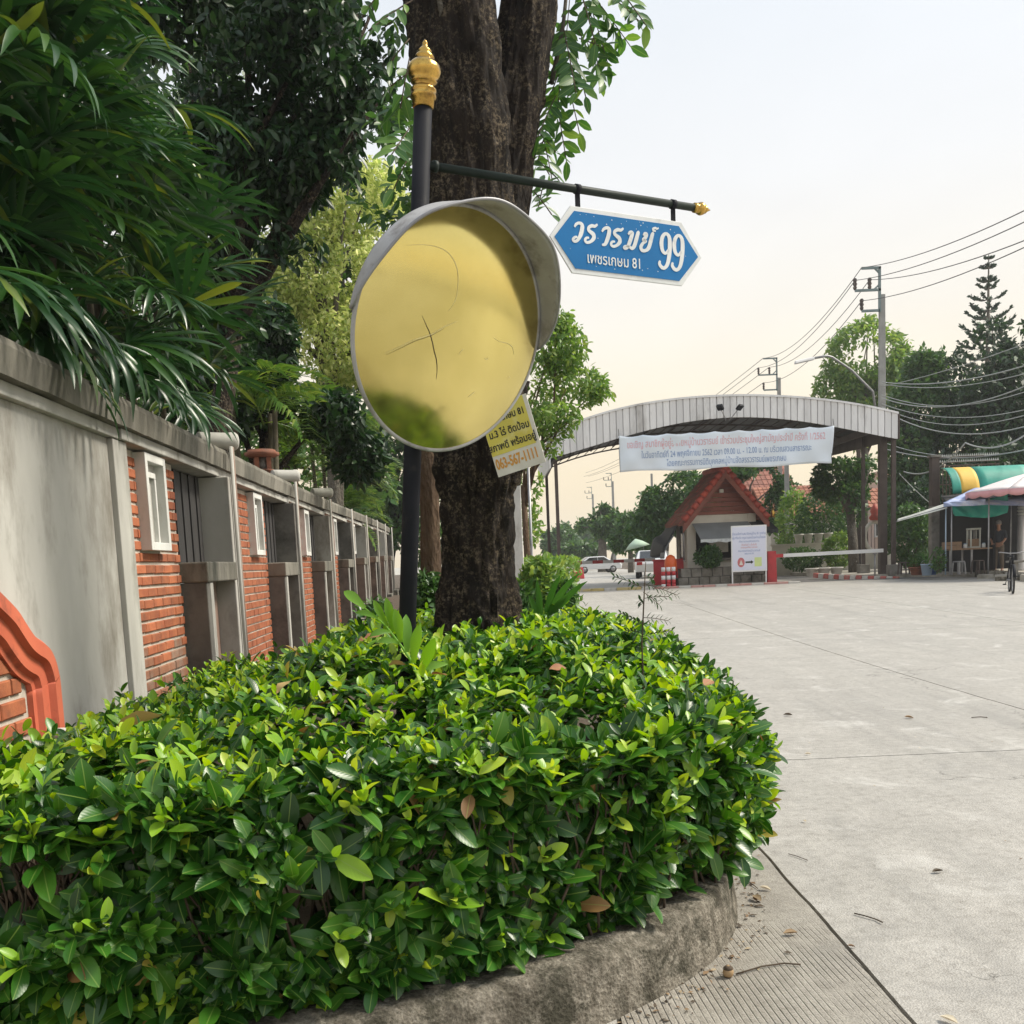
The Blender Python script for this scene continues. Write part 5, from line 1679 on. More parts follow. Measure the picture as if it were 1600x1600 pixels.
tree_at('young_tree', 'young yellow-green tree between the mirror and the gate canopy', 824, 860, 19.0,
        [(880, 545, 40, 45, 0), (850, 590, 50, 45, .5), (905, 605, 46, 32, 0), (845, 670, 50, 45, 0), (872, 655, 36, 26, -.5), (828, 740, 22, 40, .5), (826, 810, 20, 45, .8), (878, 500, 16, 26, 0), (935, 615, 26, 18, 0)],
        5200, 0.115, L_LIGHT, M_BARK2, 108, zbase=0.3, trunk_w=0.075, T=T_MID, thr=-0.12, fs=1.6, shell=0.0, ends=9, lean=(-.4, 0))
# strap-leaved plant, palm seedling, tall weed
def blade(b_, pts, w, fold=0.25):
    pts = [Vector(p) for p in pts]
    n = len(pts)
    vs, fs = [], []
    for i, p in enumerate(pts):
        d = (pts[min(i + 1, n - 1)] - pts[max(0, i - 1)]).normalized()
        vw = (Vector((0, 0, CAM_H)) - p).normalized()
        s_ = d.cross(Vector((0.25, -1, 0.3))).normalized()
        t = i / (n - 1)
        ww = w * max(0.04, math.sin(math.pi * min(1, 0.15 + 0.85 * t)) ** 0.7 if t > 0.5 else 0.35 + 0.65 * t * 2)
        u_ = s_.cross(d)
        vs += [p - s_ * ww + u_ * ww * fold, p, p + s_ * ww + u_ * ww * fold]
    for k in range(n - 1):
        o_ = k * 3
        fs += [(o_, o_ + 1, o_ + 4, o_ + 3), (o_ + 1, o_ + 2, o_ + 5, o_ + 4)]
    b_.add(vs, fs, True)
L_STRAP = leaf_mat('strap_leaf', [(0.0, (0.035, 0.12, 0.02)), (1.0, (0.06, 0.17, 0.03))], 0.3, 0.35)
strap = empty('strap_leaf_plant', (PY(846, 975, 7.0).x, 7.0, 0.3), 0, 'strap-leaved plant with long upright blades right of the tree trunk', 'plant')
for (tx, ty, mx_, my) in ((918, 908, 880, 930), (906, 896, 872, 920), (876, 898, 858, 925), (838, 905, 842, 935), (892, 925, 868, 945), (826, 930, 836, 950)):
    b_ = MB()
    a, m_, e = PY(847, 985, 7.0), PY(mx_, my, 6.9), PY(tx, ty, 6.85)
    pts = [((1 - t) ** 2 * a + 2 * t * (1 - t) * m_ + t * t * e) - Vector(strap.location) for t in np.linspace(0, 1, 9)]
    blade(b_, pts, 0.024)
    b_.build('leaf', L_STRAP, strap)
L_SEED = leaf_mat('seedling_leaf', [(0.0, (0.13, 0.30, 0.03)), (1.0, (0.20, 0.40, 0.045))], 0.4, 0.4)
sy = 4.05
seed_ = empty('palm_seedling', PY(652, 1062, sy) - Vector((0, 0, 0.3)), 0, 'light green palm seedling growing out of the hedge by the post foot', 'palm seedling')
sl = Vector(seed_.location)
def zq(x, y):
    return (540 + x * 0.25, 920 + y * 0.25)
rc = [PY(*zq(*p), sy + 0.25 * (1 - i / 5)) - sl for i, p in enumerate(((20, 40), (120, 120), (250, 230), (350, 360), (410, 450), (455, 560)))]
MB().tube([Vector((0, 0, 0))] + rc[::-1], [.006, .006, .006, .005, .004, .003, .002], 6).build('rachis', L_SEED, seed_)
for bx, by, tx, ty, w in ((262, 232, 175, 70, .016), (300, 270, 252, 55, .02), (345, 335, 308, 125, .022), (385, 395, 378, 160, .024), (425, 465, 468, 215, .024), (468, 530, 560, 305, .026), (120, 120, -10, 15, .022), (200, 185, 60, 150, .013), (280, 270, 150, 300, .014), (330, 340, 200, 330, .014), (440, 520, 640, 470, .018)):
    b_ = MB()
    a, e = PY(*zq(bx, by), sy), PY(*zq(tx, ty), sy - random.uniform(-.06, .1))
    mid = a.lerp(e, .5) + Vector((random.uniform(-.01, .01), -.02, .02))
    blade(b_, [((1 - t) ** 2 * a + 2 * t * (1 - t) * mid + t * t * e) - sl for t in np.linspace(0, 1, 8)], w)
    b_.build('leaflet', L_SEED, seed_)
wy = 4.35
weed = empty('tall_weed', PY(1003, 1010, wy) - Vector((0, 0, .25)), 0, 'thin dark weed stalk with small leaflets standing above the hedge top', 'weed')
wl = Vector(weed.location)
MB().tube([(0, 0, 0), PY(1003, 1005, wy) - wl, PY(1006, 940, wy) - wl, PY(1009, 878, wy) - wl], [.004, .0035, .003, .0015], 6).build('stem', M_TWIG, weed)
L_WEED = leaf_mat('weed_leaf', [(0.0, (0.02, 0.055, 0.02)), (1.0, (0.05, 0.10, 0.03))], 0.2, 0.5)
for (ax_, ay, ex, ey) in ((1004, 918, 960, 901), (1006, 912, 1058, 930), (1006, 935, 1045, 932), (1004, 975, 970, 958), (1004, 965, 1044, 970), (1003, 990, 978, 985), (1003, 995, 1050, 985), (1008, 900, 1020, 905), (1006, 945, 1000, 938), (1005, 925, 1030, 945)):
    st, en = PY(ax_, ay, wy) - wl, PY(ex, ey, wy + random.uniform(-.08, .08)) - wl
    tw_ = MB().tube([st, st.lerp(en, .5) + Vector((0, 0, .004)), en], .0015, 4).build('twig', M_TWIG, weed)
    n = max(3, int((en - st).length / 0.018))
    for i in range(1, n + 1):
        p = st.lerp(en, i / n)
        for sg in (1, -1):
            o = bpy.data.objects.new('leaflet', MATS.setdefault('_wl', None) or leaf_mesh('leaflet', T_MID, np.zeros((1, 3)), np.array([[0, 1., 0]]), np.array([[0, 0, 1.]]), 1.0, L_WEED))
            MATS['_wl'] = o.data
            COL.objects.link(o)
            o.parent = tw_
            o.location = p
            d = (en - st).normalized()
            o.rotation_euler = (d * .6 + Vector((0, -.3, 0)) + Vector((random.uniform(-.2, .2), random.uniform(-.5, .3), sg * .7))).to_track_quat('Y', 'Z').to_euler()
            o.scale = (random.uniform(.022, .034),) * 3
# ================================================================== gate canopy
random.seed(41)
RNG = np.random.default_rng(41)
M_SHEET = mat('pale_metal_sheet', (0.78, 0.78, 0.79), (0.66, 0.66, 0.67), 1.2, 0.55, bmp=0.1, grime=(0.33, 0.32, 0.31), gscale=0.9, gamt=0.35, stretch=(1, 1, 0.25), objvar=0.09)
M_ROOFD = mat('dark_roof_sheet', (0.10, 0.10, 0.105), (0.07, 0.07, 0.075), 2, 0.7)
M_STEELB = mat('brown_steel', (0.10, 0.075, 0.065), (0.06, 0.045, 0.04), 3, 0.7, bmp=0.2)
M_CONCB = mat('block_concrete', (0.27, 0.255, 0.23), (0.16, 0.15, 0.13), 3, 0.9, bmp=0.4, grime=(0.08, 0.075, 0.06), gscale=2.5, gamt=0.4)
M_BANNER = mat('banner_vinyl', (0.74, 0.80, 0.88), (0.68, 0.76, 0.85), 0.8, 0.5)
M_REDINK = mat('red_ink', (0.55, 0.16, 0.17), (0.48, 0.14, 0.15), 4, 0.6)
M_BLUEINK = mat('blue_ink', (0.12, 0.20, 0.46), (0.10, 0.17, 0.40), 4, 0.6)
M_REDBAN = mat('faded_red_ink', (0.70, 0.40, 0.45), (0.68, 0.44, 0.50), 4, 0.6)
M_BLUEBAN = mat('faded_blue_ink', (0.25, 0.35, 0.56), (0.28, 0.38, 0.58), 4, 0.6)
GY, GY2 = 37.0, 49.5
GZ = gz(GY)
tp = np.array([(859, 679.5), (901, 661), (965, 642), (1047, 626), (1135, 619.5), (1180, 620), (1285, 627), (1369, 638), (1403, 648)])
bt = np.array([(866, 714), (940, 695), (1015, 670), (1065, 660), (1140, 653), (1180, 654), (1259, 659), (1327, 671), (1400, 686)])
tw_ = np.array([PY(a, c, GY) for a, c in tp])
bw_ = np.array([PY(a, c, GY) for a, c in bt])
ctop = np.polyfit(tw_[:, 0] - 8, tw_[:, 2], 4)
cbot = np.polyfit(bw_[:, 0] - 8, bw_[:, 2], 4)
ztop = lambda x: float(np.polyval(ctop, x - 8))
zbot = lambda x: float(np.polyval(cbot, x - 8))
GX0, GX1 = float(tw_[0, 0]), float(tw_[-1, 0])
gate = empty('gate_canopy', ((GX0 + GX1) / 2, GY, GZ), 0, 'wide arched gate canopy of pale ribbed metal sheet spanning the road', 'canopy')
go = Vector(gate.location)
npan_ = 52
for i in range(npan_):
    x0 = GX0 + (GX1 - GX0) * i / npan_
    x1 = GX0 + (GX1 - GX0) * (i + 1) / npan_
    g = 0.03
    d_ = 0.0
    b_ = MB()
    xa, xb = x0 + 0.004, x1 - g
    b_.hexa([Vector((xa, GY - .05, zbot(xa))) - go, Vector((xb, GY - .05, zbot(xb))) - go, Vector((xb, GY, zbot(xb))) - go, Vector((xa, GY, zbot(xa))) - go,
             Vector((xa, GY - .05, ztop(xa))) - go, Vector((xb, GY - .05, ztop(xb))) - go, Vector((xb, GY, ztop(xb))) - go, Vector((xa, GY, ztop(xa))) - go])
    b_.build('fascia_panel', M_SHEET, gate)
bk = MB()
N_ = 60
def strip(b_, f0, f1, y0, y1):
    vs = []
    for i in range(N_ + 1):
        x = GX0 + (GX1 - GX0) * i / N_
        vs += [Vector((x, y0, f0(x))) - go, Vector((x, y0, f1(x))) - go, Vector((x, y1, f1(x))) - go, Vector((x, y1, f0(x))) - go]
    fs = []
    for i in range(N_):
        for k in range(4):
            fs.append((i * 4 + k, i * 4 + (k + 1) % 4, (i + 1) * 4 + (k + 1) % 4, (i + 1) * 4 + k))
    fs += [(0, 1, 2, 3), (N_ * 4 + 3, N_ * 4 + 2, N_ * 4 + 1, N_ * 4)]
    b_.add(vs, fs)
strip(bk, lambda x: zbot(x) + .02, lambda x: ztop(x) - .02, GY + .002, GY + .02)
bk.build('fascia_backing', M_SHEET, gate)
tr = MB()
strip(tr, lambda x: ztop(x) + .002, lambda x: ztop(x) + .07, GY - .09, GY + .10)
tr.build('roof_edge_trim', M_SHEET, gate)
rf = MB()
strip(rf, lambda x: ztop(x) - .06, lambda x: ztop(x) - .003, GY + .022, GY2)
rf.build('roof_sheet', M_ROOFD, gate)
for k in range(6):
    y = GY + 0.5 + k * 2.2
    t_ = MB()
    strip(t_, lambda x: ztop(x) - .36, lambda x: ztop(x) - .30, y, y + .06)
    for i in range(30):
        x = GX0 + (GX1 - GX0) * (i + .5) / 30
        t_.bar(Vector((x - .2, y + .03, ztop(x - .2) - .33)) - go, Vector((x + .2, y + .03, ztop(x + .2) - .065)) - go, .03)
    t_.build('truss', M_STEELB, gate)
for x in np.linspace(GX0 + .4, GX1 - .4, 12):
    MB().box(x - .03 - go.x, x + .03 - go.x, .03, GY2 - GY, ztop(x) - .14 - go.z, ztop(x) - .065 - go.z).build('purlin', M_STEELB, gate)
# left and right return panels
for side, xx in ((-1, GX0), (1, GX1)):
    b_ = MB()
    z1, z0 = ztop(xx), zbot(xx) - .35 * (side < 0)
    b_.hexa([Vector((xx + side * .004, GY - .05, z0)) - go, Vector((xx + side * .05, GY - .05, z0)) - go, Vector((xx + side * .05, GY2, z0 + .3)) - go, Vector((xx + side * .004, GY2, z0 + .3)) - go,
             Vector((xx + side * .004, GY - .05, z1)) - go, Vector((xx + side * .05, GY - .05, z1)) - go, Vector((xx + side * .05, GY2, z1)) - go, Vector((xx + side * .004, GY2, z1)) - go])
    b_.build('side_fascia', M_SHEET if side < 0 else M_STEELB, gate)
def gpost(px, Y, w, block=True, m_=M_STEELB):
    x = PY(px, 850, Y).x
    zt = ztop(min(max(x, GX0), GX1)) - .37
    p = MB().box(x - w / 2 - go.x, x + w / 2 - go.x, Y - w / 2 - GY, Y + w / 2 - GY, 0, zt - go.z).build('post', m_, gate)
    if block:
        MB().box(x - .2 - go.x, x + .2 - go.x, Y - .2 - GY, Y + .2 - GY, -.1, .48).build('post_base', M_CONCB, p, bevel=.02)
gpost(873, 37.4, .12)
gpost(858, 44.2, .12, False)
gpost(1396, 37.5, .14)
gpost(1379, 38.2, .26, False)
gpost(1349, 40.5, .12)
gpost(1342, 43.8, .14, False)
xr = GX1 - .5
MB().box(xr - .06 - go.x, xr + .06 - go.x, .1, GY2 - GY, ztop(xr) - .62 - go.z, ztop(xr) - .38 - go.z).build('side_beam', M_STEELB, gate)
xl_ = GX0 + .35
MB().box(xl_ - .06 - go.x, xl_ + .06 - go.x, .1, GY2 - GY, ztop(xl_) - .6 - go.z, ztop(xl_) - .40 - go.z).build('side_beam', M_STEELB, gate)
# two floodlights on the fascia
for px0, px1, lab in ((1134, 1124, 'left of the two small black floodlights on the canopy front'), (1140, 1158, 'right of the two small black floodlights on the canopy front')):
    a, e = PY(px0, 656, GY - .12), PY(px1, 634, GY - .5)
    fl = empty('floodlight', a, 0, lab, 'floodlight', 'floodlights on the gate canopy')
    MB().tube([(0, 0.06, 0), (0, -.05, 0), (e - a) * .75], .018, 6).build('arm', M_GALV, fl)
    b_ = MB()
    d = (e - a).normalized()
    b_.bar((e - a) * .72, (e - a) * 1.05, .22, .10)
    b_.build('lamp_head', M_BLACK, fl, bevel=.01)
# banner
BT = [PY(967, 681, 36.85), PY(1303, 665, 36.85), PY(1300, 724, 36.85), PY(969, 738, 36.85)]
bc = (BT[0] + BT[1] + BT[2] + BT[3]) / 4
banner = empty('banner', bc, 0, 'long pale blue banner with Thai lettering hung under the canopy front', 'banner')
BW = (BT[1] - BT[0]).length
BHH = (BT[0] - BT[3]).length
def bwave(x, z):
    u_ = x / BW
    f = 0.035 * math.sin(u_ * 44 + 3.0 * z) * (0.4 + 0.6 * abs(z) / BHH) + 0.03 * math.sin(u_ * 23 - 5 * z + 1.3) + 0.02 * noise.noise(Vector((x * 1.7, z * 2.5, 1)))
    return f * 1.0
def bpos(u_, v_):
    p = BT[3].lerp(BT[2], u_).lerp(BT[0].lerp(BT[1], u_), v_) - bc
    sag = 0.05 * abs(math.sin(u_ * math.pi * 9)) * v_ - 0.03 * math.sin(u_ * math.pi * 5) * (1 - v_)
    return Vector((p.x, bwave(p.x, p.z), p.z - sag))
MB().grid(bpos, 150, 14).build('sheet', M_BANNER, banner, solid=.003)
def banner_text(body, size, m_, z, sx=1.0, dx=0):
    me = text_mesh(body, size, m_, extrude=0.0, sx=sx, bold=.003)
    for v in me.vertices:
        v.co.x += dx
        v.co.z += z + (v.co.x) * (BT[1].z - BT[0].z) / BW
        v.co.y = bwave(v.co.x, v.co.z) - 0.012
    link('lettering', me, banner)
banner_text('ขอเชิญ สมาชิกผู้อยู่อาศัยหมู่บ้านวรารมย์ เข้าร่วมประชุมใหญ่สามัญประจำปี ครั้งที่ 1/2562', 0.34, M_REDBAN, 0.30, 0.60)
banner_text('ในวันอาทิตย์ที่ 24 พฤศจิกายน 2562 เวลา 09.00 น. - 12.00 น. ณ บริเวณสวนสาธารณะ', 0.30, M_BLUEBAN, -0.08, 0.60)
banner_text('โดยคณะกรรมการนิติบุคคลหมู่บ้านจัดสรรวรารมย์เพชรเกษม', 0.30, M_BLUEBAN, -0.40, 0.60)
bp = MB()
for c in (0, 1, 2, 3):
    a = BT[c] - bc
    bp.tube([a, a + Vector((0, .15, .35 if c < 2 else .9))], .008, 5)
bp.build('ropes', M_BLACK, banner)

# ================================================================== guard booth
M_RTILE = mat('red_roof_tile', (0.46, 0.085, 0.055), (0.33, 0.055, 0.04), 4, 0.7, bmp=0.3, grime=(0.16, 0.07, 0.05), gscale=3, gamt=0.4, objvar=0.15)
M_RTILE2 = mat('brown_roof_tile', (0.30, 0.12, 0.085), (0.20, 0.08, 0.055), 4, 0.85, bmp=0.3, objvar=0.15)
M_RWOOD = mat('red_brown_boards', (0.23, 0.07, 0.045), (0.16, 0.045, 0.03), 4, 0.6, bmp=0.2, objvar=0.12, stretch=(.3, 1, 1))
M_CREAM = mat('cream_wall', (0.62, 0.58, 0.50), (0.52, 0.48, 0.41), 2, 0.8, bmp=0.15)
M_AWN = mat('grey_awning', (0.24, 0.255, 0.26), (0.20, 0.21, 0.215), 2, 0.7)
M_DKAWN = mat('black_awning', (0.03, 0.033, 0.036), (0.022, 0.024, 0.026), 2, 0.7)
M_STONE = mat('stone_planter', (0.25, 0.23, 0.20), (0.14, 0.125, 0.10), 3, 0.9, bmp=0.6, grime=(0.06, 0.06, 0.045), gscale=2.2, gamt=0.5)
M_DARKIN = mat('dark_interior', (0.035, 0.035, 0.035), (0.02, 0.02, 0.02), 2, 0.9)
M_GLASS = None
def glass_mat(name, c, rough=0.08):
    m, nt, b = nodes_of(name)
    nz = noise_node(nt, coord(nt), 3, 3)
    r_ = ramp(nt, nz.outputs['Fac'], [(0.3, c), (0.7, tuple(x * .7 for x in c))])
    nt.links.new(r_.outputs[0], b.inputs['Base Color'])
    b.inputs['Roughness'].default_value = rough
    b.inputs['Metallic'].default_value = 0.0
    b.inputs['Specular IOR Level'].default_value = 0.8
    MATS[name] = m
    return m
M_GLASS = glass_mat('dark_glass', (0.03, 0.035, 0.04))
bb = PY(1138, 913, 38.6)
booth = empty('guard_booth', (bb.x, 38.6, gz(38.6)), R(8), 'small guard booth with steep red gable roof and grey awning under the gate canopy', 'guard booth')
W2, DP, EV, AP = 1.36, 2.0, 2.62, 4.2
MB().box(-W2 + .0, W2, 0.6, DP, 0.0, 0.9).build('lower_wall', M_CREAM, booth)
for x0, x1, y0, y1 in ((-W2, -W2 + .34, .6, .94), (W2 - .3, W2, .6, .9), (-W2, -W2 + .3, DP - .3, DP), (W2 - .3, W2, DP - .3, DP)):
    MB().box(x0, x1, y0, y1, .902, EV).build('column', M_CREAM, booth, bevel=.01)
MB().box(-W2 + .35, W2 - .31, .64, .84, 2.2, EV - .002).build('wall_band', M_CREAM, booth)
MB().box(-W2 + .05, -W2 + .12, .95, DP - .31, .902, EV - .002).build('side_glass', M_GLASS, booth)
MB().box(W2 - .12, W2 - .05, .92, DP - .31, .902, EV - .002).build('side_glass', M_GLASS, booth)
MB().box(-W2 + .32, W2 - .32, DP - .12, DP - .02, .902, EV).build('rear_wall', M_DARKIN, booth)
MB().box(-W2 + .34, W2 - .3, .45, .98, .905, .98).build('counter', M_STONE, booth, bevel=.01)
MB().box(-.25, .5, 1.3, 1.34, 1.2, 1.75).build('inner_notice', M_SHEETW, booth)
MB().box(-W2 - .02, W2 + .02, .58, DP, EV + .002, EV + .12).build('tie_beam', M_RWOOD, booth, bevel=.01)
# gable of planks
npl = 7
for i in range(npl):
    z0 = EV + .13 + (AP - .25 - EV - .13) * i / npl
    z1 = EV + .13 + (AP - .25 - EV - .13) * (i + 1) / npl - .018
    h0 = W2 * (1 - (z0 - EV) / (AP - EV))
    h1 = W2 * (1 - (z1 - EV) / (AP - EV))
    MB().prism([(-h0, z0), (h0, z0), (h1, z1), (-h1, z1)], .62, .68).build('gable_board', M_RWOOD, booth)
MB().box(-.08, .08, .52, .61, 3.42, 3.56).build('lamp', M_SHEETW, booth, bevel=.02)
OV = .3
sl_ = (AP - EV) / W2
for sg in (-1, 1):
    e = W2 + OV
    p = [(0, AP + .06), (sg * e, AP + .06 - sl_ * e), (sg * e, AP - .04 - sl_ * e), (0, AP - .04)]
    MB().prism(p, .12, DP + .4).build('roof_slope', M_RTILE2, booth)
    # rows of tiles
    nr_, nc_ = 8, 11
    for r_ in range(nr_):
        for c in range(nc_):
            u0, u1 = e * r_ / nr_, e * (r_ + 1) / nr_ + .04
            y0 = .12 + (DP + .28) * c / nc_
            y1 = .12 + (DP + .28) * (c + 1) / nc_ - .012
            zA, zB = AP + .065 - sl_ * u0, AP + .095 - sl_ * u1
            b_ = MB()
            b_.hexa([(sg * u0, y0, zA), (sg * u1, y0, zB), (sg * u1, y1, zB), (sg * u0, y1, zA), (sg * u0, y0, zA + .02), (sg * u1, y0, zB + .03), (sg * u1, y1, zB + .03), (sg * u0, y1, zA + .02)])
            b_.build('roof_tile', M_RTILE if (r_ + c * 3) % 5 == 0 else M_RTILE2, booth)
    # rake: barge board and a row of capping tiles
    pb_ = [(0, AP + .02), (sg * (e + .02), AP + .02 - sl_ * (e + .02)), (sg * (e + .02), AP - .28 - sl_ * (e + .02)), (0, AP - .28)]
    MB().prism(pb_, .06, .115).build('barge_board', M_RWOOD, booth)
    for r_ in range(9):
        u0, u1 = e * r_ / 9, e * (r_ + 1) / 9 - .015
        b_ = MB()
        b_.tube([(sg * u0, .1, AP + .12 - sl_ * u0), (sg * u1, .1, AP + .14 - sl_ * u1)], [.10, .125], 8)
        b_.build('rake_tile', M_RTILE, booth)
MB().tube([(0, .0, AP + .12), (0, DP + .45, AP + .12)], .11, 8).build('ridge_tile', M_RTILE, booth)
MB().lathe([(.10, 0), (.07, .1), (.10, .16), (.03, .3), (.005, .42)], 10).build('roof_finial', M_GOLD, booth, loc=(W2 + .55, .3, EV - .2))
# awnings
def awning(nm, x0, x1, y0, y1, z0, z1, m_, val=.12):
    b_ = MB()
    b_.add([(x0, y0, z0), (x1, y0, z0), (x1, y1, z1), (x0, y1, z1), (x0, y0, z0 - .025), (x1, y0, z0 - .025), (x1, y1, z1 - .025), (x0, y1, z1 - .025)], [(0, 1, 2, 3), (4, 7, 6, 5), (0, 4, 5, 1), (1, 5, 6, 2), (2, 6, 7, 3), (3, 7, 4, 0)])
    o = b_.build(nm, m_, booth)
    v_ = MB()
    v_.grid(lambda u_, t: (x0 + (x1 - x0) * u_, y0 - .01 + .02 * math.sin(u_ * 40), z0 - .026 - val * t + .02 * math.sin(u_ * 25) * t), 40, 2)
    v_.build('valance', M_SIGNW if m_ is M_AWN else m_, o)
awning('awning', -W2 + .2, W2 - .32, -.35, .6, 1.72, 2.32, M_AWN)
awning('side_awning', W2 - .28, W2 + .55, -.2, .75, 1.98, 2.36, M_DKAWN)
# rolled dark side awning with its pale lining, left of the booth
b_ = MB()
b_.grid(lambda u_, v_: (-W2 - .12 - .75 * math.sin(v_ * 1.7), .8 + 1.9 * u_, 2.35 - 1.15 * v_ + .10 * math.sin(v_ * 9 + u_ * 3)), 8, 14)
b_.build('rolled_awning', M_DKAWN, booth, solid=.04)
b_ = MB()
b_.grid(lambda u_, v_: (-W2 - .5 - .40 * math.sin(v_ * 1.6), .72 + .5 * u_, 1.9 - .85 * v_), 6, 8)
b_.build('awning_lining', M_AWN, booth, solid=.03)
MB().tube([(-W2 - .1, .75, .95), (-W2 - .1, .75, 2.5)], .03, 8).build('awning_pole', M_GALV, booth)
# stone planter at the booth front, with a shrub
plt = empty('stone_planter', (bb.x - .25, 37.9, gz(38)), R(3), 'low stained stone planter in front of the guard booth', 'planter')
b_ = MB()
for i in range(9):
    x0 = -1.75 + i * .39
    for r_ in range(2):
        b_.cur = 0
        MB().box(x0 + (.1 if r_ else 0), x0 + .38 + (.1 if r_ else 0) - .012, -.02 * random.random(), .55, r_ * .33, r_ * .33 + .32).build('stone', M_STONE, plt, bevel=.02)
MB().box(-1.7, 1.8, .02, .5, .645, .66).build('soil', M_DIRT, plt)
bsh = PY(1108, 890, 37.8)
bush('bush', 'round green shrub in the stone planter before the booth window', (bsh.x, 37.95, gz(38) + .62), (.52, .42, .42), 1500, .13, L_MIDG, 131, T=T_LOW)

# ================================================================== things at the gate
M_REDP = mat('red_paint', (0.52, 0.035, 0.045), (0.42, 0.03, 0.035), 3, 0.5, grime=(0.30, 0.03, 0.03), gscale=4, gamt=0.3)
M_WHP = mat('white_gloss', (0.76, 0.76, 0.76), (0.68, 0.68, 0.68), 3, 0.45)
M_ORANGE = mat('orange_plastic', (0.75, 0.13, 0.02), (0.66, 0.10, 0.015), 3, 0.45)
M_LILAC = mat('notice_white', (0.68, 0.70, 0.82), (0.64, 0.66, 0.79), 2, 0.5)
M_GREENP = mat('pale_green_print', (0.62, 0.72, 0.30), (0.56, 0.66, 0.30), 6, 0.6)
nbp = PY(1170, 857, 36.6)
nb = empty('notice_board', (nbp.x, 36.6, gz(36.6)), R(4), 'white notice board with blue Thai lettering on thin legs before the guard booth', 'notice board')
k_ = 36.6 / 1600
nz = nbp.z - gz(36.6)
w_, h_ = 55 * k_ / 2, 71 * k_ / 2
for sg in (-1, 1):
    MB().box(sg * (w_ - .02) - .02, sg * (w_ - .02) + .02, -.02, .02, 0, nz + h_).build('leg', M_WHP, nb)
MB().box(-w_ - .015, w_ + .015, -.035, -.022, nz - h_, nz + h_).build('board', M_WHP, nb, bevel=.004)
MB().box(-w_ + .03, w_ - .03, -.0385, -.0355, nz - h_ + .05, nz + h_ - .05).build('sheet', M_LILAC, nb)
for i, (s_, z_, m_, sz) in enumerate((('เรียนแจ้งท่านสมาชิกหมู่บ้าน 81 ทุกท่าน', .52, M_BLUEINK, .115), ('ผู้มาติดต่อ กรุณาแลกบัตรผ่านเข้าออก', .38, M_BLUEINK, .115), ('เพื่อความปลอดภัยของทุกท่าน', .25, M_BLUEINK, .09), ('ตั้งแต่วันที่ 1 เป็นต้นไป', .13, M_REDINK, .09), ('ขอขอบคุณที่ให้ความร่วมมือ', .04, M_REDINK, .08), ('คณะกรรมการหมู่บ้านวรารมย์', -.08, M_BLUEINK, .10), ('เพชรเกษม 81', -.18, M_BLUEINK, .09))):
    put_text(nb, s_, sz, m_, 0, -.0395, nz + z_, extrude=.0004, sx=.70)
b_ = MB()
cx, cz = -w_ + .33, nz - .48
b_.prism([(cx + .13 * math.cos(a), cz + .17 * math.sin(a)) for a in np.linspace(0, 2 * math.pi, 20, endpoint=False)], -.041, -.039)
b_.build('emblem', M_REDINK, nb)
b_ = MB()
b_.prism([(cx - .07, cz - .09), (cx + .07, cz - .09), (cx, cz + .09)], -.0425, -.0412)
b_.build('emblem_mark', M_SHEETW, nb)
b_ = MB()
b_.prism([(-.14, cz - .03), (.06, cz - .03), (.06, cz - .07), (.15, cz), (.06, cz + .07), (.06, cz + .03), (-.14, cz + .03)], -.041, -.039)
b_.build('arrow', M_INK, nb)
MB().box(w_ - .44, w_ - .18, -.041, -.039, cz - .16, cz + .16).build('green_panel', M_GREENP, nb)

cab = PY(1205, 890, 37.2)
bar = empty('boom_barrier', (cab.x, 37.2, gz(37.2)), 0, 'red barrier cabinet with a long white lowered arm right of the notice board', 'barrier')
MB().hexa([(-.17, -.17, 0), (.17, -.17, 0), (.17, .17, 0), (-.17, .17, 0), (-.15, -.15, 1.16), (.15, -.15, 1.16), (.15, .15, 1.16), (-.15, .15, 1.16)]).build('cabinet', M_REDP, bar, bevel=.02)
MB().box(-.2, .2, -.2, .2, -.05, -.002 + .05).build('base_plate', M_STEELB, bar)
e_ = PY(1380, 860, 37.2) - Vector(bar.location)
arm0 = Vector((.16, 0, .98))
MB().bar(arm0, arm0.lerp(Vector((e_.x, 0, e_.z)), .07), .06, .12).build('arm_clamp', M_REDP, bar)
MB().bar(arm0.lerp(Vector((e_.x, 0, e_.z)), .072), Vector((e_.x, 0, e_.z)), .05, .13).build('arm', M_WHP, bar)
rest = empty('barrier_rest', (PY(1367, 880, 37.25).x, 37.25, gz(37)), 0, 'thin grey post carrying the tip of the white barrier arm', 'post')
MB().tube([(0, 0, 0), (0, 0, .88)], .028, 8).build('stem', M_GALV, rest)
MB().box(-.06, .06, -.06, .06, .881, .93).build('fork', M_GALV, rest)
# far boom barrier on the way out, red and white
fa, fe = PY(1030, 874, 46), PY(893, 877, 46)
ob = empty('boom_barrier', (fa.x, 46, gz(46)), 0, 'red and white striped barrier arm lowered across the far lane left of the booth', 'barrier')
MB().box(-.17, .17, -.17, .17, 0, 1.0).build('cabinet', M_REDP, ob, bevel=.02)
zz = fa.z - gz(46)
dx_ = fe.x - fa.x
for i in range(8):
    a, c = -.18 + (dx_ + .18) * i / 8, -.18 + (dx_ + .18) * (i + 1) / 8
    MB().box(min(a, c) + .002, max(a, c) - .002, -.03, .03, zz - .07, zz + .07).build('arm_section', M_REDP if i % 2 else M_WHP, ob)
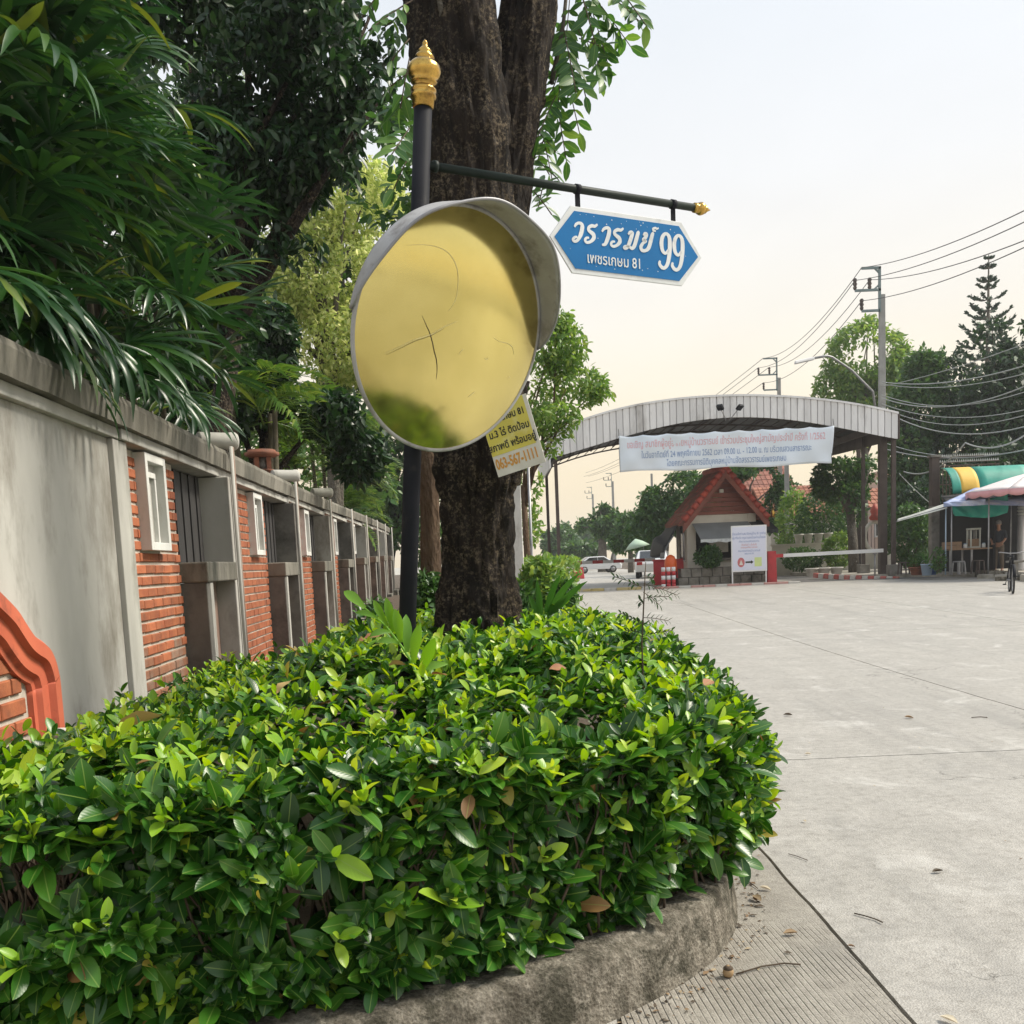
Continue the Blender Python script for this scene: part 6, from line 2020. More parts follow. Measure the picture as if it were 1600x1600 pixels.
# striped posts and the orange drum
for i, px in enumerate((1037, 1045, 1053)):
    p = PY(px, 917, 36.9)
    b0 = empty('striped_post', (p.x, 36.9, gz(36.9)), 0, ('leftmost', 'middle', 'rightmost')[i] + ' of the three red and white striped posts left of the booth', 'post', 'striped posts left of the booth')
    for k in range(5):
        z0, z1 = k * .15, k * .15 + .149
        MB().lathe([(.075, z0), (.075, z1)], 12).build('band', (M_REDP, M_REDP, M_WHP, M_REDP, M_WHP)[k] if (i + k) % 7 else M_WHP, b0)
    MB().lathe([(.11, -.01), (.11, .02), (.085, .03)], 12).build('foot', M_REDP, b0)
p = PY(1048, 890, 38.0)
dr = empty('orange_drum', (p.x, 38.0, gz(38)), 0, 'orange round-topped plastic drum on a black stand left of the booth', 'drum')
MB().lathe([(.19, 0), (.21, .05), (.2, .45), (.22, .55)], 18).build('stand', M_BLACK, dr)
MB().lathe([(.2, .552), (.23, .6), (.235, .85), (.21, 1.0), (.15, 1.12), (.06, 1.18), (.01, 1.19)], 18).build('body', M_ORANGE, dr)
p = PY(1058, 885, 39.5)
rp = empty('red_panel', (p.x, 39.5, gz(39.5)), 0, 'dark red low wall beside the left side of the booth', 'low wall')
MB().box(-.9, .25, 0, .12, 0, .95).build('panel', M_REDP, rp, bevel=.01)
MB().box(-.93, .28, -.03, .15, .952, 1.02).build('coping', M_REDP, rp, bevel=.01)
# green sunshade far left of booth
p = PY(1006, 870, 60)
us = empty('sunshade', (p.x, 60, gz(60)), 0, 'small pale green sunshade standing beyond the barrier left of the booth', 'sunshade')
zc = PY(1006, 846, 60).z - gz(60)
MB().tube([(0, 0, 0), (0, 0, zc)], .025, 6).build('pole', M_GALV, us)
b_ = MB()
b_.M = Matrix.Rotation(R(-12), 4, 'Y')
b_.lathe([(.75, zc - .3), (.4, zc), (.02, zc + .22)], 10)
b_.build('canopy', mat('pale_green_cloth', (0.45, 0.58, 0.45), (0.38, 0.5, 0.38), 2, .8), us)
# ================================================================== kerbs, pavement and planting on the right
random.seed(51)
RNG = np.random.default_rng(51)
M_YEL = mat('yellow_kerb', (0.60, 0.46, 0.16), (0.52, 0.42, 0.20), 3, 0.8, bmp=.2, grime=(0.5, 0.47, 0.42), gscale=2, gamt=.5)
M_WKERB = mat('white_kerb', (0.62, 0.60, 0.56), (0.5, 0.48, 0.44), 3, 0.8, bmp=.2, grime=(0.4, 0.37, 0.33), gscale=2, gamt=.4)
M_RKERB = mat('red_kerb', (0.50, 0.13, 0.11), (0.42, 0.12, 0.10), 3, 0.8, bmp=.2, grime=(0.48, 0.3, 0.26), gscale=2, gamt=.4)
M_RED2 = mat('faded_red_kerb', (0.52, 0.27, 0.24), (0.5, 0.3, 0.27), 3, 0.8, bmp=.2)
def ground_at(px, py):
    """where a sight line meets the road"""
    d = ray(px, py)
    lo, hi = 3.0, 140.0
    for _ in range(50):
        m_ = (lo + hi) / 2
        if CAM_H + d.z * m_ / d.y > gz(m_):
            lo = m_
        else:
            hi = m_
    return PY(px, py, lo)
def kerb_run(name, pts, n, mats_, w=.16, h=.13):
    t = empty(name)
    t['kind'] = 'structure'
    P = [Vector(p) for p in pts]
    L = [0]
    for a, c in zip(P, P[1:]):
        L.append(L[-1] + (c - a).length)
    def at(s_):
        for i in range(len(P) - 1):
            if s_ <= L[i + 1] or i == len(P) - 2:
                return P[i].lerp(P[i + 1], (s_ - L[i]) / (L[i + 1] - L[i]))
    for i in range(n):
        a, c = at(L[-1] * i / n), at(L[-1] * (i + 1) / n)
        d = (c - a).normalized() * .008
        b_ = MB()
        b_.bar(a + d + Vector((0, 0, h / 2 - .02)), c - d + Vector((0, 0, h / 2 - .02)), w, h + .04)
        b_.build('kerb_block', mats_[i % len(mats_)], t, bevel=.015)
    return t
kerb_run('island_kerb', [(2.6, 37.2, gz(37)), (5.2, 36.6, gz(36.6))], 6, [M_YEL, M_YEL, M_WKERB], h=.1)
kerb_run('island_kerb', [(5.22, 36.6, gz(36.6)), (7.0, 36.35, gz(36.3)), (10.3, 36.2, gz(36.2))], 12, [M_RED2, M_RED2, M_WKERB], h=.07)
isl = MB()
isl.prism([(5.0, 36.7), (7.0, 36.45), (10.2, 36.3), (10.4, 37.8), (10.0, 43.5), (5.2, 43.5)], gz(38) - .1, gz(38) + .05, 'z')
tag(isl.build('booth_island', M_PAVE), kind='structure')
pr0 = ground_at(1272, 905)
kerb_run('striped_kerb', [PY(1272, 901, 38.8), PY(1330, 905, 37.6), PY(1405, 907, 36.6)], 15, [M_RKERB, M_WKERB], h=.14)
dv = MB()
dv.add([(10.6, 37.0, gz(37) + .006), (15.0, 35.6, gz(35.6) + .006), (15.6, 37.6, gz(37.6) + .006), (13.0, 40, gz(40) + .006), (12.5, 60, gz(50) + .02), (10.4, 60, gz(50) + .02)], [(0, 1, 2, 3, 4, 5)])
tag(dv.build('side_drive', M_ASPH), kind='structure')
# broken pavement by the stall
pv = MB()
pvp = [(13.4, 37.9), (15.3, 36.2), (15.9, 34.2), (15.7, 31.6), (14.9, 28.6), (14.6, 25.5), (14.9, 22.0), (40, 20), (40, 60), (13.0, 60), (12.9, 40.5)]
pv.prism(pvp, gz(34) - .3, gz(34) + .14, 'z')
tag(pv.build('pavement', M_PAVE), kind='structure')
random.seed(5)
for i in range(16):
    t = i / 15
    a = Vector((15.9, 34.2, 0)).lerp(Vector((14.75, 26.5, 0)), t) + Vector((random.uniform(-.25, .25), 0, 0))
    r_ = random.uniform(.16, .42)
    b_ = MB()
    n = random.randint(6, 8)
    pts = [(a.x + r_ * math.cos(q) * random.uniform(.7, 1.2), a.y + r_ * 1.3 * math.sin(q) * random.uniform(.7, 1.2)) for q in np.linspace(0, 6.28, n, endpoint=False)]
    b_.prism(pts, gz(a.y) - .02, gz(a.y) + random.uniform(.10, .24), 'z')
    o = b_.build('rubble_slab', M_PAVE if i % 3 else M_KERB, bevel=.02)
    tag(o, 'broken slab of concrete along the crumbled pavement edge before the stall', 'rubble', 'broken slabs along the pavement edge')
PZ = gz(34) + .14

# pots along the drive and on the low wall
M_POT = mat('white_pot', (0.66, 0.64, 0.59), (0.54, 0.52, 0.47), 3, .7, bmp=.1, grime=(0.4, 0.37, 0.31), gscale=4, gamt=.4)
def pot(px, py, Y, r_, h, label, cat='pot', m_=None, plant=None, z=None, group='white pots by the drive', leaves=260):
    p = PY(px, py, Y)
    t = empty('plant_pot', (p.x, Y, p.z if z is None else z), 0, label, cat, group)
    MB().lathe([(r_ * .62, 0), (r_ * .7, .02), (r_ * .95, h * .85), (r_ * 1.08, h * .87), (r_ * 1.08, h), (r_ * .9, h), (r_ * .85, h * .9)], 18).build('bowl', m_ or M_POT, t)
    MB().lathe([(r_ * .84, h * .86), (r_ * .84, h * .88)], 14).build('soil', M_DIRT, t)
    if plant:
        leafy_crown(t, [(0, 0, h + plant * .45, r_ * 1.1, r_ * 1.1, plant * .5)], leaves, .12, L_MIDG, int(px), T_LOW, thr=-.3, fs=2, shell=.4, droop=-.4, name='leaves')
    return t
for i, px in enumerate((1268, 1287, 1307)):
    pot(px, 892 - i * .6, 39.3 + .1 * i, .24, .34, ('leftmost', 'middle', 'rightmost')[i] + ' of the three white bowls standing along the striped kerb', z=gz(39) + .1)
low = empty('garden_wall', (PY(1275, 860, 47).x, 47, gz(47)), 0, 'low garden wall with white pots on it behind the barrier arm', 'wall')
hw_ = PY(1275, 850, 47).z - gz(47)
MB().box(-2.0, 1.6, 0, .18, 0, hw_).build('wall_body', M_CREAM, low)
MB().box(-2.05, 1.65, -.04, .22, hw_ + .002, hw_ + .06).build('coping', M_CREAM, low)
for i, px in enumerate((1248, 1263, 1279, 1294)):
    pot(px, 850, 47.1, .2, .42, ('first', 'second', 'third', 'fourth')[i] + ' white pot from the left on the low garden wall', z=gz(47) + hw_ + .06, group='white pots on the garden wall')
bush_px('ragged green shrubs below the low garden wall', 1255, 868, 45.5, 32, 14, 1500, .16, L_MIDG, 141, T=T_LOW)
bush_px('light green shrub beside the trunk under the canopy', 1310, 858, 45, 24, 26, 1600, .17, L_LIGHT, 142, T=T_LOW)
bush_px('tall leafy garden shrub left of the canopy trunk', 1290, 800, 50, 45, 40, 3200, .22, L_MIDG, 143, T=T_LOW)
bush_px('broad leafy garden shrub behind the utility pole', 1240, 800, 52, 28, 36, 2200, .22, L_LIGHT, 144, T=T_LOW)
bush_px('dark shrub under the canopy between the posts and the stall', 1420, 840, 43, 36, 52, 3200, .18, L_MIDG, 145, T=T_LOW)
bush_px('leafy shrub by the grey stall column', 1440, 800, 44, 26, 40, 1800, .2, L_DARK, 146, T=T_LOW)
bush_px('small potted bush at the corner of the stall', 1466, 872, 33.6, 11, 16, 420, .11, L_MIDG, 147, T=T_LOW)

# ================================================================== trees on the right and behind the gate
tg = 'trees behind the gate'
tree_at('roadside_tree', 'light green tree behind the utility pole above the canopy', 1350, 860, 64, [(1350, 560, 60, 55, 0), (1310, 610, 40, 40, 0), (1385, 600, 40, 45, 0), (1340, 660, 60, 40, 0), (1360, 515, 26, 22, 0), (1400, 545, 22, 24, 0)], 8500, .34, L_LIGHT, M_BARKG, 151, trunk_w=.25, group=tg, thr=-.02, fs=.35, ends=12)
tree_at('shade_tree', 'large dark tree right of the canopy behind the overhead cables', 1455, 860, 56, [(1450, 640, 60, 60, 0), (1420, 700, 40, 60, 0), (1480, 590, 45, 45, 0), (1470, 720, 70, 60, 0), (1430, 780, 50, 60, 0), (1440, 575, 30, 30, 0)], 14000, .34, L_MIDG, M_BARK, 152, trunk_w=.3, group=tg, thr=-.2, fs=.4, ends=10)
tree_at('shade_tree', 'very dark tree at the right edge below the pine', 1550, 860, 54, [(1540, 590, 60, 65, 0), (1590, 620, 50, 80, 0), (1530, 680, 70, 70, 0), (1600, 720, 60, 80, 0), (1560, 530, 40, 30, 0), (1620, 560, 50, 60, 0), (1550, 760, 80, 60, 0)], 16000, .34, L_DARK, M_BARK, 153, trunk_w=.3, group=tg, thr=-.25, fs=.4, ends=10)
tree_at('shade_tree', 'dark tree behind the stall awnings', 1500, 860, 48, [(1500, 770, 60, 50, 0), (1570, 740, 60, 50, 0), (1440, 800, 40, 50, 0), (1540, 820, 60, 40, 0)], 8000, .28, L_DARK, M_BARK, 154, trunk_w=.22, group=tg, thr=-.1, fs=.4)
tree_at('roadside_tree', 'tree with pale vine-covered trunk under the right end of the canopy', 1335, 890, 42.5, [(1310, 740, 40, 26, 1.5), (1350, 735, 30, 24, 1.5), (1325, 770, 34, 20, 1), (1290, 760, 24, 22, 1.5), (1338, 800, 14, 18, .5)], 3200, .22, L_MIDG, M_BARKG, 155, trunk_w=.24, group=tg, thr=-.05, fs=.6, ends=8)
tree_at('roadside_tree', 'mid green tree behind the left side of the booth roof', 1040, 860, 66, [(1040, 800, 42, 40, 0), (1010, 830, 36, 30, 0), (1070, 770, 40, 36, 0), (1085, 800, 36, 44, 0), (1020, 780, 20, 20, 0)], 7500, .34, L_MIDG, M_BARKG, 156, trunk_w=.2, group=tg, thr=-.04, fs=.35)
tree_at('roadside_tree', 'tree with a single straight trunk beyond the far barrier', 941, 870, 100, [(940, 815, 32, 24, 0), (965, 825, 24, 18, 0), (918, 822, 18, 16, 0), (945, 800, 16, 12, 0)], 4500, .5, L_MIDG, M_BARKG, 157, trunk_w=.5, group=tg, thr=-.04, fs=.25, ends=6)
tree_at('roadside_tree', 'round tree close beyond the far barrier and left of the booth', 985, 870, 84, [(985, 830, 26, 28, 0), (1000, 808, 20, 20, 0), (970, 845, 18, 18, 0)], 4200, .42, L_MIDG, M_BARKG, 158, trunk_w=.25, group=tg, thr=-.04, fs=.3)
tree_at('roadside_tree', 'tree behind the booth roof and banner', 1160, 860, 62, [(1160, 760, 50, 36, 0), (1200, 790, 36, 40, 0), (1110, 770, 36, 36, 0), (1180, 735, 30, 20, 0), (1215, 760, 26, 20, 0)], 7000, .32, L_MIDG, M_BARKG, 159, trunk_w=.22, group=tg, thr=-.04, fs=.35)
for i, (px, y0, rx, ry, Y) in enumerate(((890, 842, 26, 26, 170), (918, 846, 22, 20, 200), (872, 850, 26, 30, 140), (955, 848, 30, 20, 190), (1000, 848, 30, 22, 150), (905, 858, 30, 12, 120))):
    tree_at('distant_tree', ('pale hazy tree low over the far end of the road', 'farthest hazy tree where the road ends', 'hazy tree just right of the left canopy post', 'hazy rounded tree behind the straight-trunked tree', 'hazy tree behind the green sunshade', 'low hazy tree line at the far lane')[i], px, 872, Y, [(px, y0, rx, ry, 0), (px + rx * .6, y0 + 6, rx * .6, ry * .7, 0)], 2600, Y * .0052, L_MIDG, M_BARKG, 160 + i, trunk_w=.3, group='hazy trees at the far end of the road', thr=-.1, fs=.15, ends=4)
tree_at('background_tree', 'row tree closing the view behind the booth on the right', 1250, 860, 90, [(1250, 790, 60, 40, 0), (1320, 800, 60, 40, 0), (1200, 815, 50, 40, 0), (1400, 800, 60, 50, 0)], 5500, .5, L_MIDG, M_BARKG, 170, trunk_w=.3, group=tg, thr=-.1, fs=.25)
# Norfolk pine
L_PINE = leaf_mat('pine_needle', [(0.0, (0.018, 0.05, 0.028)), (1.0, (0.04, 0.085, 0.045))], .1, .6)
pY = 76
pbse = PY(1540, 860, pY)
pine = empty('norfolk_pine', (pbse.x, pY, gz(pY)), 0, 'tall narrow pine with tiered branches above the dark trees', 'tree')
ptop = PY(1541, 398, pY).z - gz(pY)
MB().tube([(0, 0, 0), (0, 0, ptop * .6), (0, 0, ptop)], [.3, .2, .03], 8).build('trunk', M_BARKG, pine)
br = MB()
Pn, An, Nn_, Sn = [], [], [], []
kz = pY / 1600
ntier = 13
for i in range(ntier):
    z = ptop - (.35 + (i + random.uniform(-.22, .22)) * 14.2 * kz)
    L = (6 + i * 4.0) * kz if i < 9 else (38 + (i - 9) * 2) * kz
    for k in range(7):
        a = k * 2 * math.pi / 7 + i * .5 + random.uniform(-.15, .15)
        d = Vector((math.cos(a), math.sin(a), 0))
        if random.random() < .14:
            continue
        LL = L * random.uniform(.6, 1.2)
        pts = [Vector((0, 0, z)) + d * LL * t + Vector((0, 0, (-.12 * math.sin(t * 3.1) + .28 * t * t) * LL)) for t in np.linspace(0, 1, 7)]
        br.tube(pts, [.05 * (1 - .7 * t) for t in np.linspace(0, 1, 7)], 4)
        for q in range(46):
            t = random.uniform(.3, 1) ** .8
            j = min(5, int(t * 6))
            p = pts[j].lerp(pts[j + 1], t * 6 - j if t < 1 else 1)
            Pn.append(p)
            An.append(d * .8 + Vector((random.gauss(0, .55), random.gauss(0, .55), random.uniform(.1, .8))))
            Nn_.append(Vector((random.gauss(0, 1), random.gauss(0, 1), .5)))
            Sn.append(random.uniform(.22, .48) * min(1, .45 + L * .3))
br.build('branches', M_BARKG, pine)['kind'] = 'stuff'
foliage(pine, T_LOW, np.array(Pn), np.array(An), np.array(Nn_), np.array(Sn), L_PINE, rest='needles')

# ================================================================== utility poles, lamp, cables
M_POLE = mat('pole_concrete', (0.34, 0.34, 0.33), (0.25, 0.25, 0.24), 2, .85, bmp=.2)
M_ARM = mat('crossarm', (0.20, 0.26, 0.27), (0.15, 0.2, 0.21), 2, .6)
M_WIRE = mat('cable_black', (0.03, 0.03, 0.032), (0.04, 0.04, 0.042), 2, .6)
M_WIREG = mat('cable_grey', (0.33, 0.35, 0.34), (0.26, 0.28, 0.28), 2, .6)
def upole(px, top_py, Y, label, w=.16, arms=True, sc=1.0):
    t_ = PY(px, top_py, Y)
    b = empty('utility_pole', (t_.x, Y, gz(Y)), 0, label, 'utility pole', 'utility poles along the road')
    h = t_.z - gz(Y)
    MB().hexa([(-w, -w * .7, -.1), (w, -w * .7, -.1), (w, w * .7, -.1), (-w, w * .7, -.1), (-w * .75, -w * .5, h), (w * .75, -w * .5, h), (w * .75, w * .5, h), (-w * .75, w * .5, h)]).build('pole', M_POLE, b, bevel=.02)
    k = Y / 1600 * sc
    ins = []
    if arms:
        fr = MB()
        xm = -5 * k
        fr.bar((xm, -.12, h - 26 * k), (xm, -.12, h + 39 * k), .10)
        fr.bar((xm + .05, -.12, h + 38 * k), (xm - 27 * k, -.12, h + 38 * k), .10)
        fr.bar((xm + .05, -.12, h + 6 * k), (xm - 37 * k, -.12, h + 6 * k), .10)
        fr.bar((xm, -.12, h - 24 * k), (xm - 27 * k, -.12, h - 24 * k), .10)
        fr.bar((xm, -.12, h + 30 * k), (xm - 8 * k, -.12, h + 38 * k), .07)
        fr.bar((xm, -.12, h + 14 * k), (xm - 9 * k, -.12, h + 6 * k), .07)
        fr.build('crossarm_frame', M_ARM, b)
        for (ix, iz) in ((-37, 7), (-15, 7), (-27, -23)):
            o = MB().lathe([(.05, 0), (.09, .1), (.06, .16), (.1, .25), (.06, .32), (.1, .42), (.05, .5), (.04, 14 * k)], 10).build('insulator', M_STEELB, b, loc=(xm + ix * k, -.12, h + iz * k))
            ins.append(Vector(b.location) + Vector((xm + ix * k, -.12, h + (iz + 14) * k)))
        ins.append(Vector(b.location) + Vector((xm - 27 * k, -.12, h + 39 * k)))
    return b, ins
p1, i1 = upole(1378, 460, 47, 'near concrete utility pole with three grey crossarms rising behind the canopy', .17)
p2, i2 = upole(1217, 590, 80, 'second utility pole with crossarms above the middle of the canopy', .17, sc=.75)
upole(1229, 725, 58, 'plain concrete pole behind the right side of the booth', .15, arms=False)
upole(957, 752, 185, 'farther right of the two tiny utility poles in the hazy distance', .25, sc=.32)
upole(926, 772, 230, 'farther left of the two tiny utility poles in the hazy distance', .25, sc=.28)
upole(1018, 740, 120, 'slim distant pole beside the tree left of the booth', .16, arms=False)
def cable(a, b_, sag, r_, label, m_=M_WIRE, grp='overhead cables'):
    a, b_ = Vector(a), Vector(b_)
    mb = MB()
    mb.tube([a.lerp(b_, t) - Vector((0, 0, sag * 4 * t * (1 - t))) for t in np.linspace(0, 1, 22)], r_, 5)
    o = mb.build('cable', m_)
    tag(o, label, 'cable', grp)
nm = ('upper left insulator', 'upper right insulator', 'lower insulator', 'top crossarm tip')
for i in range(4):
    cable(i1[i], i2[i], .9, .017, 'power line between the two crossarm poles from the ' + nm[i], M_WIRE, 'power lines between the poles')
    far = Vector((i2[i].x - 5.0, 190, i2[i].z + 1.0))
    cable(i2[i], far, 1.2, .022, 'power line running into the distance from the second pole ' + nm[i], M_WIRE, 'power lines into the distance')
for i, (px, py, Y) in enumerate(((1612, 310, 27), (1612, 340, 27), (1612, 350, 27), (1612, 292, 27))):
    e = PY(px, py, Y)
    a = i1[i]
    e2 = a + (e - a) * 1.5
    cable(a, e2, .55, .015, 'power line sweeping from the near pole to the top right, ' + nm[i], M_WIRE, 'power lines to the right')
random.seed(9)
sag_ends = ((1378, 597, 1612, 553, .5), (1378, 600, 1612, 566, .5), (1378, 617, 1612, 585, .8), (1378, 622, 1612, 572, .9), (1378, 631, 1612, 617, .7), (1378, 636, 1612, 619, .9), (1378, 640, 1612, 634, 1.0), (1378, 604, 1612, 527, .2), (1378, 690, 1612, 680, .7), (1378, 700, 1612, 683, .6))
order_ = ('topmost', 'second', 'third', 'fourth', 'fifth', 'sixth', 'seventh', 'highest straight', 'lower slack', 'lowest slack')
for i, (ax_, ay, bx, by, sg) in enumerate(sag_ends):
    a, e = PY(ax_, ay, 46.6), PY(bx, by, 36)
    cable(a, a + (e - a) * 1.25, sg, .016 if i % 3 else .022, order_[i] + ' grey telephone cable from the near pole to the right edge', M_WIREG, 'telephone cables to the right')
c0, c1, c2 = PY(1412, 737, 40), PY(1508, 692, 37), PY(1612, 672, 35)
cable(c0, c1, .45, .028, 'thick pale cable looping from the canopy side over the metal fence', M_WIREG)
cable(c1, c2, .35, .028, 'thick pale cable running on over the stall awnings', M_WIREG)
cable(PY(1405, 740, 40), PY(1460, 792, 39), .05, .015, 'thin stay wire slanting down to the stall column', M_WIREG)
# street lamp on the near pole
lp = empty('street_lamp', PY(1368, 632, 46.5), 0, 'street lamp on a long bent arm reaching left from the near pole', 'street lamp')
ll_ = Vector(lp.location)
MB().tube([Vector((0, 0, -.25)), PY(1364, 612, 46.5) - ll_, PY(1330, 578, 46) - ll_, PY(1300, 558, 45.5) - ll_, PY(1292, 556, 45.4) - ll_, PY(1270, 560, 45.2) - ll_], .05, 8).build('arm', M_GALV, lp)
hd = MB()
a, e = PY(1272, 560, 45.2) - ll_, PY(1242, 566, 45) - ll_
hd.hexa([a + Vector((0, -.12, -.06)), a + Vector((0, .12, -.06)), e + Vector((0, .14, -.08)), e + Vector((0, -.14, -.08)), a + Vector((0, -.1, .07)), a + Vector((0, .1, .07)), e + Vector((0, .1, .05)), e + Vector((0, -.1, .05))])
hd.build('lamp_head', M_SHEET, lp, bevel=.03)

# ================================================================== houses
M_OTILE = mat('orange_roof_tile', (0.34, 0.135, 0.08), (0.26, 0.10, 0.06), 3, .8, bmp=.3, objvar=.14)
M_PINK = mat('pink_house_wall', (0.62, 0.47, 0.40), (0.55, 0.42, 0.36), 2, .85)
def house(label, px, Y, w, d, eave_py, ridge_py, wallm, tilem, rows=9, cols=16, rz=0.0, cx=0):
    p = PY(px, 860, Y)
    h = empty('house', (p.x, Y, gz(Y)), rz, label, 'house', 'houses behind the gate')
    ev = PY(px, eave_py, Y).z - gz(Y)
    rg = PY(px, ridge_py, Y).z - gz(Y)
    MB().box(-w / 2, w / 2, 0, d, 0, ev).build('wall', wallm, h)
    MB().prism([(-w / 2, ev), (w / 2, ev), (0, rg)], .1, d - .1, 'y') if False else None
    for sg, y0 in ((-1, 0), (1, d)):
        yr = d / 2
        ye = y0 + sg * .6
        b_ = MB()
        b_.hexa([(-w / 2 - .5, ye, ev - .3), (w / 2 + .5, ye, ev - .3), (w / 2 + .5, yr, rg), (-w / 2 - .5, yr, rg), (-w / 2 - .5, ye, ev - .18), (w / 2 + .5, ye, ev - .18), (w / 2 + .5, yr, rg + .12), (-w / 2 - .5, yr, rg + .12)])
        ro = b_.build('roof', tilem, h)
        if sg < 0:
            n = rows
            for r_ in range(n):
                for c in range(cols):
                    t0, t1 = r_ / n, (r_ + 1.15) / n
                    x0 = -w / 2 - .5 + (w + 1) * c / cols
                    x1 = x0 + (w + 1) / cols - .05
                    pa = Vector((0, ye, ev - .17)).lerp(Vector((0, yr, rg + .13)), t0)
                    pb = Vector((0, ye, ev - .17)).lerp(Vector((0, yr, rg + .13)), min(1, t1))
                    b2 = MB()
                    b2.hexa([(x0, pa.y, pa.z + .03), (x1, pa.y, pa.z + .03), (x1, pb.y, pb.z), (x0, pb.y, pb.z), (x0, pa.y, pa.z + .08), (x1, pa.y, pa.z + .08), (x1, pb.y, pb.z + .03), (x0, pb.y, pb.z + .03)])
                    b2.build('roof_tile', tilem, ro)
    for k in (-1, 1):
        wn_ = MB().box(k * w * .25 - .6, k * w * .25 + .6, -.05, .02, ev - 2.0, ev - .7).build('window', M_WHP, h)
        MB().box(k * w * .25 - .5, k * w * .25 + .5, -.06, -.052, ev - 1.9, ev - .8).build('pane', M_GLASS, wn_)
house('house with an orange tiled roof behind the garden shrubs right of the booth', 1252, 72, 4.2, 6, 800, 758, M_CREAM, M_OTILE)
house('house with a dull red roof just below the right part of the banner', 1203, 82, 3.0, 5, 762, 728, M_CREAM, M_RTILE2, 5, 10)
house('pink walled house with orange roof seen between canopy posts and trees', 1394, 66, 2.2, 5, 789, 762, M_PINK, M_OTILE, 5, 9)
MB_ = MB()
ph = empty('house', (PY(1394, 860, 70).x, 70, gz(70)), 0, 'tall pale pink house wall behind the small orange roof', 'house', 'houses behind the gate')
MB().box(-.6, .9, 0, 3, 0, PY(1394, 738, 70).z - gz(70)).build('wall', M_PINK, ph)
MB().box(-.8, 1.1, -.2, 3.2, PY(1394, 738, 70).z - gz(70) + .002, PY(1394, 738, 70).z - gz(70) + .15).build('roof_slab', M_PINK, ph)
# moon gate
mg = empty('moon_gate', (PY(1367, 860, 47.5).x, 47.5, gz(47)), 0, 'beige round moon gate ring with a red crest between the canopy posts', 'moon gate')
rz0 = PY(1367, 838, 47.5).z - gz(47)
b_ = MB()
b_.tube([(.46 * math.cos(a), 0, rz0 + .66 * math.sin(a)) for a in np.linspace(0, 2 * math.pi, 37)], .09, 8, cap=False)
b_.build('ring', M_CREAM, mg)
MB().box(-.75, -.56, -.08, .08, 0, rz0 + .5).build('pillar', M_CREAM, mg)
MB().box(.56, .75, -.08, .08, 0, rz0 + .5).build('pillar', M_CREAM, mg)
b_ = MB()
b_.tube([(.16 * math.cos(a), 0, rz0 + .5 + .15 * math.sin(a)) for a in np.linspace(0, 2 * math.pi, 25)], .03, 6, cap=False)
MB().box(-.5, .5, -.07, .07, -.02, rz0 - .68).build('sill', M_CREAM, mg)
MB().lathe([(.2, rz0 + .74), (.28, rz0 + .85), (.16, rz0 + 1.0), (.22, rz0 + 1.15), (.05, rz0 + 1.5)], 10).build('crest', M_RTILE, mg)
for k in range(-2, 3):
    x = k * .16
    hh = .66 * math.sqrt(max(.05, 1 - (x / .46) ** 2)) - .06
    MB().tube([(x, .02, rz0 - hh), (x, .02, rz0 + hh)], .014, 5).build('grille_bar', M_STEELB, mg)

